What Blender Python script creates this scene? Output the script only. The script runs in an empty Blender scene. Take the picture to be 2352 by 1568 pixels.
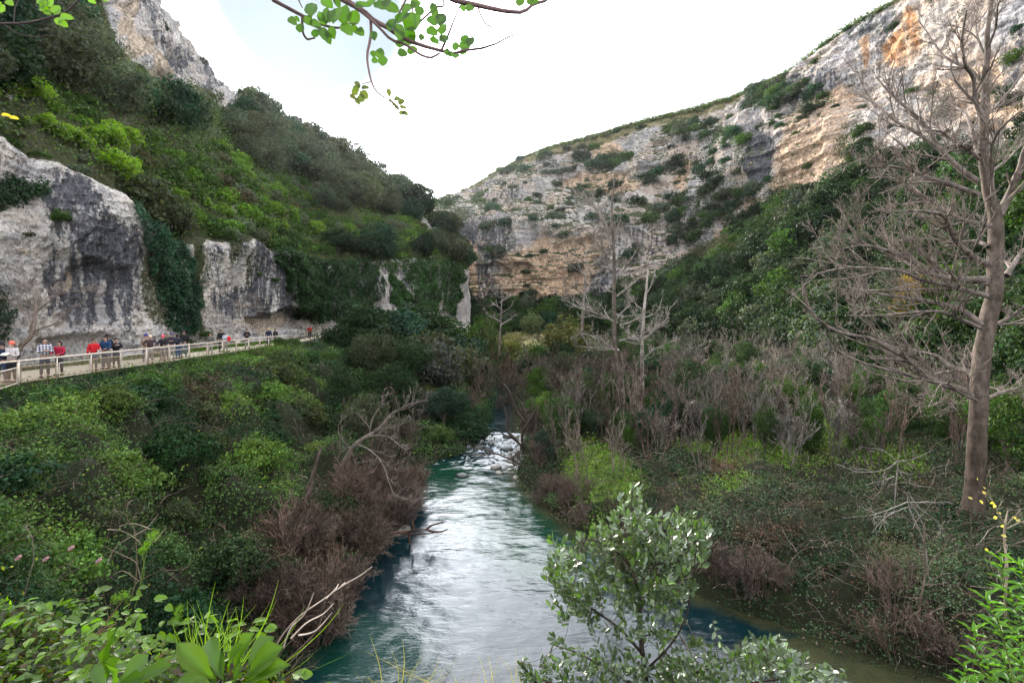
import bpy, math, random
import numpy as np
from mathutils import Vector, Matrix
random.seed(5)
SC = bpy.context.scene
COL = SC.collection
R = math.radians

# ---------------------------------------------------------------- camera, world, sun, exposure
F = 1176.0            # focal length in units of a 2352 px wide picture
HY = 731.0            # row of the horizon
cam = bpy.data.objects.new('camera', bpy.data.cameras.new('camera')); COL.objects.link(cam)
cam.data.sensor_width = 36.0; cam.data.lens = 18.0
cam.data.shift_y = -(784.0 - HY) / 2352.0
cam.data.clip_start = 0.05; cam.data.clip_end = 3000
cam.location = (0, 0, 0); cam.rotation_euler = (R(90), 0, 0)
SC.camera = cam
SUN_AZ, SUN_EL = -24.0, 21.0
sdir = Vector((math.sin(R(SUN_AZ))*math.cos(R(SUN_EL)), math.cos(R(SUN_AZ))*math.cos(R(SUN_EL)), math.sin(R(SUN_EL))))
sl = bpy.data.lights.new('sun', 'SUN'); sl.energy = 5.0; sl.angle = R(3.0); sl.color = (1.0, 0.93, 0.82)
sun = bpy.data.objects.new('sun', sl); COL.objects.link(sun)
sun.rotation_euler = sdir.to_track_quat('Z', 'Y').to_euler()
W = bpy.data.worlds.new('World'); SC.world = W; W.use_nodes = True
nt = W.node_tree; N = nt.nodes; Lk = nt.links; N.clear()
wo = N.new('ShaderNodeOutputWorld'); bg = N.new('ShaderNodeBackground'); bg.inputs[1].default_value = 0.1
sky = N.new('ShaderNodeTexSky'); sky.sky_type = 'NISHITA'; sky.sun_disc = False
sky.sun_elevation = R(SUN_EL); sky.sun_rotation = R(SUN_AZ); sky.air_density = 1.0; sky.dust_density = 1.5
tc = N.new('ShaderNodeTexCoord')
def wmath(op, a, b=None, c=None):
    m = N.new('ShaderNodeMath'); m.operation = op
    for i, v in enumerate((a, b, c)):
        if v is None: continue
        if isinstance(v, (int, float)): m.inputs[i].default_value = v
        else: Lk.new(v, m.inputs[i])
    return m.outputs[0]
def wdot(v):
    d = N.new('ShaderNodeVectorMath'); d.operation = 'DOT_PRODUCT'
    Lk.new(tc.outputs['Generated'], d.inputs[0]); d.inputs[1].default_value = Vector(v).normalized(); return d.outputs['Value']
# high thin cloud, broken by a few blue openings
mp = N.new('ShaderNodeMapping'); mp.inputs['Scale'].default_value = (1.0, 1.0, 2.2); Lk.new(tc.outputs['Generated'], mp.inputs['Vector'])
nz = N.new('ShaderNodeTexNoise'); nz.inputs['Scale'].default_value = 1.7; nz.inputs['Detail'].default_value = 7; nz.inputs['Roughness'].default_value = 0.5
Lk.new(mp.outputs[0], nz.inputs['Vector'])
def opening(px, py, width):
    d = wdot(((px-1176)/F, 1.0, (HY-py)/F))
    return wmath('MULTIPLY', wmath('EXPONENT', wmath('DIVIDE', wmath('SUBTRACT', d, 1.0), width*0.5)), 1.5)
op = wmath('ADD', opening(720, -10, 0.034), wmath('MULTIPLY', opening(1790, 120, 0.040), 0.33))
op = wmath('MULTIPLY', op, wmath('ADD', 0.1, wmath('MULTIPLY', nz.outputs['Fac'], 1.75)))
cov = wmath('SUBTRACT', wmath('ADD', nz.outputs['Fac'], 0.18), op)
mr = N.new('ShaderNodeMapRange'); mr.interpolation_type = 'SMOOTHSTEP'
Lk.new(cov, mr.inputs['Value']); mr.inputs['From Min'].default_value = -0.25; mr.inputs['From Max'].default_value = 0.50
ds = wdot(sdir)
glow = wmath('POWER', wmath('MAXIMUM', ds, 0.0), 7.0)
lum = wmath('ADD', wmath('MULTIPLY', glow, 38.0), 12.5)
nz2 = N.new('ShaderNodeTexNoise'); nz2.inputs['Scale'].default_value = 4.2; nz2.inputs['Detail'].default_value = 6; Lk.new(mp.outputs[0], nz2.inputs['Vector'])
lum = wmath('MULTIPLY', lum, wmath('ADD', 0.25, wmath('MULTIPLY', nz2.outputs['Fac'], 1.5)))
cc = N.new('ShaderNodeCombineColor'); Lk.new(wmath('MULTIPLY', lum, 0.965), cc.inputs[0]); Lk.new(lum, cc.inputs[1]); Lk.new(wmath('MULTIPLY', lum, 1.07), cc.inputs[2])
sb = N.new('ShaderNodeMix'); sb.data_type = 'RGBA'; sb.blend_type = 'ADD'; sb.inputs[0].default_value = 1.0
sb.blend_type = 'MULTIPLY'; Lk.new(sky.outputs[0], sb.inputs[6]); sb.inputs[7].default_value = (0.03, 0.03, 0.03, 1)
sc = N.new('ShaderNodeMix'); sc.data_type = 'RGBA'; sc.blend_type = 'ADD'; sc.inputs[0].default_value = 1.0; Lk.new(sb.outputs[2], sc.inputs[6]); sc.inputs[7].default_value = (2.1, 2.75, 3.2, 1)
mx = N.new('ShaderNodeMix'); mx.data_type = 'RGBA'
Lk.new(mr.outputs[0], mx.inputs[0]); Lk.new(sc.outputs[2], mx.inputs[6]); Lk.new(cc.outputs[0], mx.inputs[7])
Lk.new(mx.outputs[2], bg.inputs[0]); Lk.new(bg.outputs[0], wo.inputs[0])
SC.view_settings.view_transform = 'Standard'; SC.view_settings.look = 'None'
SC.view_settings.exposure = 1.3; SC.view_settings.gamma = 1.0; SC.view_settings.use_curve_mapping = False
try:
    SC.cycles.max_bounces = 6; SC.cycles.diffuse_bounces = 1; SC.cycles.glossy_bounces = 3; SC.cycles.transmission_bounces = 3
    SC.cycles.use_denoising = True; SC.cycles.caustics_reflective = False; SC.cycles.caustics_refractive = False
except Exception: pass

# ---------------------------------------------------------------- numeric helpers
def rngs(s): return np.random.default_rng(s)
def _h(ix, iy, iz, seed):
    h = (ix.astype(np.uint32)*np.uint32(374761393) + iy.astype(np.uint32)*np.uint32(668265263) + iz.astype(np.uint32)*np.uint32(2147483647) + np.uint32((seed*1274126177) & 0xffffffff))
    h = (h ^ (h >> np.uint32(13))) * np.uint32(1274126177)
    h = h ^ (h >> np.uint32(16))
    return (h & np.uint32(0xffffff)).astype(np.float64) / 8388607.5 - 1.0
def vnoise(P, seed=0):
    P = np.asarray(P, float); i = np.floor(P).astype(np.int64); f = P - i; f = f*f*f*(f*(f*6-15)+10)
    i = i.astype(np.int64) & 0xffffffff
    x0, y0, z0 = i[..., 0], i[..., 1], i[..., 2]
    r = 0
    for dx in (0, 1):
        wx = f[..., 0] if dx else 1-f[..., 0]
        for dy in (0, 1):
            wy = f[..., 1] if dy else 1-f[..., 1]
            for dz in (0, 1):
                wz = f[..., 2] if dz else 1-f[..., 2]
                r = r + wx*wy*wz*_h(x0+dx, y0+dy, z0+dz, seed)
    return r
def fbm(P, octs=4, seed=0, lac=2.03, gain=0.5):
    P = np.asarray(P, float); a = 1.0; s = 0; t = 0
    for o in range(octs):
        s = s + a*vnoise(P, seed+o*17); t += a; P = P*lac + 13.7; a *= gain
    return s/t
def ridged(P, octs=4, seed=0):
    P = np.asarray(P, float); a = 1.0; s = 0; t = 0
    for o in range(octs):
        s = s + a*(1-2*np.abs(vnoise(P, seed+o*31))); t += a; P = P*2.1 + 5.1; a *= 0.5
    return s/t
def proj(V):
    V = np.asarray(V); y = np.maximum(V[..., 1], 0.01)
    return 1176 + F*V[..., 0]/y, HY - F*V[..., 2]/y
def PX(px, py, Y): return np.array(((px-1176)/F*Y, Y, (HY-py)/F*Y))
def ell(px, py, L):
    """soft sum of ellipses (cx, cy, rx, ry, strength) in picture space: how things are laid over a surface"""
    m = np.zeros(np.shape(px)); q_ = np.stack([px/38.0, py/38.0, 0*px], -1)
    if q_.size > 3: px = px + 20*fbm(q_, 3, 911); py = py + 20*fbm(q_+50, 3, 912)
    for cx, cy, rx, ry, s in L:
        d = ((px-cx)/rx)**2 + ((py-cy)/ry)**2
        m = np.maximum(m, s*np.clip(1.6-d, 0, 1)) if s > 0 else m + s*np.clip(1.6-d, 0, 1)
    return np.clip(m, 0, 1)
def inpoly(px, py, poly):
    px = np.asarray(px); c = np.zeros(px.shape, bool); n = len(poly)
    for i in range(n):
        x0, y0 = poly[i]; x1, y1 = poly[(i+1) % n]
        if y0 == y1: continue
        t = ((y0 > py) != (y1 > py)) & (px < (x1-x0)*(py-y0)/(y1-y0) + x0)
        c ^= t
    return c
def catmull(P, n):
    P = np.asarray(P, float); k = len(P); t = np.linspace(0, k-1, n); i = np.clip(t.astype(int), 0, k-2); f = (t-i)[:, None]
    p0 = P[np.clip(i-1, 0, k-1)]; p1 = P[i]; p2 = P[i+1]; p3 = P[np.clip(i+2, 0, k-1)]
    return 0.5*((2*p1) + (-p0+p2)*f + (2*p0-5*p1+4*p2-p3)*f*f + (-p0+3*p1-3*p2+p3)*f**3)
def unit(v): return v/np.maximum(np.linalg.norm(v, axis=-1, keepdims=True), 1e-9)

# ---------------------------------------------------------------- mesh helpers
def mesh_quads(name, V, Q, mat=None, col=None, smooth=False, attrs=None, uv=None):
    V = np.asarray(V, np.float32).reshape(-1, 3); Q = np.asarray(Q, np.int32); k = Q.shape[1]
    me = bpy.data.meshes.new(name)
    me.vertices.add(len(V)); me.vertices.foreach_set('co', V.ravel())
    me.loops.add(Q.size); me.loops.foreach_set('vertex_index', Q.ravel())
    me.polygons.add(len(Q)); me.polygons.foreach_set('loop_start', np.arange(0, Q.size, k, dtype=np.int32))
    if smooth: me.polygons.foreach_set('use_smooth', np.ones(len(Q), bool))
    me.update(calc_edges=True)
    if col is not None:
        a = me.color_attributes.new('Col', 'FLOAT_COLOR', 'POINT')
        c = np.ones((len(V), 4), np.float32); c[:, :3] = col; a.data.foreach_set('color', c.ravel())
    for k2, v in (attrs or {}).items():
        a = me.attributes.new(k2, 'FLOAT', 'POINT'); a.data.foreach_set('value', np.asarray(v, np.float32).ravel())
    if mat is not None: me.materials.append(mat)
    return me
def add(name, me, parent=None, label=None, cat=None, group=None, kind=None, loc=None, color=None):
    o = bpy.data.objects.new(name, me); COL.objects.link(o)
    if parent is not None: o.parent = parent
    if loc is not None: o.location = tuple(loc)
    if color is not None: o.color = (color[0], color[1], color[2], 1)
    if label: o['label'] = label
    if cat: o['category'] = cat
    if group: o['group'] = group
    if kind: o['kind'] = kind
    return o
def grid_quads(nu, nv):
    i = np.arange((nu-1)*(nv-1)); a = (i//(nv-1))*nv + i % (nv-1)
    return np.stack([a, a+nv, a+nv+1, a+1], 1)
def grid_normals(G):
    du = np.gradient(G, axis=0); dv = np.gradient(G, axis=1); return unit(np.cross(du, dv))

class Acc:
    """collects quads for one mesh"""
    def __init__(s): s.V = []; s.Q = []; s.C = []; s.n = 0
    def add(s, V, Q, C=None):
        V = np.asarray(V, float).reshape(-1, 3)
        s.V.append(V); s.Q.append(np.asarray(Q)+s.n); s.n += len(V)
        s.C.append(np.ones((len(V), 3)) if C is None else np.broadcast_to(np.asarray(C, float), (len(V), 3)))
    def mesh(s, name, mat, smooth=False, base=None):
        V = np.concatenate(s.V); 
        if base is not None: V = V - np.asarray(base)
        return mesh_quads(name, V, np.concatenate(s.Q), mat, np.concatenate(s.C), smooth)
def tubes(P, Rd, sides=4, close=False):
    """P (B,k,3), Rd (B,k) -> verts, quads"""
    P = np.asarray(P, float); B, k, _ = P.shape; Rd = np.broadcast_to(np.asarray(Rd, float), (B, k))
    T = unit(np.gradient(P, axis=1)); t0 = unit(P[:, -1]-P[:, 0])
    ref = np.where(np.abs(t0[:, 2:3]) < 0.8, np.array([[0, 0, 1.0]]), np.array([[1.0, 0, 0]]))[:, None, :]
    U = unit(np.cross(T, np.broadcast_to(ref, T.shape))); Vv = np.cross(T, U)
    a = np.arange(sides)*2*math.pi/sides
    V = P[:, :, None] + Rd[:, :, None, None]*(U[:, :, None]*np.cos(a)[None, None, :, None] + Vv[:, :, None]*np.sin(a)[None, None, :, None])
    b = np.arange(B)[:, None, None]*k*sides; i = np.arange(k-1)[None, :, None]*sides; j = np.arange(sides)[None, None, :]; j2 = (j+1) % sides
    Q = np.stack([b+i+j, b+i+j2, b+i+sides+j2, b+i+sides+j], -1).reshape(-1, 4)
    if close and sides == 4:
        e = (np.arange(B)*k*sides)[:, None]; Q = np.concatenate([Q, np.concatenate([e+3, e+2, e+1, e], 1), np.concatenate([e+(k-1)*4, e+(k-1)*4+1, e+(k-1)*4+2, e+(k-1)*4+3], 1)])
    return V.reshape(-1, 3), Q
def box(c, s, rot=0.0):
    c = np.asarray(c, float); s = np.asarray(s, float)/2
    V = np.array([(x, y, z) for x in (-1, 1) for y in (-1, 1) for z in (-1, 1)], float)*s
    if rot: ca, sa = math.cos(rot), math.sin(rot); V = np.stack([V[:, 0]*ca-V[:, 1]*sa, V[:, 0]*sa+V[:, 1]*ca, V[:, 2]], 1)
    return V + c, np.array([(0, 1, 3, 2), (4, 6, 7, 5), (0, 4, 5, 1), (2, 3, 7, 6), (0, 2, 6, 4), (1, 5, 7, 3)])
def leaf_quads(P, Nn, size, aspect, g, fold=0.12, tdir=None):
    n = len(P); r = g.normal(size=(n, 3)) if tdir is None else tdir + 0.0
    T = unit(r - (r*Nn).sum(1, keepdims=True)*Nn); Bn = np.cross(Nn, T); s = np.broadcast_to(size, (n,))[:, None]
    V = np.stack([P - T*s*0.5, P + Bn*s*aspect*0.5 + Nn*s*fold, P + T*s*0.5, P - Bn*s*aspect*0.5 + Nn*s*fold], 1)
    return V.reshape(-1, 3), np.arange(n*4).reshape(-1, 4)
def spawn(P, Rd, n, g, tmin=0.2, tmax=1.0, ratio=0.5, ang=50, k=5, jit=0.15, up=0.1, rr=0.55, curve=0.0, tip=0.3):
    """children of every branch in the batch"""
    B, K, _ = P.shape; M = B*n
    L = np.linalg.norm(np.diff(P, axis=1), axis=2).sum(1)
    par = np.repeat(np.arange(B), n); t = g.uniform(tmin, tmax, M); x = t*(K-1); i = np.clip(x.astype(int), 0, K-2); f = (x-i)[:, None]
    base = P[par, i]*(1-f) + P[par, i+1]*f; rb = Rd[par, i]*(1-f[:, 0]) + Rd[par, i+1]*f[:, 0]
    T = unit(P[par, i+1]-P[par, i]); r = g.normal(size=(M, 3)); pr = unit(r - (r*T).sum(1, keepdims=True)*T)
    a = np.radians(ang*g.uniform(0.6, 1.3, M))[:, None]
    d = unit(T*np.cos(a) + pr*np.sin(a) + np.array([0, 0, up]))
    ln = L[par]*ratio*(1.15-0.65*t)*g.uniform(0.55, 1.25, M)
    out = [base]; cur = base; st = (ln/(k-1))[:, None]
    for s in range(k-1):
        cur = cur + d*st; out.append(cur)
        d = unit(d + g.normal(size=(M, 3))*jit + np.array([0, 0, curve]))
    r0 = rb*rr*g.uniform(0.7, 1.1, M)
    rad = r0[:, None]*np.linspace(1, tip, k)[None]
    return np.stack(out, 1), rad

# ---------------------------------------------------------------- materials
def new_mat(name):
    m = bpy.data.materials.new(name); m.use_nodes = True; return m, m.node_tree.nodes, m.node_tree.links, m.node_tree.nodes['Principled BSDF']
def mixc(n, l, f, a, b, blend='MIX'):
    m = n.new('ShaderNodeMix'); m.data_type = 'RGBA'; m.blend_type = blend
    for sock, v in ((m.inputs[0], f), (m.inputs[6], a), (m.inputs[7], b)):
        if isinstance(v, (int, float)): sock.default_value = v
        elif isinstance(v, tuple): sock.default_value = v if len(v) == 4 else v+(1,)
        else: l.new(v, sock)
    return m.outputs[2]
def noise(n, l, scale, detail=5, rough=0.55, vec=None, map_scale=None, dist=0.0, loc=None):
    t = n.new('ShaderNodeTexNoise'); t.inputs['Scale'].default_value = scale; t.inputs['Detail'].default_value = detail
    t.inputs['Roughness'].default_value = rough; t.inputs['Distortion'].default_value = dist
    c = n.new('ShaderNodeTexCoord')
    src = c.outputs['Object'] if vec is None else vec
    if map_scale is not None:
        mp = n.new('ShaderNodeMapping'); mp.inputs['Scale'].default_value = map_scale
        if loc: mp.inputs['Location'].default_value = loc
        l.new(src, mp.inputs['Vector']); src = mp.outputs[0]
    l.new(src, t.inputs['Vector']); return t.outputs['Fac']
def ramp(n, l, fac, a, b, smooth=True):
    m = n.new('ShaderNodeMapRange'); m.interpolation_type = 'SMOOTHSTEP' if smooth else 'LINEAR'
    l.new(fac, m.inputs['Value']); m.inputs['From Min'].default_value = a; m.inputs['From Max'].default_value = b; return m.outputs[0]
def mth(n, l, op, a, b=None):
    m = n.new('ShaderNodeMath'); m.operation = op
    for i, v in enumerate((a, b)):
        if v is None: continue
        if isinstance(v, (int, float)): m.inputs[i].default_value = v
        else: l.new(v, m.inputs[i])
    return m.outputs[0]
def attr(n, name):
    a = n.new('ShaderNodeAttribute'); a.attribute_name = name; return a
def bump(n, l, h, strength, dist, bs, prev=None):
    b = n.new('ShaderNodeBump'); b.inputs['Strength'].default_value = strength; b.inputs['Distance'].default_value = dist
    l.new(h, b.inputs['Height'])
    if prev is not None: l.new(prev, b.inputs['Normal'])
    if bs is not None: l.new(b.outputs[0], bs.inputs['Normal'])
    return b.outputs[0]
def leaf_material(name, rough=0.5, spec=0.5, trans=0.3, tcol=(1.3, 1.5, 0.5)):
    m, n, l, bs = new_mat(name)
    oi = n.new('ShaderNodeObjectInfo'); c = mixc(n, l, 1.0, oi.outputs['Color'], attr(n, 'Col').outputs['Color'], 'MULTIPLY')
    l.new(c, bs.inputs['Base Color']); bs.inputs['Roughness'].default_value = rough; bs.inputs['Specular IOR Level'].default_value = spec
    tr = n.new('ShaderNodeBsdfTranslucent'); l.new(mixc(n, l, 1.0, c, tcol, 'MULTIPLY'), tr.inputs['Color'])
    ms = n.new('ShaderNodeMixShader'); ms.inputs[0].default_value = trans
    l.new(bs.outputs[0], ms.inputs[1]); l.new(tr.outputs[0], ms.inputs[2]); l.new(ms.outputs[0], n['Material Output'].inputs['Surface'])
    return m
M_leaf = leaf_material('foliage', rough=0.58, spec=0.09, trans=0.24)
M_gloss = leaf_material('glossy_foliage', rough=0.28, spec=0.9, trans=0.3)
M_thin = leaf_material('thin_leaf', rough=0.45, spec=0.4, trans=0.5, tcol=(1.7, 1.9, 0.3))
M_dry = leaf_material('dry_foliage', rough=0.8, spec=0.2, trans=0.15, tcol=(1.2, 1.0, 0.8))
def bark_material(name, scale=6.0, bmp=0.6):
    m, n, l, bs = new_mat(name)
    oi = n.new('ShaderNodeObjectInfo'); f = noise(n, l, scale, 6, 0.65, map_scale=(1, 1, 0.35))
    f2 = noise(n, l, scale*0.25, 4, 0.6)
    c = mixc(n, l, ramp(n, l, f, 0.3, 0.7), (0.45, 0.42, 0.40), (1.25, 1.2, 1.15))
    rg = noise(n, l, 2.6, 5, 0.7, map_scale=(0.35, 0.35, 2.2)); c = mixc(n, l, mth(n, l, 'MULTIPLY', ramp(n, l, rg, 0.56, 0.66), 0.6), c, (0.30, 0.27, 0.25))
    c = mixc(n, l, ramp(n, l, f2, 0.45, 0.62), c, mixc(n, l, 1.0, c, (0.6, 0.62, 0.55), 'MULTIPLY'))
    c = mixc(n, l, 1.0, c, oi.outputs['Color'], 'MULTIPLY'); c = mixc(n, l, 1.0, c, attr(n, 'Col').outputs['Color'], 'MULTIPLY')
    l.new(c, bs.inputs['Base Color']); bs.inputs['Roughness'].default_value = 0.85; bs.inputs['Specular IOR Level'].default_value = 0.25
    bump(n, l, f, bmp, 0.02, bs); return m
M_bark = bark_material('bark')
def plain(name, color, rough=0.7, metal=0.0, var=0.15, scale=8.0, spec=0.4):
    m, n, l, bs = new_mat(name); f = noise(n, l, scale, 5, 0.6)
    a = tuple(c*(1-var) for c in color); b = tuple(min(1, c*(1+var)) for c in color)
    l.new(mixc(n, l, f, a, b), bs.inputs['Base Color']); bs.inputs['Roughness'].default_value = rough; bs.inputs['Metallic'].default_value = metal
    bs.inputs['Specular IOR Level'].default_value = spec
    return m
def rock_material(name, light=(0.70, 0.655, 0.61), grey=(0.42, 0.405, 0.41), dark=(0.055, 0.06, 0.075), ochre=(0.50, 0.28, 0.13), cream=(0.58, 0.47, 0.36), k=1.0, warm=0.35):
    m, n, l, bs = new_mat(name)
    at = {x: attr(n, x).outputs['Fac'] for x in ('dark', 'ochre', 'soil', 'orange')}
    streak = noise(n, l, 0.55*k, 6, 0.62, map_scale=(1, 1, 0.10))
    streak2 = noise(n, l, 2.2*k, 5, 0.65, map_scale=(1, 1, 0.12), loc=(7, 3, 1))
    blot = noise(n, l, 0.22*k, 6, 0.6, loc=None)
    fine = noise(n, l, 2.6*k, 8, 0.72); pit = noise(n, l, 6.5*k, 6, 0.7)
    strata = noise(n, l, 0.9*k, 5, 0.6, map_scale=(0.12, 0.12, 1.0))
    c = mixc(n, l, ramp(n, l, blot, 0.38, 0.62), light, grey)
    c = mixc(n, l, mth(n, l, 'MULTIPLY', ramp(n, l, mth(n, l, 'ADD', mth(n, l, 'MULTIPLY', strata, 0.5), mth(n, l, 'MULTIPLY', noise(n, l, 0.12*k, 4, 0.6, loc=(9, 2, 5), map_scale=(1, 1, .6)), 0.5)), 0.44, 0.60), warm), c, cream)
    # black weathering streaks
    dk = mth(n, l, 'ADD', mth(n, l, 'MULTIPLY', at['dark'], 0.42), mth(n, l, 'MULTIPLY', streak, 0.62))
    dk = mth(n, l, 'ADD', dk, mth(n, l, 'MULTIPLY', mth(n, l, 'SUBTRACT', streak2, 0.5), 0.85))
    dk = mth(n, l, 'ADD', dk, mth(n, l, 'MULTIPLY', mth(n, l, 'SUBTRACT', fine, 0.5), 0.55))
    dmask = mth(n, l, 'MULTIPLY', ramp(n, l, dk, 0.44, 0.60), 0.95)
    c = mixc(n, l, mth(n, l, 'MULTIPLY', dmask, ramp(n, l, mth(n, l, 'ADD', at['dark'], mth(n, l, 'MULTIPLY', streak2, 0.3)), 0.0, 0.55)), c, mixc(n, l, ramp(n, l, noise(n, l, 1.6*k, 8, 0.75, map_scale=(1, 1, .5)), 0.42, 0.68), dark, (0.19, 0.195, 0.215)))
    # ochre faces
    oc = mth(n, l, 'ADD', at['ochre'], mth(n, l, 'MULTIPLY', mth(n, l, 'SUBTRACT', fine, 0.5), 0.9))
    oc = mth(n, l, 'ADD', oc, mth(n, l, 'MULTIPLY', mth(n, l, 'SUBTRACT', strata, 0.5), 0.8))
    c = mixc(n, l, ramp(n, l, oc, 0.22, 0.72), c, mixc(n, l, ramp(n, l, mth(n, l, 'ADD', fine, mth(n, l, 'MULTIPLY', at['orange'], 0.35)), 0.60, 0.95), cream, ochre))
    c = mixc(n, l, 0.85, c, mixc(n, l, ramp(n, l, noise(n, l, 4.2*k, 9, 0.8), 0.34, 0.66), (0.48, 0.48, 0.50), (1.48, 1.46, 1.42)), 'MULTIPLY')
    # pits, and the crack lines further down, are coloured darker
    c = mixc(n, l, mth(n, l, 'MULTIPLY', ramp(n, l, pit, 0.62, 0.72), 0.45), c, (0.10, 0.09, 0.08))
    # soil and moss on ledges
    sm = ramp(n, l, mth(n, l, 'ADD', at['soil'], mth(n, l, 'MULTIPLY', mth(n, l, 'SUBTRACT', fine, 0.5), 0.9)), 0.42, 0.62)
    c = mixc(n, l, sm, c, mixc(n, l, fine, (0.035, 0.055, 0.018), (0.10, 0.09, 0.045)))
    co_ = n.new('ShaderNodeTexCoord'); mp_ = n.new('ShaderNodeMapping'); mp_.inputs['Scale'].default_value = (1, 1, 0.55); l.new(co_.outputs['Object'], mp_.inputs['Vector'])
    wn_ = n.new('ShaderNodeTexNoise'); wn_.inputs['Scale'].default_value = 0.8*k; wn_.inputs['Detail'].default_value = 4; l.new(mp_.outputs[0], wn_.inputs['Vector'])
    wv = n.new('ShaderNodeVectorMath'); wv.operation = 'MULTIPLY_ADD'; l.new(wn_.outputs['Color'], wv.inputs[0]); wv.inputs[1].default_value = (2.2/k,)*3; l.new(mp_.outputs[0], wv.inputs[2])
    vs = []
    for sc_ in (0.55, 1.9):
        vo = n.new('ShaderNodeTexVoronoi'); vo.feature = 'F1'; vo.inputs['Scale'].default_value = sc_*k; l.new(wv.outputs[0], vo.inputs['Vector']); vs.append(vo.outputs['Distance'])
        ve = n.new('ShaderNodeTexVoronoi'); ve.feature = 'DISTANCE_TO_EDGE'; ve.inputs['Scale'].default_value = sc_*k; l.new(wv.outputs[0], ve.inputs['Vector'])
        ck = mth(n, l, 'MULTIPLY', mth(n, l, 'SUBTRACT', 1.0, ramp(n, l, ve.outputs['Distance'], 0.0, 0.045)), ramp(n, l, fine, 0.42, 0.58)); c = mixc(n, l, mth(n, l, 'MULTIPLY', ck, 0.55), c, (0.035, 0.032, 0.03))
    l.new(c, bs.inputs['Base Color']); bs.inputs['Roughness'].default_value = 0.92; bs.inputs['Specular IOR Level'].default_value = 0.2
    b0 = bump(n, l, vs[0], 1.0, 0.9/k, None); b0 = bump(n, l, vs[1], 1.0, 0.30/k, None, b0)
    b1 = bump(n, l, fine, 1.0, 0.45/k, None, b0); b2 = bump(n, l, pit, 0.9, 0.10/k, None, b1); bump(n, l, streak2, 0.5, 0.2/k, bs, b2)
    return m
# ---------------------------------------------------------------- the lie of the land (metres; the eye is at 0,0,0)
def ip(Y, a): a = np.array(a, float); return np.interp(Y, a[:, 0], a[:, 1])
def XL(Y): return ip(Y, [(-8, 40), (0, 8), (2, 4.5), (3, 3.2), (5, 0), (8, -3.6), (10, -4.9), (14, -5.9), (18, -6.2), (23, -5.7), (28, -5.4), (33, -6.0), (35.5, -5.3), (37.5, -3.2), (46, -2.6), (60, -2.4), (80, -3.2), (120, -5), (160, -12), (260, -60)])
def XR(Y): return ip(Y, [(-8, 90), (0, 70), (5, 40), (10, 20), (14, 12.4), (17.8, 7.6), (21, 4.9), (24.5, 3.1), (29, 1.4), (33, 0.5), (40, 0.9), (46, 1.0), (60, 0.9), (80, 0.0), (120, -1.6), (160, -8), (260, -54)])
def XP(Y): return ip(Y, [(-8, 4), (0, 1.0), (1.2, 0.4), (2.4, -1.1), (3.1, -3.2), (4.2, -6.2), (10, -12.5), (21.3, -21.3), (30, -22.2), (42, -23.4), (55.8, -24.7), (66, -26.4), (80, -30.0), (90, -27), (105, -19), (118, -11.5), (124, -9), (160, -20), (260, -70)])
def XC(Y): return ip(Y, [(-8, -22), (10, -24), (27, -27), (36, -26.8), (46, -27.8), (62, -28.3), (85, -32), (95, -27), (118, -13.2), (124, -11), (160, -22), (260, -72)])
def ZP(Y): return ip(Y, [(-8, -1.75), (3, -1.8), (10, -2.5), (18, -2.8), (90, -2.8), (118, -4.5), (160, -6), (260, -6)])
def WL(Y): return ip(Y, [(-8, -10), (34, -10), (36.5, -9.85), (39.5, -9.45), (41, -9.25), (44, -9.25), (60, -9.1), (64, -8.9), (260, -6.8)])
def XT(Y): return ip(Y, [(-8, 30), (25, 31), (40, 32), (60, 32.5), (80, 31), (100, 27), (120, 21), (135, 11), (145, 0), (150, -14), (160, -26), (260, -70)])
MOUNDS = [(350, 890, 90, 0.9), (150, 960, 110, 0.9), (480, 870, 80, 0.9), (560, 940, 90, 1.0), (640, 860, 70, 0.9), (420, 1010, 100, 0.9), (640, 1010, 90, 1.3), (250, 1080, 110, 0.9), (560, 1130, 90, 1.0), (100, 1130, 110, 0.8)]
def mound(X, Y):
    P = np.stack([X, Y, X*0+3.3], -1)
    s = np.clip((XL(Y)-X)/3.5, 0, 1)*np.clip((X-XP(Y)-0.9)/3.2, 0, 1)*np.clip((Y-4.5)/2.5, 0, 1)
    b = 1-np.abs(fbm(P/3.6, 2, 71))*3.2; m = 2.1*np.sqrt(np.clip(b, 0, 1)) + 1.0*np.sqrt(np.clip(1-np.abs(vnoise(P/1.7, 5))*2.2, 0, 1)) + 0.2*fbm(P/0.6, 2, 9) - 0.8
    return s*m*np.clip(1.15-Y/120, 0.2, 1)
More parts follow.
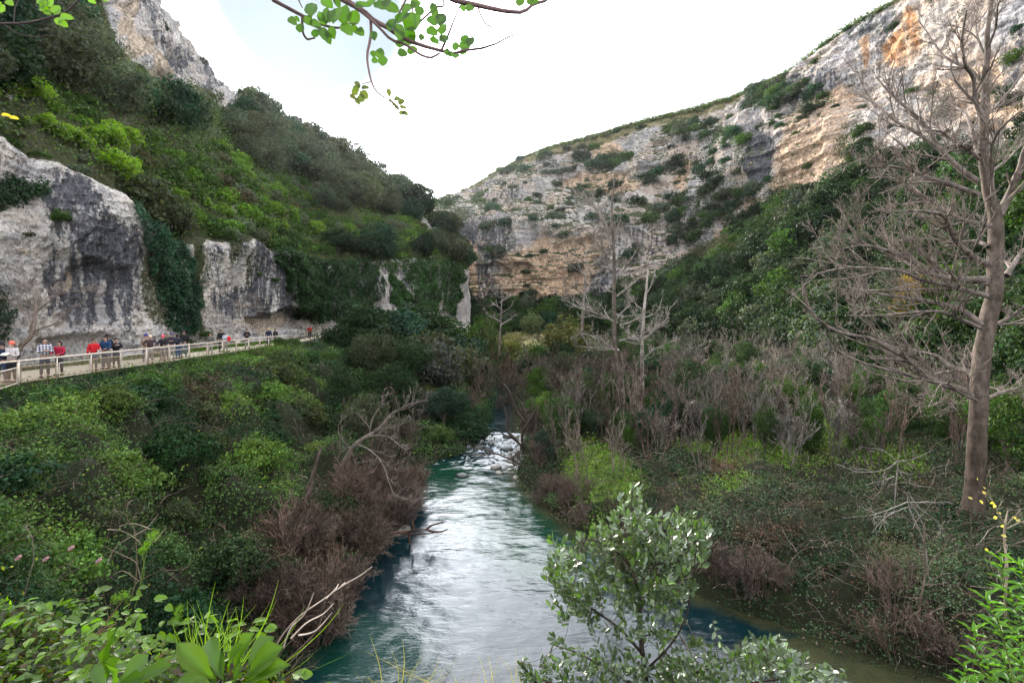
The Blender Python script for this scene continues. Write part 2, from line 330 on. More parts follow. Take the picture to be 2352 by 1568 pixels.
def ground(X, Y, rough=True):
    X = np.asarray(X, float); Y = np.asarray(Y, float)
    xl, xr, xp, wl, zp = XL(Y), XR(Y), XP(Y), WL(Y), ZP(Y)
    P = np.stack([X, Y, X*0], -1)
    if rough: w = 0.55*fbm(P/2.6, 3, 41)
    else: w = 0
    xl = xl + w; xr = xr + w
    s = np.clip((xl-X)/np.maximum(xl-xp, 0.5), 0, 1)
    left = wl + (zp-wl)*(1-(1-s)**1.25)
    left = np.maximum(left - 0.75*(1-np.exp(-np.maximum(X-xp, 0)/0.8))*(Y > 10), wl)
    left = np.where(X < xp, zp, left)
    d = np.maximum(X-xr, 0)
    right = wl + 1.7*(1-np.exp(-d/1.3)) + 0.038*d + 0.35*fbm(P/4.0, 3, 43)*np.clip(d/2, 0, 1)
    gl_ = np.exp(-(((X-22)/6.0)**2+((Y-34)/6.0)**2))
    right = right + np.maximum(X-XT(Y), 0)*0.5 + 0.75*np.clip(d/1.2, 0, 1)*(1-gl_)*np.clip(1.3-Y/60, 0, 1)*(np.sqrt(np.clip(1-np.abs(fbm(P/2.6, 2, 171))*3.0, 0, 1))-.35)
    e = np.minimum(X-xl, xr-X)
    bed = wl - 0.12 - 1.5*np.clip(e/3.0, 0, 1)**0.8
    z = np.where(X > xr, right, np.where(X < xl, left, bed))
    if rough: z = z + mound(X, Y) + np.where(X < xp-0.2, 0.02*fbm(P/0.7, 2, 4), 0.0)
    return z
# ---- one ground sheet: fine near the eye, coarse far away
ys = np.concatenate([np.linspace(-60, -2, 10), np.linspace(-1.5, 14, 90), np.linspace(14.2, 50, 170), np.linspace(50.6, 130, 110), np.linspace(132, 330, 50), [450, 900, 1200]])
us = np.concatenate([[-1200, -600, -200, -110], np.linspace(-60, 70, 420), [90, 150, 400, 800, 1200]])
GX, GY = np.meshgrid(us, ys, indexing='ij')
GZ = ground(GX, GY)
hid = (GX < XC(GY)-1.5); GZ = np.where(hid, np.minimum(GZ, ZP(GY)-0.8), GZ)
GZ = np.where(GX > XT(GY)+1.5, np.minimum(GZ, -9.5), GZ); far = np.clip((GY-330)/400, 0, 1); GZ = GZ*(1-far) + (-9)*far
V = np.stack([GX, GY, GZ], -1)
px, py = proj(V)
gm, n, l, bs = new_mat('earth_and_moss')
f1 = noise(n, l, 0.35, 6, 0.6); f2 = noise(n, l, 3.0, 7, 0.7); f3 = noise(n, l, 14, 5, 0.7)
c = mixc(n, l, ramp(n, l, f1, 0.4, 0.62), (0.014, 0.018, 0.008), (0.017, 0.018, 0.010))
c = mixc(n, l, ramp(n, l, f2, 0.48, 0.70), c, (0.022, 0.036, 0.010))
c = mixc(n, l, mth(n, l, 'MULTIPLY', ramp(n, l, attr(n, 'glade').outputs['Fac'], 0.25, 0.8), ramp(n, l, f2, 0.3, 0.6)), c, (0.075, 0.13, 0.012))
c = mixc(n, l, mth(n, l, 'MULTIPLY', ramp(n, l, f3, 0.5, 0.7), 0.5), c, (0.05, 0.045, 0.03))
pv = mixc(n, l, ramp(n, l, f3, 0.35, 0.65), (0.36, 0.31, 0.23), (0.52, 0.46, 0.36))
pv = mixc(n, l, ramp(n, l, f2, 0.60, 0.72), pv, (0.10, 0.14, 0.04))
c = mixc(n, l, ramp(n, l, mth(n, l, 'ADD', attr(n, 'path').outputs['Fac'], mth(n, l, 'MULTIPLY', mth(n, l, 'SUBTRACT', f2, 0.5), 0.7)), 0.42, 0.58), c, pv)
l.new(c, bs.inputs['Base Color']); bs.inputs['Roughness'].default_value = 0.95; bs.inputs['Specular IOR Level'].default_value = 0.15
b1 = bump(n, l, f2, 0.8, 0.12, None); bump(n, l, f3, 0.8, 0.03, bs, b1)
glade = ell(px, py, [(1890, 980, 70, 35, 1), (1930, 1010, 60, 30, 1), (1380, 1090, 90, 60, .9), (1700, 1030, 120, 40, .8), (2300, 840, 60, 60, .8)])
cx = (XP(GY)+XC(GY))/2; hw = np.maximum(XP(GY)-XC(GY), 0.1)/2
pathm = np.clip(1.25-np.abs(GX-cx-0.3)/hw, 0, 1)*((GY > 9) & (GY < 100)) + np.clip(1-np.abs(GX-XP(GY)+1.6)/1.3, 0, 1)*((GY <= 9) & (GY > -8))*0.8
add('ground', mesh_quads('ground', V, grid_quads(len(us), len(ys)), gm, smooth=True, attrs={'glade': glade, 'path': pathm}), kind='structure')

# ---- the river
ry = np.concatenate([np.linspace(-8, 12, 30), np.linspace(12.1, 48, 520), np.linspace(48.3, 110, 100)]); rt = np.linspace(0, 1, 90)
RY, RT = np.meshgrid(ry, rt, indexing='ij')
RX = (XL(RY)-1.6)*(1-RT) + (XR(RY)+1.6)*RT
RW = RY + 0.55*fbm(np.stack([RX/1.3, RX*0, RX*0], -1), 3, 66) + 0.25*np.sin(RX*1.1)
rap = np.clip(1-np.abs(RW-38.0)/3.9, 0, 1)**0.6*np.clip((40.95-RW)*6, 0, 1) + 0.7*np.clip(1-np.abs(RY-61)/3.5, 0, 1)
P = np.stack([RX, RY, RX*0], -1)
RZ = WL(RW) + 0.16*rap*ridged(P/np.array([0.9, 1.3, 1]), 3, 8) + 0.05*rap*fbm(P/0.35, 2, 3) + 0.10*np.exp(-((RW-41.0)/0.25)**2)
foam = np.clip(rap*(0.30 + 0.85*ridged(P/np.array([0.45, 0.9, 1]), 4, 12)), 0, 1)
foam = np.maximum(foam, np.exp(-((RW-40.85)/0.13)**2)*np.clip(0.8+0.5*fbm(P/0.5, 2, 2), 0, 1))
foam = np.maximum(foam, 0.38*np.clip(1-(34.6-RY)/5, 0, 1)*(RY < 34.6)*np.clip(ridged(P/np.array([0.5, 2.2, 1]), 3, 19), 0, 1))
wx, wy = proj(P + np.array([0, 0, -10.0]))
shal = np.clip(1-(XR(RY)-RX)/2.6, 0, 1) + np.clip(1-(RX-XL(RY))/1.2, 0, 1)*0.6
shal = np.clip(np.maximum(shal, 0.9*ell(wx, wy, [(1990, 1500, 330, 60, 1), (2150, 1560, 260, 50, 1)])), 0, 1)
green = ell(wx, wy, [(1180, 1180, 150, 90, 1), (1260, 1260, 120, 90, 1), (1300, 1190, 90, 70, .9), (850, 1500, 150, 90, .6), (1020, 1110, 110, 50, .9)])
wm, n, l, bs = new_mat('river_water')
dpf = noise(n, l, 0.22, 4, 0.5)
c = mixc(n, l, ramp(n, l, dpf, 0.35, 0.65), (0.002, 0.010, 0.013), (0.003, 0.016, 0.019))
c = mixc(n, l, attr(n, 'green').outputs['Fac'], c, (0.003, 0.027, 0.015))
bedn = noise(n, l, 0.9, 6, 0.7)
c = mixc(n, l, ramp(n, l, mth(n, l, 'ADD', attr(n, 'shallow').outputs['Fac'], mth(n, l, 'MULTIPLY', mth(n, l, 'SUBTRACT', bedn, 0.5), 0.8)), 0.35, 0.95), c, mixc(n, l, bedn, (0.010, 0.016, 0.007), (0.060, 0.058, 0.028)))
fo = ramp(n, l, mth(n, l, 'ADD', attr(n, 'foam').outputs['Fac'], mth(n, l, 'MULTIPLY', mth(n, l, 'SUBTRACT', noise(n, l, 5.0, 6, 0.7, map_scale=(1, .5, 1)), 0.5), 1.2)), 0.55, 0.85)
c = mixc(n, l, fo, c, (0.33, 0.37, 0.42))
l.new(c, bs.inputs['Base Color']); l.new(mth(n, l, 'ADD', 0.04, mth(n, l, 'MULTIPLY', fo, 0.5)), bs.inputs['Roughness']); bs.inputs['IOR'].default_value = 1.34; bs.inputs['Specular IOR Level'].default_value = 0.62
w1 = noise(n, l, 2.3, 3, 0.55, map_scale=(0.55, 1.5, 1), dist=0.6); w2 = noise(n, l, 7.5, 3, 0.55, map_scale=(0.5, 1.4, 1), dist=0.8); w3 = noise(n, l, 0.5, 2, 0.5)
b1 = bump(n, l, w1, 0.17, 0.10, None); b2 = bump(n, l, w3, 0.30, 0.35, None, b1); bump(n, l, w2, 0.16, 0.028, bs, b2)
add('river', mesh_quads('river', np.stack([RX, RY, RZ], -1), grid_quads(len(ry), len(rt)), wm, smooth=True, attrs={'foam': foam, 'shallow': shal, 'green': green}), kind='structure')

# ---- left rock wall above the path
WB = [(-25, 4, 27, 3), (-25.5, 14, 600, 0), (-26, 21, 500, 0), (-27, 27, 262, 0), (-27.2, 31, 338, 0), (-26.8, 36, 448, 0), (-27.2, 40.5, 530, 0), (-27.6, 44, 545, 0), (-27.9, 48, 532, 0), (-28.2, 56, 548, 0), (-28.8, 65, 575, 0), (-31.5, 76, 590, 0), (-31.8, 85, 595, 0), (-26.6, 95, 592, 0), (-19, 107, 585, 0), (-13.2, 117, 600, 0), (-10.8, 124, 640, 0), (-12.0, 133, 640, 0), (-17, 148, 640, 0), (-30, 175, 640, 0)]
base = []; top = []
for i, (x, y, t, _) in enumerate(WB):
    zb = float(ZP(y)) - 0.7 - (2.5 if y > 88 else 0)
    if y < 25: zt = 9.0
    elif t == 640: zt = {124: 12.5, 133: 15, 148: 17, 175: 18}[y]
    else: zt = (HY-t)/F*y
    lean = 0.9 if y < 60 else 0.6
    base.append((x, y, zb)); top.append((x-lean, y+0.0, zt))
NU, NV = 820, 150
B0 = catmull(base, NU); T0 = catmull(top, NU)
v = np.linspace(0, 1, NV)[None, :, None]
G = B0[:, None]*(1-v) + T0[:, None]*v
nrm = grid_normals(G); nrm[..., 2] = 0; nrm = unit(nrm)
if nrm[NU//4, NV//2, 0] < 0: nrm = -nrm
Pn = G*np.array([1, 1, 0.42])
px, py = proj(G)
vv = v[..., 0]
disp = 1.5*fbm(Pn/9, 3, 101) + 0.42*ridged(G*np.array([1, 1, .13])/1.5, 3, 107)*np.clip(0.4+vnoise(G/5, 9), 0, 1) + 0.75*ridged(G*np.array([1, 1, .30])/3.1, 4, 102) + 0.30*fbm(G*np.array([1, 1, .45])/0.8, 4, 103) + 0.16*ridged(G/0.5, 3, 104)
disp = disp - 1.7*ell(px, py, [(650, 735, 60, 26, 1)]) - 1.1*ell(px, py, [(205, 660, 60, 60, .8), (190, 790, 90, 18, .7)]) + 0.45*ell(px, py, [(190, 520, 90, 90, .9), (60, 560, 60, 130, .6), (590, 590, 60, 80, .8)])
disp = disp + 0.10*ridged(G*np.array([1, 1, .6])/0.28, 3, 108)
disp = disp*np.clip(vv*9+0.25, 0, 1)
roll = -1.2*np.clip((vv-0.92)/0.08, 0, 1)**1.6
WALL = G + nrm*(disp+roll)[..., None]
WALL[..., 2] += 0.9*fbm(np.stack([G[..., 1]/3.0, G[..., 0]*0, G[..., 0]*0], -1), 3, 77)*vv**3
px, py = proj(WALL)
darkm = 0.88*ell(px, py, [(165, 480, 55, 90, .9), (225, 620, 75, 140, 1), (300, 640, 30, 130, .8), (150, 660, 45, 100, .75), (130, 450, 22, 60, .85), (60, 700, 25, 70, .3), (600, 650, 26, 110, .85), (640, 600, 20, 80, .7), (560, 690, 70, 40, .75), (505, 620, 20, 70, .6), (655, 690, 20, 60, .9), (540, 560, 25, 40, .5), (870, 660, 40, 70, .5), (960, 660, 60, 60, .5), (1030, 650, 30, 70, .4), (490, 760, 20, 20, .3),
    (228, 715, 12, 60, -.9), (185, 620, 8, 60, -.6), (262, 700, 7, 80, -.5), (150, 560, 8, 60, -.5)])
och = ell(px, py, [(600, 745, 70, 22, .55), (565, 700, 40, 30, .35), (150, 650, 12, 25, .7), (60, 620, 40, 60, .35), (1000, 680, 40, 60, .3), (860, 700, 30, 40, .35)])
soil = np.clip((vv-0.93)/0.05, 0, 1)*0.75 + ell(px, py, [(127, 510, 14, 35, .5), (455, 640, 14, 150, .7), (540, 570, 10, 30, .6), (575, 620, 8, 50, .6), (370, 640, 50, 120, .6)])
M_rockL = rock_material('limestone_near', k=1.6)
add('cliff_wall', mesh_quads('cliff_wall', WALL, grid_quads(NU, NV), M_rockL, smooth=True, attrs={'dark': darkm, 'ochre': och, 'soil': soil}), kind='structure')

# ---- left hillside, from the top of the wall up to the skyline and over
RID = [(-58, 4, 38), (-60, 14, 40), (-62, 26, 42), (-62, 46, 45), (-61, 66, 49), (-61, 85, 53.2), (-62.5, 92, 53), (-64, 100, 53), (-65.5, 110, 52.8), (-67.6, 125, 53.2), (-66.5, 135, 53), (-65, 145, 53.0), (-60, 152, 51.5), (-54, 160, 49.5), (-46.5, 169, 46.6), (-40.4, 172, 44), (-36, 173, 40.5), (-29.5, 168, 34.0), (-27, 178, 30.5), (-36, 200, 30)]
tp = WALL[:, -1].copy(); rid = catmull(RID, NU)
NH = 150; hv = np.linspace(0, 1, NH)[None, :, None]
HG = tp[:, None]*(1-hv) + rid[:, None]*hv
h = hv[..., 0]
HG[..., 2] += (2.2*np.sin(h*math.pi)) + (3.4*fbm(HG*np.array([1, 1, 0])/22, 3, 201) + 1.2*ridged(HG*np.array([1, 1, 0])/8, 3, 202))*np.sin(h*math.pi)**0.6
px, py = proj(HG)
OUT = [(215, -40), (345, -5), (400, 70), (432, 112), (500, 165), (548, 235), (520, 262), (455, 215), (395, 195), (345, 190), (318, 150), (275, 115), (250, 60)]
outm = inpoly(px, py, OUT).astype(float)
for _ in range(3):
    outm[1:-1, 1:-1] = (outm[1:-1, 1:-1]*2 + outm[2:, 1:-1] + outm[:-2, 1:-1] + outm[1:-1, 2:] + outm[1:-1, :-2])/6
hn = grid_normals(HG); hn = np.where(hn[..., 2:3] < 0, -hn, hn)
HG += hn*(outm*(2.2*ridged(HG*np.array([1, 1, .4])/6, 4, 203)+1.0*fbm(HG/1.5, 3, 204)))[..., None]
rocky = np.maximum(outm, ell(px, py, [(20, 175, 30, 40, .9), (550, 470, 25, 16, .8), (1000, 520, 30, 25, .8), (1030, 560, 18, 20, .6), (20, 210, 16, 20, .7), (180, 60, 30, 14, .4)]))
HILL = HG
back = []
for k, (dz, off) in enumerate(((-1.5, 12), (-4, 40), (-8, 120), (-14, 500))):
    o = unit(rid[:, :]*np.array([1, 0.0, 0])+np.array([-1.0, 0.4, 0])); b = rid + o*off; b[:, 2] = np.maximum(rid[:, 2]+dz, -3); back.append(b)
HB = np.concatenate([HG, np.stack(back, 1)], 1)
att = lambda a: np.concatenate([a, np.repeat(a[:, -1:], 4, 1)], 1)
M_hill = rock_material('hill_rock_and_soil', k=0.7)
add('hillside', mesh_quads('hillside', HB, grid_quads(NU, NH+4), M_hill, smooth=True, attrs={'dark': att(ell(px, py, [(310, 30, 40, 30, .6), (400, 140, 40, 40, .7), (480, 180, 40, 40, .6), (340, 100, 15, 60, .4)])), 'ochre': att(ell(px, py, [(275, 70, 22, 35, .8), (300, 110, 26, 30, .8), (345, 150, 12, 35, .8), (290, 20, 20, 20, .4)])), 'soil': att(1-rocky)}), kind='structure')

# ---- right and far cliffs: toe of the slope, foot of the rock, ledge, rim, plateau
def q(px, py, Y): return tuple(PX(px, py, Y))
#       toe(x,y)     foot              ledge front        ledge back          rim              
RCOL = [((30, -8),  (58, -10, 20),     (60, -10, 30),     (62, -10, 32),      (80, -12, 52)),
        ((31, 25),  (58, 28, 21),      (60, 28, 32),      (62, 28, 34),       (80, 26, 53)),
        ((32, 42),  (60, 52, 20),      (62, 52, 34),      (64, 52, 36),       (77, 52, 55)),
        ((32.5, 58), q(2352, 395, 63), q(2352, 215, 66),  q(2352, 180, 69),   (75, 74, 58)),
        ((32, 72),  q(2190, 395, 75),  q(2190, 230, 78),  q(2190, 205, 82),   (73, 84, 58.5)),
        ((31, 82),  q(2050, 395, 86),  q(2050, 260, 90),  q(2050, 225, 93),   q(2050, 2, 97)),
        ((29, 92),  q(1930, 440, 98),  q(1930, 260, 102), q(1930, 240, 104),  q(1930, 78, 112)),
        ((26, 102), q(1820, 485, 110), q(1820, 300, 114), q(1815, 270, 118),  q(1812, 168, 131)),
        ((23.5, 112), q(1720, 540, 121), q(1725, 330, 126), q(1720, 285, 132), q(1720, 212, 150)),
        ((20.5, 122), q(1640, 600, 129), q(1640, 440, 134), q(1640, 390, 144), q(1630, 238, 165)),
        ((15, 131), q(1560, 645, 138), q(1555, 480, 144), q(1555, 420, 157),  q(1540, 262, 178)),
        ((6, 139),  q(1460, 690, 148), q(1460, 505, 153), q(1460, 440, 167),  q(1450, 285, 189)),
        ((-2, 146), q(1370, 706, 157), q(1370, 520, 161), q(1370, 470, 174),  q(1370, 310, 198)),
        ((-9, 151), q(1270, 712, 166), q(1270, 520, 170), q(1270, 485, 184),  q(1270, 338, 212)),
        ((-16, 157), q(1180, 712, 173), q(1180, 505, 177), q(1180, 482, 190), q(1180, 376, 228)),
        ((-24, 162), q(1090, 708, 180), q(1090, 502, 184), q(1090, 475, 197), q(1080, 435, 250)),
        ((-30, 168), q(1020, 705, 187), q(1020, 512, 191), q(1015, 495, 204), q(1005, 470, 268)),
        ((-38, 178), q(930, 700, 198), q(930, 530, 202),  q(930, 510, 214),   q(900, 470, 290)),
        ((-60, 205), q(760, 690, 225), q(760, 560, 228),  q(760, 540, 236),   q(760, 480, 300))]
NR = 760
cur = []
for j in range(5):
    pts = []
    for c_ in RCOL:
        p = c_[j]
        if j == 0: p = (p[0], p[1], -7.2)
        pts.append(p)
    cur.append(catmull(pts, NR))
def rows(a, b, n): t = (np.arange(n)/n)[None, :, None]; return a[:, None]*(1-t) + b[:, None]*t
nt_, nf, nl, nr = 60, 170, 24, 150
TAL = rows(cur[0], cur[1], nt_); FAC = rows(cur[1], cur[2], nf); LED = rows(cur[2], cur[3], nl); UPP = rows(cur[3], cur[4], nr)
RG = np.concatenate([TAL, FAC, LED, UPP, cur[4][:, None]], 1)
band = np.concatenate([np.zeros(nt_), np.ones(nf), np.full(nl, 2), np.full(nr, 3), [4]])[None].repeat(NR, 0)
tt = np.concatenate([np.arange(nt_)/nt_, np.arange(nf)/nf, np.arange(nl)/nl, np.arange(nr)/nr, [1]])[None].repeat(NR, 0)
rn = grid_normals(RG)
if rn[NR//4, nt_+nf//2, 0] > 0: rn = -rn
hnm = rn.copy(); hnm[..., 2] *= 0.25; hnm = unit(hnm)
amp = np.where(band == 0, 0.25*tt**2, np.where(band == 1, np.minimum(0.25+tt*6, 1), np.where(band == 4, 0.15, np.where(band == 3, np.minimum(1, (1-tt)*6+0.15), 1))))
ledge = ridged(np.stack([RG[..., 0]*0, RG[..., 2]/9.5+0.12*fbm(RG/30, 2, 8)*9, RG[..., 1]*0.012], -1), 2, 301)
Pv = RG*np.array([1, 1, 0.35])
scl = np.interp(RG[..., 1], [60, 110, 180], [0.75, 1.0, 1.45])
d = scl*(2.6*fbm(Pv/17, 3, 302) + 1.9*ridged(RG*np.array([1, 1, .3])/7.5, 4, 303) + 0.75*fbm(RG*np.array([1, 1, .6])/2.4, 4, 304) + 0.5*ridged(RG*np.array([.6, .6, 1.6])/2.8, 3, 305) + 1.3*ledge)
px, py = proj(RG)
zz = RG[..., 2]/3.1 + 0.9*fbm(RG*np.array([.05, .05, .02]), 3, 331); fr = zz-np.floor(zz); d = d + scl*0.75*(np.clip(fr*4, 0, 1)-fr)*np.clip(0.6+vnoise(RG/12, 77), 0.1, 1.2)
d = d - 2.5*ell(px, py, [(1180, 620, 40, 14, 1), (1300, 560, 90, 20, .5), (1340, 420, 70, 20, .6), (1700, 480, 40, 20, .5)])
RG = RG + hnm*(d*amp)[..., None]
# the top edge keeps a fairly clean slope: brow of scrub and grass above the rock
px, py = proj(RG)
rn2 = grid_normals(RG); rn2 = np.where((rn2*hnm).sum(-1, keepdims=True) < 0, -rn2, rn2)
steep = rn2[..., 2]
u01 = px
grassy = np.clip((tt-0.70)/0.2, 0, 1)*(band == 3)*np.clip((1830-px)/120, 0, 1)
soil = np.where(band == 0, 1.0, np.clip((steep-0.42)/0.3, 0, 1)*0.8)
soil = np.maximum(soil, grassy*0.95); soil = np.maximum(soil, ((band == 3)*(tt > 0.975) | (band == 4))*0.9)
soil = soil*np.where((px > 1860) & (band > 0) & (band < 4), 0.6, 1)
darkr = ell(px, py, [(1740, 370, 34, 70, .95), (1880, 200, 90, 40, .55), (1840, 220, 60, 40, .5), (1050, 590, 60, 110, .85), (1110, 560, 70, 70, .6), (1250, 620, 14, 40, .8), (1370, 640, 26, 60, .8), (1150, 450, 70, 30, .5), (1560, 500, 40, 60, .35), (1470, 560, 70, 50, .4), (1120, 650, 60, 60, .5), (2000, 60, 60, 40, .5), (2330, 120, 30, 90, .6), (1900, 380, 60, 60, .3), (1490, 390, 60, 30, .3), (1600, 330, 80, 30, .3)])
ochr = ell(px, py, [(2090, 70, 26, 60, 1), (2060, 110, 26, 40, 1), (1985, 120, 16, 40, .8), (1920, 230, 60, 30, .6), (1840, 350, 60, 110, .7), (1900, 340, 60, 110, .6), (2240, 200, 80, 90, .55), (2150, 190, 60, 40, .5), (1380, 420, 90, 26, .8), (1260, 620, 110, 70, .95), (1210, 640, 60, 50, .9), (1330, 570, 70, 30, .8), (1090, 620, 14, 60, .8), (1075, 590, 8, 60, .6), (1400, 350, 40, 16, .7), (1570, 400, 14, 40, .6), (1820, 440, 40, 40, .7), (1660, 540, 30, 26, .6), (2300, 250, 60, 50, .5), (1730, 480, 30, 20, .6), (1300, 690, 140, 14, .5)])
GRS = grassy
hb = []
for (dz, off) in ((0.6, 10), (1.5, 40), (2, 150), (-2, 400), (-4, 700)):
    o = np.stack([np.clip((cur[4][:, 0]+40)/60, 0, 1)+0.05, np.clip((cur[4][:, 1]-90)/120, 0, 1)+0.02, 0*cur[4][:, 0]], -1); b = RG[:, -1] + unit(o)*off; b[:, 2] = RG[:, -1, 2]+dz; hb.append(b)
RB = np.concatenate([RG, np.stack(hb, 1)], 1); att = lambda a: np.concatenate([a, np.repeat(a[:, -1:], 5, 1)], 1)
M_rockR = rock_material('limestone_far', k=0.55, warm=0.55, light=(0.53, 0.49, 0.45), cream=(0.64, 0.46, 0.32), ochre=(0.60, 0.27, 0.10))
n, l = M_rockR.node_tree.nodes, M_rockR.node_tree.links; bs = n['Principled BSDF']
src = bs.inputs['Base Color'].links[0].from_socket
gg = ramp(n, l, mth(n, l, 'ADD', attr(n, 'grass').outputs['Fac'], mth(n, l, 'MULTIPLY', mth(n, l, 'SUBTRACT', noise(n, l, 0.3, 6, 0.7), 0.5), 0.9)), 0.4, 0.65)
l.new(mixc(n, l, gg, src, mixc(n, l, noise(n, l, 0.9, 6, 0.7), (0.10, 0.11, 0.04), (0.22, 0.17, 0.09))), bs.inputs['Base Color'])
add('cliff', mesh_quads('cliff', RB, grid_quads(NR, RB.shape[1]), M_rockR, smooth=True, attrs={'dark': att(darkr), 'ochre': att(ochr), 'orange': att(ell(px, py, [(2095, 60, 16, 50, .9), (2055, 100, 20, 44, .9), (2070, 150, 26, 24, .6), (1985, 120, 12, 40, .7), (1850, 200, 30, 14, .4), (1930, 230, 40, 14, .4), (2180, 40, 20, 30, .4), (1840, 400, 30, 40, .35), (1260, 640, 90, 40, .45), (1570, 400, 12, 30, .6), (1090, 620, 10, 50, .5)])), 'soil': att(soil*(1-0.7*grassy)), 'grass': att(np.maximum(GRS, (band == 4)*0.8))}), kind='structure')
# ---------------------------------------------------------------- kinds of tree and shrub (each built once, copies share the mesh)
def crown_mesh(name, seed, rx, rz, nb, nl, ls, mat, aspect=0.55, br=(0.28, 0.45), flat=0.0, var=0.35, dome=False, yel=0.0, up=0.25, rag=0.16):
    g = rngs(seed); d = unit(g.normal(size=(nb, 3)))
    if dome: d[:, 2] = np.abs(d[:, 2])
    rad = g.uniform(0.35, 0.95, (nb, 1))**0.6
    c = d*rad*np.array([rx, rx*0.95, rz])*0.78
    if not dome: c[:, 2] *= np.where(c[:, 2] < 0, 0.75, 1)
    r = g.uniform(br[0], br[1], nb)*rx
    b = g.integers(0, nb, nl); dd = unit(g.normal(size=(nl, 3)) + np.array([0, 0, up]))
    ru = g.uniform(0.55, 1.08, (nl, 1))**0.5
    P = c[b] + dd*r[b][:, None]*ru*np.array([1, 1, 0.8])
    P += rag*rx*np.stack([fbm(P/(rx*0.22)+k*9, 2, seed+k) for k in range(3)], 1)
    C_ls = g.uniform(0.5, 1.6, nl)
    Nn = unit(dd + g.normal(size=(nl, 3))*0.65 + np.array([0, 0, flat]))
    V, Q = leaf_quads(P, Nn, ls*C_ls, aspect, g)
    blob = g.uniform(0.72, 1.3, nb)[b]; t = blob*g.uniform(1-var, 1+var, nl)
    hue = g.normal(size=nl)*0.10
    C = np.stack([t*(1+hue*1.2+yel*(dd[:, 2] > 0.3)), t*(1+hue*0.3+yel*0.7*(dd[:, 2] > 0.3)), t*(1-hue)], 1)
    return mesh_quads(name, V, Q, mat, np.repeat(np.clip(C, 0.05, 3), 4, 0))
def trunk_mesh(name, seed, h, r, n=5, lean=0.25):
    g = rngs(seed); k = 6; t = np.linspace(0, 1, k)
    P = np.stack([lean*g.normal()*t*h*0.6+0.08*g.normal(size=k)*t, lean*g.normal()*t*h*0.6+0.08*g.normal(size=k)*t, -0.5+t*(h+0.5)], 1)[None]
    Rd = (r*np.array([1.35, 1, .85, .75, .6, .45]))[None]
    A = Acc(); A.add(*tubes(P, Rd, 6)); P2, R2 = spawn(P, Rd, n, g, 0.35, 1, 0.75, 45, 5, 0.2, 0.35); A.add(*tubes(P2, R2, 5))
    return A.mesh(name, M_bark)
def bare_mesh(name, seed, h, stems, r0, spread=0.35, lv=((6, .5, 38, 5), (5, .5, 40, 4), (4, .5, 42, 3)), up=0.25, curve=0.04, jit=0.12, minr=0.006):
    g = rngs(seed); k = 7; t = np.linspace(0, 1, k)[None, :, None]
    a = g.uniform(0, 2*math.pi, stems); sp = g.uniform(0.15, 1, stems)*spread
    d = np.stack([np.cos(a)*sp, np.sin(a)*sp, np.ones(stems)], 1)*(h*g.uniform(0.6, 1.0, (stems, 1)))
    b = np.stack([np.cos(a), np.sin(a), 0*a], 1)*g.uniform(0, 0.12*h*min(1, stems/4), (stems, 1))
    P = b[:, None] + d[:, None]*t*0.72; P = P + np.cumsum(g.normal(size=(stems, k, 3))*0.022*h, 1)*t; P[:, 0, 2] = -0.3
    Rd = r0*g.uniform(0.6, 1, (stems, 1))*np.linspace(1, 0.35, k)[None]
    A = Acc(); A.add(*tubes(P, Rd, 5)); cp, cr = P, Rd
    for i, (n, ratio, ang, kk) in enumerate(lv):
        cp, cr = spawn(cp, cr, n, g, 0.25 if i == 0 else 0.15, 1, ratio, ang, kk, jit, up, 0.6, curve); cr = np.maximum(cr, minr)
        V, Q = tubes(cp, cr, 3); A.add(V, Q, np.repeat(g.uniform(0.45, 1.75, len(cp)), cp.shape[1]*3)[:, None]*np.ones(3))
    return A.mesh(name, M_bark)
BRB = [crown_mesh('bramble_foliage', 110+i, 1.25, 0.85, 26, 5200, 0.085, M_leaf, 0.6, dome=True, br=(0.2, 0.36), var=0.5, flat=.3, rag=.34) for i in range(4)]
OAK = [crown_mesh('dense_crown', 10+i, 2.6, 2.3, 34, 5600, 0.25, M_leaf, 0.6) for i in range(4)]
OLV = [crown_mesh('grey_crown', 20+i, 2.6, 2.4, 44, 5200, 0.22, M_leaf, 0.42, br=(0.20, 0.36), var=0.45) for i in range(4)]
SPG = [crown_mesh('dome_crown', 30+i, 1.6, 1.3, 46, 4600, 0.12, M_thin, 0.55, br=(0.16, 0.26), dome=True, flat=0.5, var=0.22, up=0.9) for i in range(3)]
SHR = [crown_mesh('shrub_foliage', 40+i, 1.6, 1.1, 20, 2200, 0.17, M_leaf, 0.6, dome=True, br=(0.26, 0.45)) for i in range(5)]
TUF = [crown_mesh('tuft_foliage', 50+i, 1.0, 0.7, 10, 420, 0.20, M_leaf, 0.55, dome=True, br=(0.3, 0.5)) for i in range(4)]
FINE = [crown_mesh('leafy_crown', 60+i, 2.0, 2.0, 46, 9000, 0.11, M_leaf, 0.55, br=(0.18, 0.34), var=0.4) for i in range(3)]
TRK = [trunk_mesh('trunk', 70+i, 2.6, 0.16) for i in range(4)]
BSH = [bare_mesh('bare_stems', 80+i, 4.6, 9, 0.045, 0.42, lv=((6, .52, 34, 5), (5, .5, 38, 4), (3, .5, 42, 3)), minr=0.015) for i in range(4)]
BTR = [bare_mesh('bare_tree_stems', 90+i, 7.5, 2, 0.10, 0.22, lv=((14, .42, 48, 5), (7, .5, 42, 4), (4, .5, 45, 3)), minr=0.012) for i in range(3)]
SAP = [bare_mesh('sapling_stems', 120+i, 7.0, 4, 0.055, 0.14, lv=((9, .34, 36, 5), (5, .5, 40, 4), (3, .5, 42, 3)), minr=0.012, up=.5) for i in range(4)]
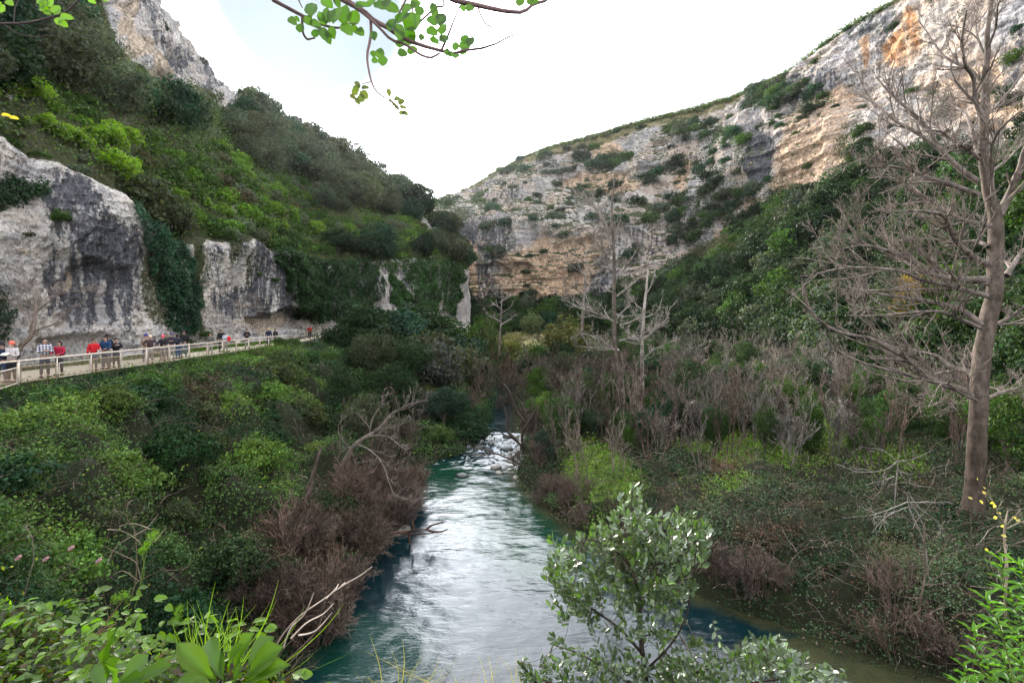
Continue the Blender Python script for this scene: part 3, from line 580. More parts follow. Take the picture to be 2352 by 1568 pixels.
BFI = [bare_mesh('fine_bare_stems', 95+i, 2.4, 16, 0.018, 0.75, lv=((8, .55, 32, 5), (6, .5, 36, 4)), minr=0.0062, curve=-0.05, jit=.22) for i in range(3)]
# fallen, arching, reddish twigs of the thicket that overhangs the water
counts = {}
def put(name, label, cat, group, loc, s, crown, color, trunk=None, rot=None, sz=1.0, part='crown', tcol=(0.10, 0.085, 0.07), g=random, tilt=0.12, top=None):
    """one tree or shrub; with a trunk it is an empty with two parts, without one a single mesh"""
    rot = g.uniform(0, 6.28) if rot is None else rot
    counts[name] = counts.get(name, 0)+1
    if trunk is None:
        o = add(name, crown, None, label, cat, group, loc=loc, color=color); o.scale = (s, s, s*sz)
        o.rotation_euler = (g.uniform(-tilt, tilt), g.uniform(-tilt, tilt), rot); return o
    e = add(name, None, None, label, cat, group, loc=loc); e.rotation_euler = (0, 0, rot)
    a = add('trunk', trunk, e, color=tcol); a.scale = (s, s, s)
    b = add(part, crown, e, color=color); b.scale = (s, s, s*sz); b.location = (0, 0, (2.2 if top is None else top)*s); b.rotation_euler = (g.uniform(-tilt, tilt), g.uniform(-tilt, tilt), 0)
    return e
def darts(Pts, rad, g, n=20000):
    """thin a cloud of candidate points to a minimum spacing (rad per point)"""
    idx = g.permutation(len(Pts))[:n]; cell = {}; out = []; cs = 3.0
    for i in idx:
        p = Pts[i]; r = rad[i]; key = (int(p[0]//cs), int(p[1]//cs), int(p[2]//cs)); ok = True; m = int(r//cs)+1
        for a in range(-m, m+1):
            for b in range(-m, m+1):
                for c in range(-m, m+1):
                    for q_ in cell.get((key[0]+a, key[1]+b, key[2]+c), ()):
                        if (q_[0]-p[0])**2+(q_[1]-p[1])**2+(q_[2]-p[2])**2 < r*r: ok = False; break
                    if not ok: break
                if not ok: break
            if not ok: break
        if ok: cell.setdefault(key, []).append(p); out.append(i)
    return out
def jit(c, a=0.18, h=0.08):
    k = random.uniform(1-a, 1+a); return (c[0]*k*random.uniform(1-h, 1+h), c[1]*k, c[2]*k*random.uniform(1-h, 1+h))
DARK = (0.014, 0.029, 0.012); OLIVE = (0.060, 0.076, 0.050); MID = (0.042, 0.085, 0.016); LIME = (0.15, 0.25, 0.018); BROWN = (0.075, 0.062, 0.040); TEAL = (0.020, 0.055, 0.028); SAGE = (0.085, 0.105, 0.066); FRESH = (0.08, 0.16, 0.016)

def zone_left(x, y):
    if y < 140: return 'at the very top left of the picture' if x < 200 else 'at the foot of the grey rock on the crest'
    if x < 330: return 'above the streaked grey wall' if y > 250 else 'on the dark upper slope at left'
    if x < 520: return 'on the shoulder above the ivy curtain' if y > 330 else 'below the bare rock of the crest'
    if x < 720: return 'above the pale pillar of rock' if y > 420 else 'high on the slope below the skyline dip'
    if x < 900: return 'above the big ivy mass' if y > 480 else 'under the two skyline trees'
    return 'near the far end of the left wall'
def zone_right(x, y):
    if x < 1450: return 'at the foot of the far cliff'
    if x < 1600: return 'behind the second bare tree'
    if x < 1760: return 'below the pale buttress in the middle'
    if x < 1900: return 'where the slope begins to climb to the right cliff'
    if x < 2150: return 'left of the big bare tree, below the right cliff'
    return 'behind and right of the big bare tree'
def zone_cliff(x, y):
    if x < 1150: return 'at the left end of the far cliff'
    if x < 1450: return 'above the peach coloured face' if y < 560 else 'low on the peach coloured far face'
    if x < 1620: return 'on the broken ledges right of the peach face'
    if x < 1760: return 'beside the dark overhanging buttress'
    if x < 2000: return 'on the tall pale face of the right cliff'
    return 'on the right cliff behind the big bare tree'
# ---- left hillside
g = rngs(7); HP = HILL.reshape(-1, 3); hx, hy = proj(HP); hr = rocky.reshape(-1)
def nearest(px0, py0):
    return HP[np.argmin((hx-px0)**2+(hy-py0)**2)]
LIM = [(55, 215, 62, .9, 'lime green domed bush above the small rock at the left edge'), (150, 318, 46, .9, 'pale lime bush on the brow of the wall, left of the two brightest domes'), (232, 322, 58, .75, 'brightest lime domed bush, the left one of the pair above the grey rock'),
       (280, 322, 46, 1.0, 'bright lime domed bush, the right one of the pair above the grey rock'), (255, 385, 62, .8, 'wide yellow green bush just below the pair of bright domes'), (105, 292, 40, .8, 'low yellow green bush on the wall brow at upper left'),
       (345, 418, 22, .7, 'small lime bush at the head of the ivy curtain'), (510, 488, 26, .7, 'round lime bush above the pale pillar of rock'), (566, 402, 20, .7, 'small lime bush halfway up the slope'), (715, 532, 34, .6, 'lime bush on the wall brow above the big ivy mass'),
       (405, 452, 30, .6, 'yellow green bush at the shoulder right of the ivy curtain'), (470, 470, 24, .5, 'low yellow green bush between the ivy and the pale pillar'), (640, 520, 26, .5, 'yellow green bush on the wall brow left of the big ivy mass'), (790, 560, 26, .5, 'yellow green bush on the wall brow near the far end'), (950, 560, 22, .5, 'small yellow green bush above the hanging ivy strands')]
taken = []
for (a, b, rpx, br, lab) in LIM:
    p = nearest(a, b); s = rpx*p[1]/F/1.6*1.25
    c = tuple(LIME[i]*(0.55+0.45*br) for i in range(3))
    put('spurge_bush', lab, 'bush', 'lime green domed bushes on the left slope', (p[0], p[1], p[2]-0.2*s), s, SPG[len(taken) % 3], jit(c, .05, .04)); taken.append((a, b, rpx))
ok = (hx > -260) & (hx < 1100) & (hy > -160) & (hr < 0.3) & (HP[:, 1] > 18)
for a, b, rpx in taken: ok &= ((hx-a)**2+(hy-b)**2 > (rpx*1.1)**2)
C = HP[ok]; cx_, cy_ = hx[ok], hy[ok]
low = ell(cx_, cy_, [(430, 430, 90, 70, 1), (560, 480, 150, 60, 1), (700, 540, 120, 40, 1), (330, 420, 60, 60, 1), (900, 540, 110, 40, .9), (180, 300, 110, 40, 1), (640, 470, 90, 50, .8), (480, 380, 70, 40, .7), (100, 330, 120, 40, 1), (240, 400, 130, 60, 1), (250, 330, 90, 60, 1), (60, 330, 150, 70, 1), (150, 250, 60, 40, .8)])
rad = np.where(low > 0.4, np.interp(C[:, 1], [25, 45], [1.7, 2.3]), 3.9)*np.interp(C[:, 1], [25, 60, 160], [0.62, 0.85, 1.15])
sel = darts(C, rad, g, 16000)
for i in sel:
    p = C[i]; x, y = cx_[i], cy_[i]; r = rad[i]
    if inpoly(np.array([x, x, x-25, x+25]), np.array([y-4.2*r*0.85*F/p[1]/2.6*1.0, y-2.2*r*F/p[1]/2.6, y-2.6*r*F/p[1]/2.6, y-2.6*r*F/p[1]/2.6]), OUT).any(): continue
    if y < 250 and x > 330 and x < 640 and random.random() < .5: continue
    s = r/2.6*random.uniform(0.72, 1.12); w = random.random()
    if low[i] > 0.4:
        col = jit(MID if w < .5 else (FRESH if w < .68 else (SAGE if w < .85 else BROWN)), .25)
        put('hillside_shrub', ('low %s shrub ' % ('green' if w < .68 else ('sage grey' if w < .85 else 'brownish'))) + zone_left(x, y), 'shrub', 'low shrubs above the left rock wall', (p[0], p[1], p[2]-0.25), s*1.75*float(np.interp(p[1], [24, 50], [.5, 1])), SHR[random.randrange(5)], col, sz=random.uniform(.8, 1.2))
    else:
        grey = ell(x, y, [(580, 350, 70, 60, 1), (790, 440, 90, 60, 1), (230, 150, 90, 70, .8), (850, 470, 60, 40, .9), (660, 380, 60, 50, .6)])
        if w < 0.2+0.75*grey: put('olive_tree', 'grey green loose crowned tree ' + zone_left(x, y), 'tree', 'grey green trees on the left hillside', (p[0], p[1], p[2]-0.5), s*random.uniform(.9, 1.2), OLV[random.randrange(4)], jit(OLIVE if w > .1 else SAGE, .2), TRK[random.randrange(4)], sz=random.uniform(.85, 1.2))
        else:
            dk = DARK if (w < .62) else ((TEAL) if w < .8 else (0.045, 0.055, 0.030))
            put('evergreen_oak', ('dark dense evergreen tree ' if w < .62 else 'deep green dense evergreen tree ') + zone_left(x, y), 'tree', 'dark evergreen trees on the left hillside', (p[0], p[1], p[2]-0.6), s*random.uniform(.9, 1.2), OAK[random.randrange(4)], jit(dk, .25), TRK[random.randrange(4)], sz=random.uniform(.8, 1.15))
# skyline trees that stand out against the sky
for (a, b, rpx, lab) in [(800, 378, 26, 'dark tree standing out on the left skyline, the left one of two'), (893, 428, 28, 'dark loose tree standing out on the left skyline, nearest the gap'), (372, 60, 18, 'small tree on the crest of the grey rock at top left'), (470, 140, 13, 'tiny bush on the skyline right of the grey rock'), (545, 240, 14, 'small tree on the skyline where the bare rock ends'), (700, 320, 16, 'small thin tree on the middle of the left skyline')]:
    p = nearest(a, b+rpx); s = rpx*p[1]/F/2.4
    put('skyline_tree', lab, 'tree', 'trees on the left skyline', (p[0], p[1], p[2]-0.3), s, OLV[random.randrange(4)], jit(DARK, .1), TRK[1], sz=.9, top=2.6)
# leaves of the herb layer between the shrubs
def scatter_on(P, Nn, n, size, cols, g, lift=0.3, aspect=0.55, mat=None, name='undergrowth', label=None, flat=0.6):
    i = g.integers(0, len(P), n); p = P[i] + g.normal(size=(n, 3))*lift*np.array([1, 1, .4]) + Nn[i]*g.uniform(0, lift, (n, 1))
    nn = unit(Nn[i] + g.normal(size=(n, 3))*flat)
    sz = size(p) if callable(size) else size
    V, Q = leaf_quads(p, nn, sz*g.uniform(.6, 1.4, n), aspect, g)
    c = cols(p, g) if callable(cols) else np.array(cols)[g.integers(0, len(cols), n)]*g.uniform(.6, 1.4, (n, 1))
    return add(name, mesh_quads(name, V, Q, mat or M_leaf, np.repeat(c, 4, 0)), kind='stuff', label=label, cat='undergrowth')
hn = grid_normals(HILL); hn = np.where(hn[..., 2:3] < 0, -hn, hn).reshape(-1, 3)
m = (hx > -100) & (hx < 1090) & (hy > -60) & (hr < 0.45) & (HP[:, 1] > 20)
scatter_on(HP[m], hn[m], 150000, lambda p: np.interp(p[:, 1], [25, 60, 160], [.16, .25, .5]), [MID, FRESH, DARK, SAGE, MID, FRESH, (0.09, .08, .04)], g, 0.7, name='undergrowth', label='low scrub and herbs covering the left hillside between the trees')

# ---- right side: wood on the slope, shrubs on the ledges, grass brow
g = rngs(11)
rpx_, rpy_ = proj(RG); tm = (band == 0) & (tt > 0.04) & (rpx_ > 1040) & (rpx_ < 2700) & (RG[..., 1] > 22)
C = RG[tm]; X_, Y_ = rpx_[tm], rpy_[tm]
rad = np.interp(C[:, 1], [25, 60, 110, 150], [2.6, 3.1, 3.5, 3.6]); sel = darts(C, rad, g, 14000)
TALL = []
for i in sel:
    p = C[i]; w = random.random(); s = rad[i]/2.6*random.uniform(.85, 1.25)
    br = ell(X_[i], Y_[i], [(1640, 600, 90, 40, .8), (1560, 560, 40, 30, .5)])
    col = (0.085, 0.085, 0.045) if w < br*0.7 else (DARK if w < .45 else ((0.030, 0.055, 0.020) if w < .75 else (OLIVE if w < .92 else MID)))
    put('evergreen_tree', ('brown tinged evergreen ' if w < br*0.7 else ('very dark evergreen ' if w < .45 else ('green evergreen ' if w < .75 else 'paler olive green evergreen '))) + zone_right(X_[i], Y_[i]), 'tree', 'evergreen trees on the slope below the right cliff', (p[0], p[1], p[2]-0.6), s, (OAK+OLV)[random.randrange(8)], jit(col, .25), TRK[random.randrange(4)], sz=random.uniform(.9, 1.35))
VEG = [(1250, 385, 110, 16), (1340, 350, 36, 14), (1640, 315, 60, 22), (1590, 290, 60, 18), (1770, 215, 50, 34), (1850, 222, 60, 26), (1270, 530, 50, 16), (1230, 492, 80, 12), (1100, 488, 60, 14), (1380, 465, 60, 28), (1430, 480, 50, 36), (1520, 500, 60, 36), (1590, 540, 50, 26), (1610, 470, 60, 46), (1660, 440, 60, 36), (1710, 470, 50, 36), (1700, 350, 18, 56), (1785, 450, 40, 30), (1630, 380, 40, 28), (1540, 375, 60, 18), (1480, 400, 40, 22), (1500, 440, 40, 18), (1450, 575, 30, 14), (1140, 600, 14, 12), (1250, 690, 50, 14), (1180, 395, 60, 12), (1050, 478, 60, 18), (1960, 330, 36, 40), (2165, 238, 30, 12), (2335, 190, 22, 60), (1400, 365, 50, 14), (1180, 510, 60, 10), (1330, 610, 20, 10), (2000, 60, 30, 10)]
cm = (band > 0) & (rpx_ > 985) & (rpx_ < 2500)
C = RG[cm]; X_, Y_ = rpx_[cm], rpy_[cm]; st = rn2[..., 2][cm]; bd = band[cm]; tq = tt[cm]
vm = ell(X_, Y_, [v_+(1,) for v_ in VEG])
sc_ = np.interp(C[:, 1], [60, 120, 240], [0.9, 1.35, 2.3])
pr = vm*1.0 + np.clip((st-0.55)*2, 0, .6) + (bd == 2)*0.5
keep = (g.random(len(C)) < np.clip(pr, 0, 1)*0.6)
Ck = C[keep]; sk = sc_[keep]; vk = vm[keep]; qk = tq[keep]; bk = bd[keep]; xk = X_[keep]; yk = Y_[keep]
sel = darts(Ck, sk*np.where(vk > 0.3, 0.85, 1.7), g, 9000)[:300]
for j in sel:
    p = Ck[j]; s = sk[j]*random.uniform(.55, 1.25)*(1.05 if vk[j] > .3 else .6)*0.85
    col = jit((DARK, TEAL, MID, OLIVE, (0.035, .06, .02))[random.randrange(5)], .25)
    put('cliff_shrub', 'dark green shrub on a ledge ' + zone_cliff(xk[j], yk[j]), 'shrub', 'shrubs on the ledges of the right and far cliffs', (p[0], p[1], p[2]-0.15), s*1.3, SHR[random.randrange(5)], col, sz=random.uniform(.8, 1.3))
# tufts clinging to the rock, too many to count
keep = g.random(len(C)) < 0.02+0.30*vm; ii = np.nonzero(keep & (bd < 4))[0]; ii = ii[g.permutation(len(ii))[:3600]]
o0 = g.integers(0, 999, len(ii)); P = []; Nn = []
for j in ii[:]:
    k = int(g.integers(8, 26)); s = sc_[j]*0.22*(1+1.2*vm[j]); P.append(C[j]+g.normal(size=(k, 3))*s)
P = np.concatenate(P); Nn = unit(g.normal(size=P.shape)+np.array([-.3, -.4, .7]))
V, Q = leaf_quads(P, Nn, np.interp(P[:, 1], [60, 240], [.22, .62])*g.uniform(.6, 1.3, len(P)), .6, g)
c = np.array([DARK, MID, TEAL, (0.05, .06, .03)])[g.integers(0, 4, len(P))]*g.uniform(.6, 1.5, (len(P), 1))
add('rock_plants', mesh_quads('rock_plants', V, Q, M_leaf, np.repeat(c, 4, 0)), kind='stuff', label='tufts of herbs clinging to cracks in the right and far cliffs', cat='plants')
# the green brow along the right skyline
bm = (band == 3) & (tt > 0.955) & (rpx_ > 960) & (rpx_ < 2500); C = RG[bm]; rad = np.interp(C[:, 1], [90, 150, 260], [1.6, 2.6, 4.5]); sel = darts(C, rad, g, 5000)
for i in sel[:120]:
    p = C[i]; s = rad[i]/3.2*random.uniform(.45, 1.1)
    put('skyline_shrub', 'small shrub on the brow of the skyline ' + ('above the far cliff' if rpx_[bm][i] < 1400 else ('between the far cliff and the right cliff' if rpx_[bm][i] < 1780 else 'above the tall right cliff')), 'shrub', 'shrubs along the right skyline', (p[0], p[1], p[2]-0.2), s, SHR[random.randrange(5)], jit((DARK, MID, FRESH, OLIVE)[random.randrange(4)], .2), sz=random.uniform(.6, 1.1))
m2 = (band >= 3) & (tt > 0.93) & (rpx_ > 950) & (rpx_ < 2500)
nn = rn2[m2]; nn = np.where(nn[:, 2:3] < 0, -nn, nn)
scatter_on(RG[m2], unit(nn+np.array([0, 0, .6])), 26000, lambda p: np.interp(p[:, 1], [90, 250], [.3, .8]), [MID, SAGE, (0.16, .14, .06), FRESH, (.07, .09, .03)], g, 0.6, name='brow_grass', label='tufted grass and herbs along the brow of the right cliff')
print('counts', counts)
# ---------------------------------------------------------------- ivy curtains on the left wall
wpx, wpy = proj(WALL); wn = nrm
IVY = [([(300, 462), (345, 470), (400, 520), (432, 570), (448, 640), (442, 760), (412, 768), (392, 755), (368, 690), (345, 640), (326, 580), (312, 520)], 15000, 1.2, .18, 'dark green ivy curtain hanging beside the streaked grey wall', TEAL),
       ([(440, 520), (470, 530), (468, 640), (462, 700), (470, 780), (440, 780), (446, 700)], 1500, 0.3, .13, 'thin strip of ivy and moss left of the pale rock pillar', (0.04, .06, .02)),
       ([(520, 535), (620, 545), (640, 560), (600, 580), (590, 640), (575, 640), (565, 600), (545, 590), (535, 610)], 900, 0.3, .12, 'small drooping ivy fringe on the top of the pale pillar', (0.035, .055, .02)),
       ([(612, 552), (690, 545), (760, 560), (850, 600), (876, 650), (866, 690), (835, 722), (790, 738), (730, 738), (680, 735), (664, 690), (645, 640), (622, 600)], 44000, 2.6, .30, 'widest dark ivy mass bulging over the middle of the left wall', (0.022, .05, .018)),
       ([(890, 630), (915, 640), (940, 690), (935, 710), (905, 700)], 4000, 1.0, .42, 'leftmost of the slim hanging ivy strands at the far end of the wall', (0.03, .075, .02)),
       ([(925, 600), (1000, 610), (1005, 735), (970, 715), (945, 690), (938, 650)], 7000, 1.2, .42, 'broader hanging ivy strand near the far end of the wall', (0.03, .075, .02)),
       ([(1005, 575), (1056, 590), (1062, 700), (1020, 730), (1008, 660)], 8000, 1.4, .42, 'ivy covering the far corner of the left wall', (0.028, .065, .018)),
       ([(845, 560), (1052, 560), (1056, 640), (1035, 625), (1005, 650), (985, 618), (955, 660), (930, 620), (905, 640), (880, 612), (858, 650)], 5500, 1.0, .42, 'ragged green fringe over the brow at the far end of the left wall', (0.035, .07, .02)),
       ([(-30, 405), (40, 412), (90, 415), (76, 448), (45, 470), (-30, 470)], 2600, .8, .13, 'dark bush hanging over the left wall at the left edge', (0.018, .04, .016)),
       ([(-30, 640), (15, 660), (22, 760), (-30, 780)], 1200, .5, .12, 'dark ivy at the left edge behind the first walkers', (0.02, .04, .02))]
g = rngs(21); WP = WALL.reshape(-1, 3); WN = unit(wn.reshape(-1, 3)); wx_, wy_ = wpx.reshape(-1), wpy.reshape(-1)
for poly, nlv, bulge, ls, lab, col in IVY:
    jx = 16*vnoise(np.stack([wx_/20, wy_/20, wx_*0], -1), 5); ii = np.nonzero(inpoly(wx_+jx, wy_+0.6*jx, poly))[0]
    if len(ii) < 5: print('no ivy', lab); continue
    k = ii[g.integers(0, len(ii), nlv)]; P = WP[k]; lump = np.clip(0.35+0.9*fbm(P*np.array([1, 1, .6])/1.3, 3, 44), 0.02, 1.2)
    P = P + WN[k]*(bulge*lump*g.uniform(0.55, 1.0, nlv)**0.7)[:, None] + g.normal(size=P.shape)*0.12
    Nn = unit(WN[k]*0.8 + g.normal(size=P.shape)*0.55 + np.array([0, 0, .5]))
    V, Q = leaf_quads(P, Nn, ls*g.uniform(.6, 1.4, nlv), .8, g)
    c = np.array(col)*(g.uniform(.6, 1.5, (nlv, 1)))*(1+0.5*vnoise(P/1.5, 6))[:, None]
    b = P.mean(0); add('ivy', mesh_quads('ivy', V-b, Q, M_leaf, np.repeat(c, 4, 0)), label=lab, cat='ivy', loc=b)
for (a, b_, s, lab) in [(62, 540, .35, 'small dark tuft on the pale rock near the left edge'), (590, 632, .5, 'green tuft growing halfway up the pale pillar, upper one'), (630, 645, .6, 'green tuft growing halfway up the pale pillar, lower one'), (700, 690, .4, 'small tuft at the left foot of the ivy mass'), (555, 790, .5, 'green weeds at the foot of the pale pillar'), (470, 770, .7, 'green weeds at the foot of the wall right of the ivy curtain'), (430, 790, .6, 'weeds at the foot of the ivy curtain'), (125, 500, .7, 'brownish moss tuft in the dark streak of the wall')]:
    k = np.argmin((wx_-a)**2+(wy_-b_)**2); put('wall_plant', lab, 'plant', 'tufts on the left rock wall', WP[k]+WN[k]*.15, s, TUF[random.randrange(4)], jit(MID if s > .45 else (.04, .045, .02)))

# ---------------------------------------------------------------- brambles and herbs over the banks
def gsurf(X, Y):
    e = 0.12; z = ground(X, Y); nx = (ground(X-e, Y)-ground(X+e, Y))/(2*e); ny = (ground(X, Y-e)-ground(X, Y+e))/(2*e)
    return z, unit(np.stack([nx, ny, np.ones_like(nx)], -1))
g = rngs(31)
def cover(name, label, n, ylo, yhi, xr_, size, lift, colf, aspect=.6, mat=None, dens=1.6, hug=0.5, keepf=None, flat=.55):
    Y = ylo*(yhi/ylo)**(g.random(n)**(1.0/dens) if dens != 1 else g.random(n)); a, b = xr_(Y); X = a + (b-a)*g.random(n)
    px, py = proj(np.stack([X, Y, X*0], -1)); k = (px > -160) & (px < 2500)
    X, Y = X[k], Y[k]; z, nn = gsurf(X, Y); P = np.stack([X, Y, z], -1); px, py = proj(P)
    if keepf is not None: kk = keepf(P, px, py); P, nn, px, py, Y = P[kk], nn[kk], px[kk], py[kk], Y[kk]
    gap = fbm(P/1.15, 2, 141)+.6*fbm(P/3.1, 2, 142); kk = g.random(len(P)) < np.clip(0.72+1.7*gap, 0.2, 1) if name in ('bramble', 'ground_cover') else np.ones(len(P), bool); P, nn, px, py, Y = P[kk], nn[kk], px[kk], py[kk], Y[kk]
    m = len(P); lf = lift*(g.random(m)**0.7)*(np.clip((P[:, 0]-XP(P[:, 1]))/2.2, .25, 1) if name == 'bramble' else 1); P = P + nn*lf[:, None]
    N2 = unit(nn*hug + np.array([0, 0, .35]) + g.normal(size=(m, 3))*flat); s = size(Y)*g.uniform(.6, 1.4, m)
    V, Q = leaf_quads(P, N2, s, aspect, g); c = colf(P, px, py, lf)
    print(name, m); return add(name, mesh_quads(name, V, Q, mat or M_leaf, np.repeat(np.clip(c, .003, 1), 4, 0)), kind='stuff', label=label, cat=name.replace('_', ' '))
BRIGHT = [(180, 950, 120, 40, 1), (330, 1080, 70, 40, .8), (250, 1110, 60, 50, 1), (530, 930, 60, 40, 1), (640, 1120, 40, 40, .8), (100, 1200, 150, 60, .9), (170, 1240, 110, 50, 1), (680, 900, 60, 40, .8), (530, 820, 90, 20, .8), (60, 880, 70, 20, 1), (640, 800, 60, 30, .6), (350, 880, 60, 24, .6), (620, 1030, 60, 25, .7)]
BROWNP = [(460, 900, 50, 36, 1), (500, 980, 50, 30, .7), (110, 1120, 60, 30, .8), (400, 1150, 70, 40, .7), (260, 1190, 80, 30, .6), (640, 870, 40, 20, .7), (330, 1000, 60, 20, .5), (600, 1260, 60, 50, .7), (700, 960, 30, 60, .5)]
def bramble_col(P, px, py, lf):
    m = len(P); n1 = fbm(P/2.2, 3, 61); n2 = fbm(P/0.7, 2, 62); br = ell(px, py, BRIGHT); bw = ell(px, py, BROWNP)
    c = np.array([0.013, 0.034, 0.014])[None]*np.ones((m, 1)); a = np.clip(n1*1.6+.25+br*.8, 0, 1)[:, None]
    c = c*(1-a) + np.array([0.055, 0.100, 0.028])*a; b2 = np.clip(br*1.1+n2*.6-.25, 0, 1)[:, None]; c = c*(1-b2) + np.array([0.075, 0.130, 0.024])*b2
    d = np.clip(bw*1.2 + n2*.5 - .3, 0, 1)[:, None]*(g.random((m, 1)) < .75); c = c*(1-d) + np.array([0.065, 0.045, 0.035])*d
    y = (g.random((m, 1)) < .008); c = np.where(y, np.array([.22, .24, .03]), c)
    return c*g.uniform(.35, 1.9, (m, 1))
LS = lambda Y: np.interp(Y, [5, 12, 30, 60], [.055, .072, .115, .2])
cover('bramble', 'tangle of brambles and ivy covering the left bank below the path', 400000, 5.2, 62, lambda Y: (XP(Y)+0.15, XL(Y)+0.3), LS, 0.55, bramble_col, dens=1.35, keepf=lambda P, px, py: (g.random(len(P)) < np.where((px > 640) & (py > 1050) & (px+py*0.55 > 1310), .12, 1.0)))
random.seed(17); cand = np.stack([g.uniform(-26, 6, 12000), g.uniform(7.5, 50, 12000), np.zeros(12000)], 1); cand = cand[(cand[:, 0] > XP(cand[:, 1])+1.5) & (cand[:, 0] < XL(cand[:, 1])-.4)]
cpx = 1176+F*cand[:, 0]/cand[:, 1]; cand = cand[cpx > -150]
for i in darts(cand, np.interp(cand[:, 1], [8, 25, 50], [1.25, 1.7, 2.3]), g)[:260]:
    X, Y, _ = cand[i]; z = float(ground(np.array([X]), np.array([Y]))[0]); a_, b_ = proj(np.array([X, Y, z+.5]))
    if a_ > 620 and b_ > 1020: continue
    cc_ = bramble_col(np.array([[X, Y, z]]).repeat(9, 0), np.full(9, a_)+np.arange(9), np.full(9, b_), None).mean(0); s = np.interp(Y, [8, 25, 50], [.75, 1.1, 1.4])*random.uniform(.6, 1.4)
    tone = 'bright green' if cc_[1] > .1 else ('dull brownish' if cc_[0] > cc_[1]*.75 else ('mid green' if cc_[1] > .07 else 'dark green'))
    put('bramble_bush', tone + ' bramble mound, left bank, ' + ('just below the railing' if b_ < 920 else ('high up' if b_ < 1010 else ('halfway down' if b_ < 1150 else 'low near the herbs'))) + (' at left' if a_ < 250 else (' in the middle' if a_ < 500 else ' towards the stream')), 'bush', 'bramble mounds on the left bank', (X, Y, z-.1*s), s, BRB[random.randrange(4)], jit(cc_*1.1, .2, .1), sz=random.uniform(.8, 1.25), tilt=.25)
# weeds along the foot of the wall and the outer edge of the path
cover('path_weeds', 'green weeds along both edges of the walkers path', 22000, 17, 60, lambda Y: (XC(Y)+.2, XP(Y)+.3), lambda Y: np.interp(Y, [15, 50], [.09, .16]), .3, lambda P, px, py, lf: np.array(FRESH)*g.uniform(.5, 1.3, (len(P), 1)), keepf=lambda P, px, py: (P[:, 0] > XP(P[:, 1])-.05) | (P[:, 0] < XC(P[:, 1])+1.5+.6*vnoise(P/2, 3)), aspect=.3, flat=.8)
GLD = [(1890, 975, 75, 28, 1), (1930, 1010, 60, 30, 1), (1360, 1060, 70, 60, .8), (1400, 1130, 90, 60, .6), (1690, 1030, 140, 26, .8), (2280, 840, 60, 60, .9), (2050, 1070, 90, 40, .7), (1850, 1060, 90, 50, .7), (1360, 1200, 30, 30, .9), (1650, 1130, 90, 30, .6)]
BRK = [(1680, 1080, 60, 20, 1), (1580, 1150, 60, 30, .5), (1770, 1230, 60, 25, .9), (1960, 1350, 70, 30, .9), (1400, 1280, 60, 60, .4), (1850, 1180, 60, 20, .5), (2150, 1130, 50, 30, .6), (2050, 1290, 70, 40, .5), (1300, 1190, 40, 40, .6), (2230, 1450, 90, 50, .5)]
def right_col(P, px, py, lf):
    m = len(P); n1 = fbm(P/2.0, 3, 63); n2 = fbm(P/0.6, 2, 64); gl = ell(px, py, GLD); bk = ell(px, py, BRK)
    c = np.array([0.020, 0.040, 0.019])[None]*np.ones((m, 1)); a = np.clip(n1*1.5+.35, 0, 1)[:, None]; c = c*(1-a) + np.array([0.075, 0.110, 0.055])*a
    b = np.clip(gl*1.2+n2*.5-.2, 0, 1)[:, None]; c = c*(1-b) + np.array([0.12, 0.21, 0.018])*b
    d = np.clip(bk*1.3+n2*.7-.25, 0, 1)[:, None]*(g.random((m, 1)) < .8); c = c*(1-d) + np.array([0.11, 0.060, 0.042])*d
    e = (g.random((m, 1)) < .07); c = np.where(e, np.array([.12, .085, .06]), c)
    return c*g.uniform(.4, 1.9, (m, 1))
cover('ground_cover', 'low brambles, herbs and grass on the right bank and valley floor', 330000, 9, 75, lambda Y: (XR(Y)-.25, np.minimum(XT(Y)+6, 1.35*Y+3)), LS, 0.6, right_col, dens=1.25)
cand = np.stack([g.uniform(0, 34, 12000), g.uniform(11, 40, 12000), np.zeros(12000)], 1); cand = cand[(cand[:, 0] > XR(cand[:, 1])+.2) & (cand[:, 0] < cand[:, 1]*1.25)]
for i in darts(cand, np.interp(cand[:, 1], [11, 25, 40], [1.05, 1.4, 2.0]), g)[:290]:
    X, Y, _ = cand[i]; z = float(ground(np.array([X]), np.array([Y]))[0]); a_, b_ = proj(np.array([X, Y, z+.3]))
    if ell(np.array([a_]), np.array([b_]), GLD)[0] > .2 or random.random() < .25: continue
    cc_ = right_col(np.array([[X, Y, z]]).repeat(9, 0), np.full(9, a_)+np.arange(9), np.full(9, b_), None).mean(0); s = np.interp(Y, [11, 25, 40], [.5, .7, .9])*random.uniform(.6, 1.25)
    put('bramble_bush', ('brownish' if cc_[0] > cc_[1]*.8 else 'grey green') + ' low bramble mound on the right bank ' + ('by the pool' if a_ < 1500 else ('before the glade' if a_ < 1950 else 'near the big bare tree')), 'bush', 'low bramble mounds on the right bank', (X, Y, z-.15*s), s, BRB[random.randrange(4)], jit(cc_, .2, .1), sz=random.uniform(.5, .9), tilt=.25)
cover('valley_scrub', 'far scrub on the valley floor below the cliffs', 30000, 60, 170, lambda Y: (XP(Y)-2, XT(Y)+4), lambda Y: np.interp(Y, [60, 170], [.3, .7]), 1.6, lambda P, px, py, lf: np.array([MID, SAGE, (.10, .08, .05), (.14, .12, .06), OLIVE])[g.integers(0, 5, len(P))]*g.uniform(.6, 1.4, (len(P), 1)))

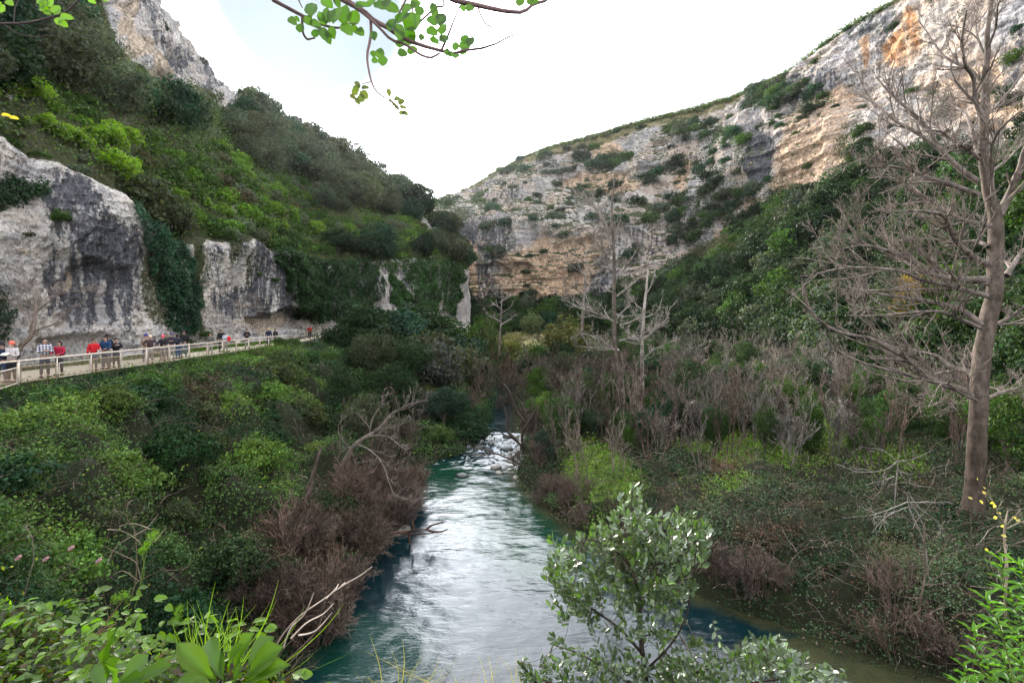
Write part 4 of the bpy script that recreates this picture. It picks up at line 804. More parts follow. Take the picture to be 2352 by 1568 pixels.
# dead arching stems through the brambles
def dead_stems(name, lab, n, xr_, ylo, yhi, cols, hmax, L):
    Y = ylo*(yhi/ylo)**g.random(n); a, b = xr_(Y); X = a+(b-a)*g.random(n); px, py = proj(np.stack([X, Y, 0*X], -1)); k = (px > -120) & (px < 2480); X, Y = X[k], Y[k]; z = ground(X, Y); n = len(X)
    P0 = np.stack([X, Y, z+.1], 1); d = unit(g.normal(size=(n, 3))*np.array([1, 1, .4])+np.array([0, 0, .7])); ln = L*g.uniform(.4, 1.3, n)*np.interp(Y, [10, 30], [.8, 1.2]); P = [P0]; cur = P0
    for i in range(5): cur = cur + d*(ln/5)[:, None]; P.append(cur); d = unit(d + g.normal(size=(n, 3))*.22 + np.array([0, 0, -.14]))
    r = np.interp(Y, [8, 40], [.005, .014])*g.uniform(.6, 1.3, n); V, Q = tubes(np.stack(P, 1), r[:, None]*np.linspace(1, .45, 6)[None], 3); c = np.array(cols)[g.integers(0, len(cols), n)]*g.uniform(.5, 1.5, (n, 1))
    add(name, mesh_quads(name, V, Q, M_bark, np.repeat(c, 18, 0)), kind='stuff', label=lab, cat='dead stems')
dead_stems('dead_stems', 'dead brown bramble canes over the left bank', 5200, lambda Y: (XP(Y)+1, XL(Y)), 7, 50, [(.16, .11, .09), (.22, .17, .14), (.10, .07, .06)], .8, 1.1)
dead_stems('dead_stems', 'grey and brown dead canes through the right bank ground cover', 9500, lambda Y: (XR(Y)-.1, np.minimum(XT(Y), 1.3*Y+2)), 10, 60, [(.24, .18, .15), (.34, .29, .26), (.14, .09, .075), (.12, .085, .07)], .8, 1.2)

cover('dead_bracken', 'rust brown dead bracken on the lower left bank above the dark pool', 60000, 9, 24, lambda Y: (XL(Y)-6, XL(Y)+.1), lambda Y: np.interp(Y, [9, 24], [.10, .16]), .5, lambda P, px, py, lf: np.array([(.115, .050, .036), (.15, .075, .052), (.075, .04, .03)])[g.integers(0, 3, len(P))]*g.uniform(.5, 1.5, (len(P), 1)), aspect=.14, mat=M_dry, flat=.9, keepf=lambda P, px, py: (ell(px, py, [(690, 1290, 70, 90, 1), (640, 1380, 80, 60, 1), (760, 1360, 70, 50, 1), (600, 1440, 90, 50, .9), (690, 1200, 40, 30, .8)]) > .35))
# ---------------------------------------------------------------- shrubs and trees of the valley floor
def at(px, Y, dz=0.0): x = (px-1176)/F*Y; return (x, Y, float(ground(np.array([x]), np.array([Y]))[0])+dz)
TW = (0.19, 0.172, 0.150); TWB = (0.105, 0.086, 0.070); TWD = (0.13, 0.095, 0.08); PALE = (0.42, 0.38, 0.35)
g = rngs(41); random.seed(77)
# bare thicket on the flood plain, right of the stream
cand = []
for _ in range(9000):
    Y = random.uniform(25, 100); X = random.uniform(float(XR(Y))+.8, float(XT(Y))+4); px = 1176+F*X/Y
    if px > 2560 or (px < 1420 and Y > 72): continue
    by = HY-F*float(ground(np.array([X]), np.array([Y]), False)[0])/Y
    if ell(np.array([px]), np.array([by]), [(1890, 985, 100, 50, 1), (1700, 1040, 150, 25, 1), (1320, 1080, 100, 70, 1), (2050, 1060, 120, 50, 1)])[0] > .3: continue
    if by > 1060 + (px-1700)*0.03: continue
    cand.append((X, Y, 0))
cand = np.array(cand); sel = darts(cand, np.interp(cand[:, 1], [25, 50, 100], [1.5, 2.0, 3.3]), g)
nb = 0
for i in sel[:300]:
    X, Y, _ = cand[i]; p = at(1176+F*X/Y, Y); px = p[0]/Y*F+1176; w = random.random(); s = random.uniform(.65, 1.1)*np.interp(Y, [25, 45, 100], [.85, 1.0, 1.05])
    if w < .60:
        tone = TWB if px < 1500 else TW
        lab = ('brown' if px < 1500 else 'pale grey') + ' bare many stemmed shrub ' + ('beyond the rapids' if px < 1300 else ('around the two bare trees' if px < 1560 else ('in the thicket between the bare trees' if px < 1850 else 'under the big bare tree')))
        put('bare_shrub', lab, 'shrub', 'bare shrubs on the valley floor', p, s, BSH[random.randrange(4)], jit(tone, .25), sz=random.uniform(.8, 1.1))
    else:
        lab = 'leafy green shrub among bare stems ' + ('near the stream' if px < 1500 else ('in the middle thicket' if px < 1850 else 'in the thicket at right'))
        e = put('green_shrub', lab, 'shrub', 'green shrubs among the bare thicket', p, s*random.uniform(.5, .95), FINE[random.randrange(3)], jit((MID, OLIVE, (.045, .075, .03), DARK, TEAL)[random.randrange(5)], .25), TRK[random.randrange(4)], sz=1.2, top=2.4)
for k in range(64):
    px = random.uniform(1260, 2330); Y = random.uniform(24, 40); p = at(px, Y)
    if p[0] < float(XR(Y))+1.0 or HY-F*p[2]/Y > 1090: continue
    if ell(np.array([px]), np.array([HY-F*p[2]/Y]), [(1890, 985, 80, 30, 1)])[0] > .3 and k % 3: continue
    put('thin_sapling', 'tall thin bare stems rising ' + ('beside the stream' if px < 1400 else ('near the slender bare trees' if px < 1600 else ('in the middle of the right bank thicket' if px < 1900 else 'between the glade and the big tree'))), 'sapling', 'thin bare saplings on the right bank', p, random.uniform(.6, .95), SAP[k % 4], jit((.19, .165, .145) if k % 3 else (.13, .10, .085), .25), tilt=.14)
for k in range(44):
    px = random.uniform(1250, 2300); Y = random.uniform(26, 42); p = at(px, Y)
    if p[0] < float(XR(Y))+1.0 or HY-F*p[2]/Y > 1060: continue
    put('ivy_clad_stem', 'slim stem clothed in green leaves ' + ('near the slender bare trees' if px < 1600 else ('in the right bank thicket' if px < 1950 else 'beside the big bare tree')), 'tree', 'leafy slim stems in the thicket', p, random.uniform(.32, .5), FINE[k % 3], jit((.045, .08, .025), .25), TRK[k % 4], sz=random.uniform(1.5, 2.6), top=3.2)
# middle distance: pale reeds, golden bushes and dark trees before the far cliff
for k in range(46):
    px = random.uniform(1080, 1330); Y = random.uniform(92, 140); p = at(px, Y)
    col = ((.36, .31, .20), (.30, .26, .16), (.20, .19, .07), (.17, .14, .10))[random.randrange(4)]
    put('reed_clump', 'pale dry reeds and willows in the far clearing before the peach cliff', 'reeds', 'pale reeds in the far clearing', p, random.uniform(1.3, 2.2), SHR[random.randrange(5)], jit(col, .2), sz=1.3)
for (px, Y, s, col, sz, lab) in [(1222, 128, 1.5, (.10, .125, .055), 1.5, 'small conical pale green tree before the peach cliff'), (1262, 135, 1.9, (.018, .05, .03), .9, 'dark blue green tree at the foot of the peach cliff'), (1135, 78, 1.25, (.06, .075, .03), 2.6, 'slender grey green tree standing up against the far cliff'), (1100, 95, 1.7, MID, 1.3, 'green tree in the gap past the end of the left wall'), (1165, 90, 1.3, (.12, .13, .03), 1.0, 'yellow green shrub in the gap before the far cliff'), (1300, 74, 1.7, (.10, .10, .035), .9, 'yellowish shrub left of the second bare tree')]:
    put('valley_tree', lab, 'tree', None, at(px, Y), s, OLV[random.randrange(4)], col, TRK[0], sz=sz)
# dark bushy trees that line the left bank beyond the rail
LB = [(668, 40, .36, 'd'), (785, 36, .75, 'd'), (840, 34, .9, 'o'), (752, 46, .45, 'm'), (825, 48, .95, 'd'), (860, 44, 1.3, 'o'), (905, 40, 1.1, 'd'), (940, 47, 1.3, 'd'), (672, 52, .34, 'm'), (650, 50, .42, 'm'), (850, 60, 1.6, 'd'), (920, 62, 1.6, 't'), (980, 60, 1.5, 'o'), (1010, 50, 1.1, 'g'), (1000, 74, 1.8, 'd'), (1060, 72, 1.6, 't'), (940, 78, 1.8, 'd'), (880, 78, 1.6, 'd'), (1080, 60, 1.2, 'o'), (1020, 88, 1.9, 'm'), (980, 41, 0.85, 'g'), (1020, 40.5, .85, 't'), (1045, 42, .8, 't'), (820, 66, 1.0, 'm'), (770, 62, .8, 'd')]
CL = {'d': (.020, .040, .016), 'o': (.060, .070, .040), 'm': (.045, .085, .02), 't': (.024, .050, .034), 'g': (.055, .062, .055)}
for px, Y, s, c in LB:
    lab = {'d': 'dark', 'o': 'olive', 'm': 'mid green', 't': 'blue green', 'g': 'grey green'}[c] + ' bushy tree on the left bank ' + ('just past the end of the railing' if px < 780 else ('in front of the hanging ivy strands' if px < 960 else 'above the rapids'))
    put('bank_tree', lab, 'tree', 'bushy trees on the left bank beyond the railing', at(px, Y), s*.98, (FINE if Y < 50 else OAK)[random.randrange(3)], jit(CL[c], .15), TRK[random.randrange(4)], sz=random.uniform(.9, 1.15))
# brown twiggy trees above the rapids and along the left water edge
for (px, Y, s, m_, col, lab) in [(1190, 50, 1.25, 0, TWB, 'spreading bare brown tree over the stream behind the rapids'), (1120, 56, 1.3, 1, TWB, 'bare brown tree behind the rapids, left of the stream'), (1240, 47, 1.2, 2, TWB, 'bare brown tree beside the stream, right of the rapids'), (1170, 66, 1.4, 3, (.13, .09, .07), 'rusty bare tree over the far stream'), (1080, 47, .9, 0, TWD, 'low bare tree on the left bank level with the weir'), (900, 31, .95, 1, TWB, 'bare bush on the left bank above the brown thicket'), (850, 29, .9, 2, TWB, 'bare bush beside the fallen trunk on the left bank'), (940, 35, .95, 3, TWB, 'bare grey bush left of the pool'), (1290, 52, 1.2, 1, TWB, 'bare brown tree left of the tallest thin tree')]:
    put('bare_tree', lab, 'tree', None, at(px, Y), s, BSH[m_], col)
for (px, Y, s, col, lab) in [(1290, 33, .75, (.05, .085, .03), 'small green tree on the right bank beside the rapids'), (1340, 38, .9, (.05, .08, .03), 'green tree with ivy right of the rapids'), (1260, 39, .7, (.09, .15, .03), 'bright green small tree at the edge of the rapids'), (1370, 34, .55, (.035, .06, .035), 'dark green bush on the right bank'), (1250, 31, .45, (.03, .05, .035), 'blue green bush overhanging the pool at right'), (1810, 33, .95, (.06, .095, .03), 'green leafed thin stemmed tree in the middle of the right bank'), (1760, 34, .8, (.05, .075, .03), 'green tree with climbing ivy in the right thicket'), (1990, 27, .5, (.05, .09, .025), 'small bright ivy covered stump right of the glade'), (2080, 31, .6, (.03, .06, .02), 'dark bush behind the glade'), (1600, 36, .8, (.028, .045, .028), 'dark conical bush in the thicket'), (2330, 24, 1.1, (.045, .085, .02), 'green tree behind the big trunk at the right edge')]:
    put('leafy_tree', lab, 'tree', None, at(px, Y), s, FINE[random.randrange(3)], col, TRK[random.randrange(4)], sz=1.15)
p = at(2120, 46); put('autumn_tree', 'tree with orange yellow autumn leaves behind the big bare tree', 'tree', None, p, 1.25, FINE[0], (.20, .12, .02), TRK[1], sz=1.5, top=3.6)
for (px, Y, s_, m_) in [(1168, 55, .55, 1), (1150, 62, .7, 2), (1180, 68, .8, 0), (1160, 78, 1.0, 3), (1140, 52, .5, 2)]:
    put('bare_tree', ('lowest', 'second', 'third', 'farthest', 'small left')[(1168, 1150, 1180, 1160, 1140).index(px)] + ' twiggy brown bush arching over the upper stream behind the weir', 'tree', None, at(px, Y), s_*1.2, BSH[m_], TWB)
g3 = random.Random(12)
for k in range(16):
    Y = g3.uniform(15, 32); X = float(XL(Y))-g3.uniform(.6, 3.0); px = 1176+F*X/Y
    put('waterline_shrub', 'dark leafy bush among the reddish twigs ' + ('above the dark pool' if Y < 21 else ('behind the drifted log' if Y < 26 else 'near the leaning bare tree')), 'shrub', 'leafy bushes among the reddish thicket', (X, Y, float(ground(np.array([X]), np.array([Y]))[0])), g3.uniform(.6, 1.0), BRB[k % 4], jit(((.03, .05, .02), (.05, .07, .03), (.06, .05, .035))[k % 3], .2))
# reddish thicket overhanging the left edge of the pool
g2 = random.Random(9); k = 0
for _ in range(58):
    Y = g2.uniform(15.5, 30); X = float(XL(Y)) - g2.uniform(-0.3, 2.1); px = 1176+F*X/Y
    if px < 600: continue
    p = (X, Y, float(ground(np.array([X]), np.array([Y]))[0])); w = Y < 21
    put('bare_shrub', 'reddish brown fine twigged bush on the left waterline ' + ('behind the white dead branch' if Y < 18 else ('level with the drifted log' if Y < 22 else ('below the leaning bare tree' if Y < 26 else 'nearest the rapids'))), 'shrub', 'reddish twiggy bushes along the left waterline', p, g2.uniform(.6, 1.15), BFI[k % 3], jit((.10, .072, .060) if g2.random() < .6 else (.17, .125, .105), .2), tilt=.35); k += 1
for _ in range(34):
    Y = g2.uniform(13.5, 34); X = float(XR(Y)) + g2.uniform(-.1, 1.2)
    p = (X, Y, float(ground(np.array([X]), np.array([Y]))[0]))
    put('bare_shrub', 'fine twigged bare bush on the right waterline ' + ('below the pale ground cover' if Y < 20 else 'opposite the reddish thicket'), 'shrub', 'twiggy bushes along the right waterline', p, g2.uniform(.4, .8), BFI[k % 3], jit((.14, .105, .09), .25), tilt=.4); k += 1
# stones in the rapids
def stone_mesh(seed):
    g = rngs(seed); nu, nv = 14, 9; u = np.linspace(0, 2*math.pi, nu); v_ = np.linspace(0, math.pi, nv); U, Vv = np.meshgrid(u, v_, indexing='ij')
    P = np.stack([np.cos(U)*np.sin(Vv), np.sin(U)*np.sin(Vv), np.cos(Vv)*.7], -1); P = P*(1+0.22*fbm(P*1.3+seed, 3, seed))[..., None]
    return mesh_quads('stone', P, grid_quads(nu, nv)[:, ::-1], STM, smooth=False)
STM = plain('wet_stone', (0.16, 0.145, 0.12), .35, var=.6, scale=3); STD = plain('dark_stone', (0.03, 0.035, 0.03), .3, var=.6, scale=3)
ST = [stone_mesh(s) for s in (3, 4, 5)]
for i, (a, b, r, lab, dk) in enumerate([(1164, 1033, .42, 'largest dark wet boulder in the rapids', 1), (1127, 1026, .25, 'small dark stone left of the largest boulder in the rapids', 1), (1167, 1014, .42, 'dark flat boulder on the lip of the weir', 1), (1140, 1064, .33, 'pale rounded stone in the middle of the rapids, upper one', 0), (1146, 1076, .24, 'pale rounded stone in the rapids, lower one', 0), (1100, 1030, .4, 'dark low boulder at the left of the rapids', 1), (1185, 1086, .26, 'half sunk stone at the lower right of the rapids', 0), (1060, 1082, .35, 'dark stone at the left foot of the rapids', 1), (914, 1206, .55, 'pale stone slab at the left waterline', 0)]):
    Y = 9.7*F/(b-HY); p = PX(a, b, Y); o = add('boulder', ST[i % 3], None, lab, 'boulder', 'boulders in the stream', loc=(p[0], p[1], float(WL(p[1]))+.02)); o.scale = (r*1.25, r, r*.75); o.rotation_euler = (0, 0, i*1.3)
    if dk:
        o.material_slots[0].link = 'OBJECT'; o.material_slots[0].material = STD
# ---------------------------------------------------------------- big bare trees with traced limbs
def Z5(L, s=1.0): return [(1654+x*.4103, y*.4103) for x, y in L]
def Z6(L): return [(1746+x*.4397, 597+y*.4397) for x, y in L]
def Z4(L): return [(919+x*.3517, 413.5+y*.3517) for x, y in L]
def ZB(L): return [(597+x*.3222, 873+y*.3222) for x, y in L]
def ZR(L): return [(827+x*.293, 781+y*.293) for x, y in L]
def ZT(L): return [(551+x*.3125, y*.3125) for x, y in L]
def limb_poly(pts, Y, dY, g, n=22):
    m = len(pts); k = np.linspace(0, 1, m); P = np.array([PX(a, b, Y+dY*k[i]**1.2) for i, (a, b) in enumerate(pts)]); return catmull(P, n)
def traced_tree(name, label, cat, base, Y, trunk, limbs, col, r_px, lv, minr, seed, tcol=None, group=None, limbr=None, up=0.25, part='limb', twigcol=1.15, curve=0.05):
    """trunk: [(px,py,width px)], limbs: [(points, width px at base, depth shift m)]"""
    g = rngs(seed); e = add(name, None, None, label, cat, group, loc=base)
    T = catmull(np.array([tuple(PX(a, b, Y))+(w*Y/F/2,) for a, b, w in trunk]), 40)
    T[:, :3] += 0.03*np.stack([vnoise(T[:, :3]*1.5, 3), vnoise(T[:, :3]*1.5, 4), 0*T[:, 0]], 1)
    A = Acc(); rr = T[:, 3]*(1+0.06*vnoise(T[:, :3]*3, 8)); V_, Q_ = tubes(T[None, :, :3], rr[None], 14); hz = np.clip((V_[:, 2]-T[:, 2].min())/max(.1, np.ptp(T[:, 2]))*3.0+.35*vnoise(V_*np.array([3, 3, .8]), 4), 0, 1)[:, None]; A.add(V_, Q_, (1-hz)*np.array([.50, .44, .38])+hz*np.array([1.1, 1.08, 1.06]))
    # roots flare
    add('trunk', A.mesh('trunk', M_bark, True, base), e, color=tcol or col)
    for j, (pts, w, dY) in enumerate(limbs):
        P = limb_poly(pts, Y, dY, g)[None]; P = P + np.cumsum(g.normal(size=P.shape)*0.012, 1)*np.linspace(0, 1, P.shape[1])[None, :, None]
        Rr = (w*Y/F/2)*np.linspace(1, .22, P.shape[1])[None]**0.9; A = Acc(); A.add(*tubes(P, np.maximum(Rr, minr), 7)); cp, cr = P, Rr
        for i, (n_, ratio, ang, kk) in enumerate(lv):
            L_ = np.linalg.norm(P[0, -1]-P[0, 0]); nn_ = max(3, int(n_*(min(1.4, L_/5.0) if i == 0 else 1)))
            cp, cr = spawn(cp, cr, nn_, g, .12 if i == 0 else .1, 1, ratio, ang, kk, .13, up, .6, curve); cr = np.maximum(cr, minr)
            V_, Q_ = tubes(cp, cr, 4 if i == 0 else 3); A.add(V_, Q_, np.repeat(g.uniform(.8, 1.3, len(cp))*twigcol, cp.shape[1]*(4 if i == 0 else 3))[:, None]*np.ones(3))
        add(part, A.mesh(part, M_bark, False, base), e, color=col)
    return e
LV = ((14, .40, 42, 6), (6, .46, 42, 5), (5, .45, 45, 4))
YB = 19.2
BIG = [
 (Z5([(1450, 1020), (1355, 955), (1240, 840), (1150, 700), (1040, 590), (950, 500), (890, 420)]), 14, 2), (Z5([(1250, 850), (1100, 745), (970, 680), (860, 590), (770, 545), (690, 510)]), 10, 3),
 (Z5([(870, 600), (810, 500), (770, 420), (700, 330)]), 6, 1), (Z5([(1480, 690), (1430, 560), (1415, 430), (1370, 350), (1355, 200), (1380, 50)]), 12, -2), (Z5([(1475, 485), (1400, 390), (1260, 320), (1180, 230), (1100, 110)]), 9, 2),
 (Z5([(1450, 890), (1390, 840), (1300, 790), (1210, 735), (1080, 740)]), 9, -2), (Z5([(1445, 870), (1400, 690), (1350, 620), (1260, 560)]), 11, 3), (Z5([(1450, 1090), (1310, 1040), (1180, 1000), (1060, 950), (930, 920), (850, 860)]), 12, -3),
 (Z5([(1520, 1262), (1400, 1245), (1290, 1200), (1180, 1130), (1060, 1060), (960, 1010), (830, 1010)]), 13, 1), (Z5([(1500, 1480), (1390, 1420), (1300, 1320), (1260, 1220), (1180, 1190), (1060, 1180)]), 15, -3),
 (Z5([(1500, 1385), (1440, 1352), (1300, 1362), (1180, 1340), (1020, 1355), (880, 1320)]), 10, 4), (Z5([(1500, 1560), (1350, 1562), (1200, 1540), (1050, 1450), (930, 1400), (800, 1360), (740, 1290), (690, 1230)]), 15, 0),
 (Z5([(1560, 1205), (1620, 1090), (1660, 980), (1702, 870), (1760, 740)]), 20, -1), (Z5([(1535, 1200), (1522, 1000), (1520, 850), (1560, 740), (1650, 650), (1720, 600)]), 9, -3), (Z5([(1490, 980), (1560, 930), (1640, 860), (1702, 800)]), 8, 2),
 (Z5([(1485, 650), (1540, 600), (1640, 480), (1700, 410)]), 7, 2), (Z5([(1495, 280), (1540, 160), (1550, 60), (1580, -60)]), 6, -2), (Z5([(1490, 330), (1440, 200), (1430, 90), (1400, -40)]), 6, 2), (Z5([(1600, 1545), (1650, 1470), (1702, 1400), (1760, 1360)]), 14, 2),
 (Z6([(1190, 120), (1020, 95), (900, 60), (780, 10), (700, -20)]), 14, 3), (Z6([(1190, 190), (1010, 140), (860, 110), (700, 50), (460, 35), (280, 70)]), 12, -2), (Z6([(1155, 335), (1050, 260), (950, 230), (800, 200), (640, 180), (540, 160)]), 15, 1),
 (Z6([(1150, 355), (1000, 290), (900, 270), (640, 290), (450, 290)]), 9, -3), (Z6([(1140, 735), (1060, 680), (920, 640), (850, 580), (740, 500), (650, 450), (560, 410), (380, 370), (260, 270), (210, 120)]), 17, 1), (Z6([(1120, 690), (1100, 590), (1010, 560), (930, 500), (800, 470), (680, 410)]), 12, 4),
 (Z6([(1240, 335), (1320, 290), (1380, 240), (1440, 190)]), 9, -1), (Z6([(1240, 340), (1400, 330), (1480, 340)]), 8, 2), (Z6([(1180, 725), (1300, 680), (1420, 655)]), 9, 2), (Z6([(1150, 740), (1060, 700), (960, 650), (900, 780)]), 6, -3)]
bb = PX(2238, 1196, YB)
traced_tree('big_bare_tree', 'tallest bare tree with thick pale trunk and wide spreading limbs at the right', 'tree', bb, YB,
    [(2222, 1250, 90), (2230, 1205, 58), (2237, 1130, 39), (2243, 1040, 36), (2248, 950, 35), (2252, 860, 34), (2263, 770, 33), (2281, 690, 31), (2287, 600, 30), (2286, 520, 28), (2278, 470, 24), (2264, 400, 21), (2259, 320, 19), (2262, 230, 16), (2266, 150, 12), (2270, 60, 9), (2285, -60, 6), (2290, -130, 3)],
    BIG, (0.185, 0.155, 0.14), 45, LV, 0.0065, 5, tcol=(0.115, 0.092, 0.08))
YM = 36.5
LV2 = ((20, .36, 42, 5), (6, .46, 42, 4), (4, .45, 45, 3))
def side_limbs(cx, top, bot, n, reach, g, up=.5):
    out = []
    for i in range(n):
        y = top + (bot-top)*(i+g.random()*.5)/n; s = 1 if i % 2 else -1; r = reach*(.45+.55*min(1, (y-top)/(bot-top)*1.6))*g.uniform(.7, 1.1)
        out.append(([(cx(y), y), (cx(y)+s*r*.4, y-r*up*.35), (cx(y)+s*r*.75, y-r*up*.6), (cx(y)+s*r, y-r*up*1.0)], 3.6, g.uniform(-3, 3)))
    return out
random.seed(3); g = rngs(55)
c1 = lambda y: np.interp(y, [430, 500, 600, 700, 800, 880, 985], [1410, 1405, 1411, 1410, 1413, 1425, 1437])
L1 = [(Z4([(1415, 760), (1490, 700), (1560, 640), (1640, 560)]), 5, 0), (Z4([(1410, 745), (1340, 710), (1290, 690)]), 4, 1), (Z4([(1410, 620), (1340, 530), (1280, 400), (1180, 300)]), 6, 0), (Z4([(1400, 500), (1330, 440), (1290, 380)]), 4, 1), (Z4([(1405, 480), (1370, 380), (1340, 300), (1350, 180)]), 4, -1),
      (Z4([(1410, 920), (1440, 870), (1480, 830), (1510, 770)]), 5, 0), (Z4([(1420, 935), (1300, 880), (1150, 830), (1040, 760)]), 6, -1), (Z4([(1430, 1110), (1330, 1060), (1230, 1010), (1150, 1010)]), 5, 1), (Z4([(1430, 1112), (1300, 1095), (1140, 1080)]), 4, -1), (Z4([(1430, 950), (1520, 920), (1600, 870)]), 4, 1), (Z4([(1410, 640), (1480, 560), (1560, 430)]), 4, -1), (Z4([(1400, 420), (1440, 250), (1450, 100)]), 4, 0), (Z4([(1400, 400), (1290, 200), (1150, 90)]), 4, 0), (Z4([(1430, 1050), (1560, 1010), (1700, 930)]), 4, 2)]
traced_tree('slender_bare_tree', 'slender tall bare tree with pale upright trunk in front of the far cliff', 'tree', PX(1437, 985, YM), YM, [(1440, 1010, 17), (1437, 960, 13), (1425, 880, 12), (1413, 800, 10.5), (1410, 700, 9), (1411, 600, 7.5), (1405, 500, 5.5), (1408, 440, 3.5), (1412, 400, 2)], L1, (.25, .225, .21), 14, LV2, .010, 7, tcol=(.12, .10, .09))
L2 = [(Z4([(1580, 1050), (1660, 980), (1740, 900), (1760, 820)]), 3.5, 0), (Z4([(1580, 1060), (1500, 1000), (1450, 960)]), 3, 1), (Z4([(1590, 900), (1680, 860), (1720, 760)]), 3, 0), (Z4([(1590, 850), (1520, 790), (1470, 700)]), 3, 0), (Z4([(1600, 760), (1650, 660), (1660, 560)]), 3, 0), (Z4([(1580, 880), (1470, 890), (1430, 920)]), 3, 1), (Z4([(1575, 1200), (1640, 1120), (1780, 1050)]), 3, -1), (Z4([(1580, 940), (1500, 840), (1480, 760)]), 3, -1)]
traced_tree('slender_bare_tree', 'smaller whitish bare tree just right of the slender tall one', 'tree', PX(1473, 960, 39), 39, [(1473, 985, 10), (1475, 900, 9), (1475, 800, 8), (1478, 730, 7), (1484, 670, 5), (1489, 620, 3)], L2, (.32, .30, .28), 9, LV2, .010, 8)
L3 = side_limbs(lambda y: 1345, 560, 690, 7, 60, g, .9)
traced_tree('slender_bare_tree', 'thin bare tree left of and behind the slender tall one', 'tree', PX(1336, 760, 62), 62, [(1336, 775, 8), (1340, 700, 6), (1345, 640, 5), (1347, 570, 2)], L3, (.22, .20, .185), 9, ((8, .4, 38, 5), (6, .5, 40, 4), (4, .5, 42, 3)), .02, 9)
L4 = side_limbs(lambda y: 1148, 680, 760, 6, 36, g, .8)
traced_tree('slender_bare_tree', 'small pale bare tree in the gap below the far cliff', 'tree', PX(1147, 800, 58), 58, [(1147, 815, 4.5), (1149, 760, 3.5), (1152, 700, 2.5), (1154, 640, 1)], L4, (.22, .20, .185), 9, ((8, .4, 38, 5), (6, .5, 40, 4), (3, .5, 42, 3)), .02, 10)
# bare tree between the rock wall and the walkers
L5 = [(Z4([(0, 0)]), 0, 0)]
Zc = lambda L: [(x*.4688*1.0882*.919, (300+y*.5102)*.919) for x, y in L]
L5 = [(Zc([(140, 1040), (180, 920), (150, 820), (110, 740)]), 5, 0), (Zc([(150, 1035), (260, 1000), (300, 960), (380, 900)]), 5, .5), (Zc([(170, 950), (250, 880), (330, 840), (440, 820)]), 3.5, -.5), (Zc([(150, 850), (60, 800), (10, 730)]), 3, 0), (Zc([(150, 900), (90, 870), (20, 880)]), 3, .5)]
traced_tree('bare_tree', 'leaning leafless tree growing between the grey rock wall and the walkers', 'tree', PX(28, 862, 25.5), 25.5, [(20, 850, 11), (45, 800, 10), (68, 775, 9), (78, 745, 7), (80, 700, 4)], L5, (.24, .20, .18), 9, ((13, .4, 42, 5), (6, .5, 42, 4), (5, .5, 45, 3)), .008, 11)
# leaning bare trees over the left bank, torn roots, thin dead tops at the lower right
LL = [(ZB([(720, 430), (820, 395), (930, 410), (1030, 500)]), 5, -1), (ZB([(700, 455), (800, 510), (880, 600), (920, 700), (970, 830)]), 5, -2), (ZB([(850, 350), (930, 250), (1080, 170), (1200, 150)]), 5, 1), (ZB([(780, 400), (800, 280), (860, 180), (900, 90)]), 5, 0), (ZB([(650, 500), (560, 380), (570, 290)]), 4, 0), (ZB([(850, 350), (960, 330), (1100, 280)]), 4, 0)]
traced_tree('leaning_bare_tree', 'grey bare tree leaning out over the pool from the left bank', 'tree', PX(776, 1095, 24.5), 24.5, [(770, 1110, 16), (779, 1085, 13), (806, 1034, 12), (829, 1011, 10), (871, 985, 8), (897, 953, 5)], LL, (.15, .13, .115), 9, ((12, .42, 42, 5), (6, .5, 42, 4), (4, .5, 45, 3)), .009, 12)
RT_ = [(ZB([(385, 700), (350, 730), (320, 790), (300, 830)]), 6, 0), (ZB([(370, 760), (330, 830), (350, 880), (430, 885)]), 5, -.5), (ZB([(340, 800), (270, 890), (230, 950)]), 4, 0), (ZB([(400, 660), (430, 740), (425, 820)]), 4, .3)]
traced_tree('torn_root', 'thick brown dead trunk with torn roots hanging from the left bank', 'dead trunk', PX(716, 1180, 21), 21, [(738, 1030, 5), (727, 1060, 7), (720, 1085, 9), (714, 1115, 10), (704, 1145, 8), (690, 1178, 4)], RT_, (.12, .095, .08), 9, ((6, .5, 45, 4), (3, .5, 45, 3)), .008, 13, part='root', up=-.3, curve=-.05)
SN = [(Z6([(770, 1210), (830, 1290), (920, 1360), (1000, 1460)]), 3, 0), (Z6([(775, 1260), (700, 1290), (580, 1330), (430, 1350)]), 3, 0), (Z6([(780, 1265), (880, 1260), (960, 1250)]), 2.5, 0), (Z6([(800, 1290), (850, 1380), (860, 1450)]), 3, 0), (Z6([(770, 1290), (650, 1340), (560, 1420)]), 3, 0)]
traced_tree('dead_sapling', 'white grey dead spreading branch top below the big bare tree', 'dead branch', PX(2120, 1240, 15), 15, [(2136, 1350, 2.5), (2122, 1250, 2.5), (2092, 1175, 2.5), (2085, 1130, 1)], SN, (.28, .26, .25), 9, ((10, .42, 45, 5), (4, .5, 45, 3)), .004, 14, part='branch', up=0, curve=-.04)
SN = [(Z6([(720, 1050), (640, 1100), (500, 1100), (380, 1060)]), 3, 0), (Z6([(720, 1050), (800, 1040), (900, 1000)]), 3, 0), (Z6([(700, 1130), (640, 1150), (540, 1170)]), 3, 0), (Z6([(715, 1080), (770, 1160), (880, 1180)]), 2.5, 0), (Z6([(720, 1060), (640, 990), (500, 960)]), 2.5, 0)]
traced_tree('dead_sapling', 'grey bare sapling with drooping twigs left of the foot of the big trunk', 'dead branch', PX(2062, 1160, 17.5), 17.5, [(2052, 1190, 2.5), (2058, 1120, 2.5), (2064, 1060, 2), (2066, 1040, 1)], SN, (.24, .22, .21), 9, ((11, .42, 45, 5), (4, .5, 45, 3)), .0045, 15, part='branch', up=-.05, curve=-.05)
SG = [(Z6([(720, 1050), (720, 1050)]), 2, 0)]
def zg(L): return [(1929.5+x*.3264, 1056.4+y*.3264) for x, y in L]
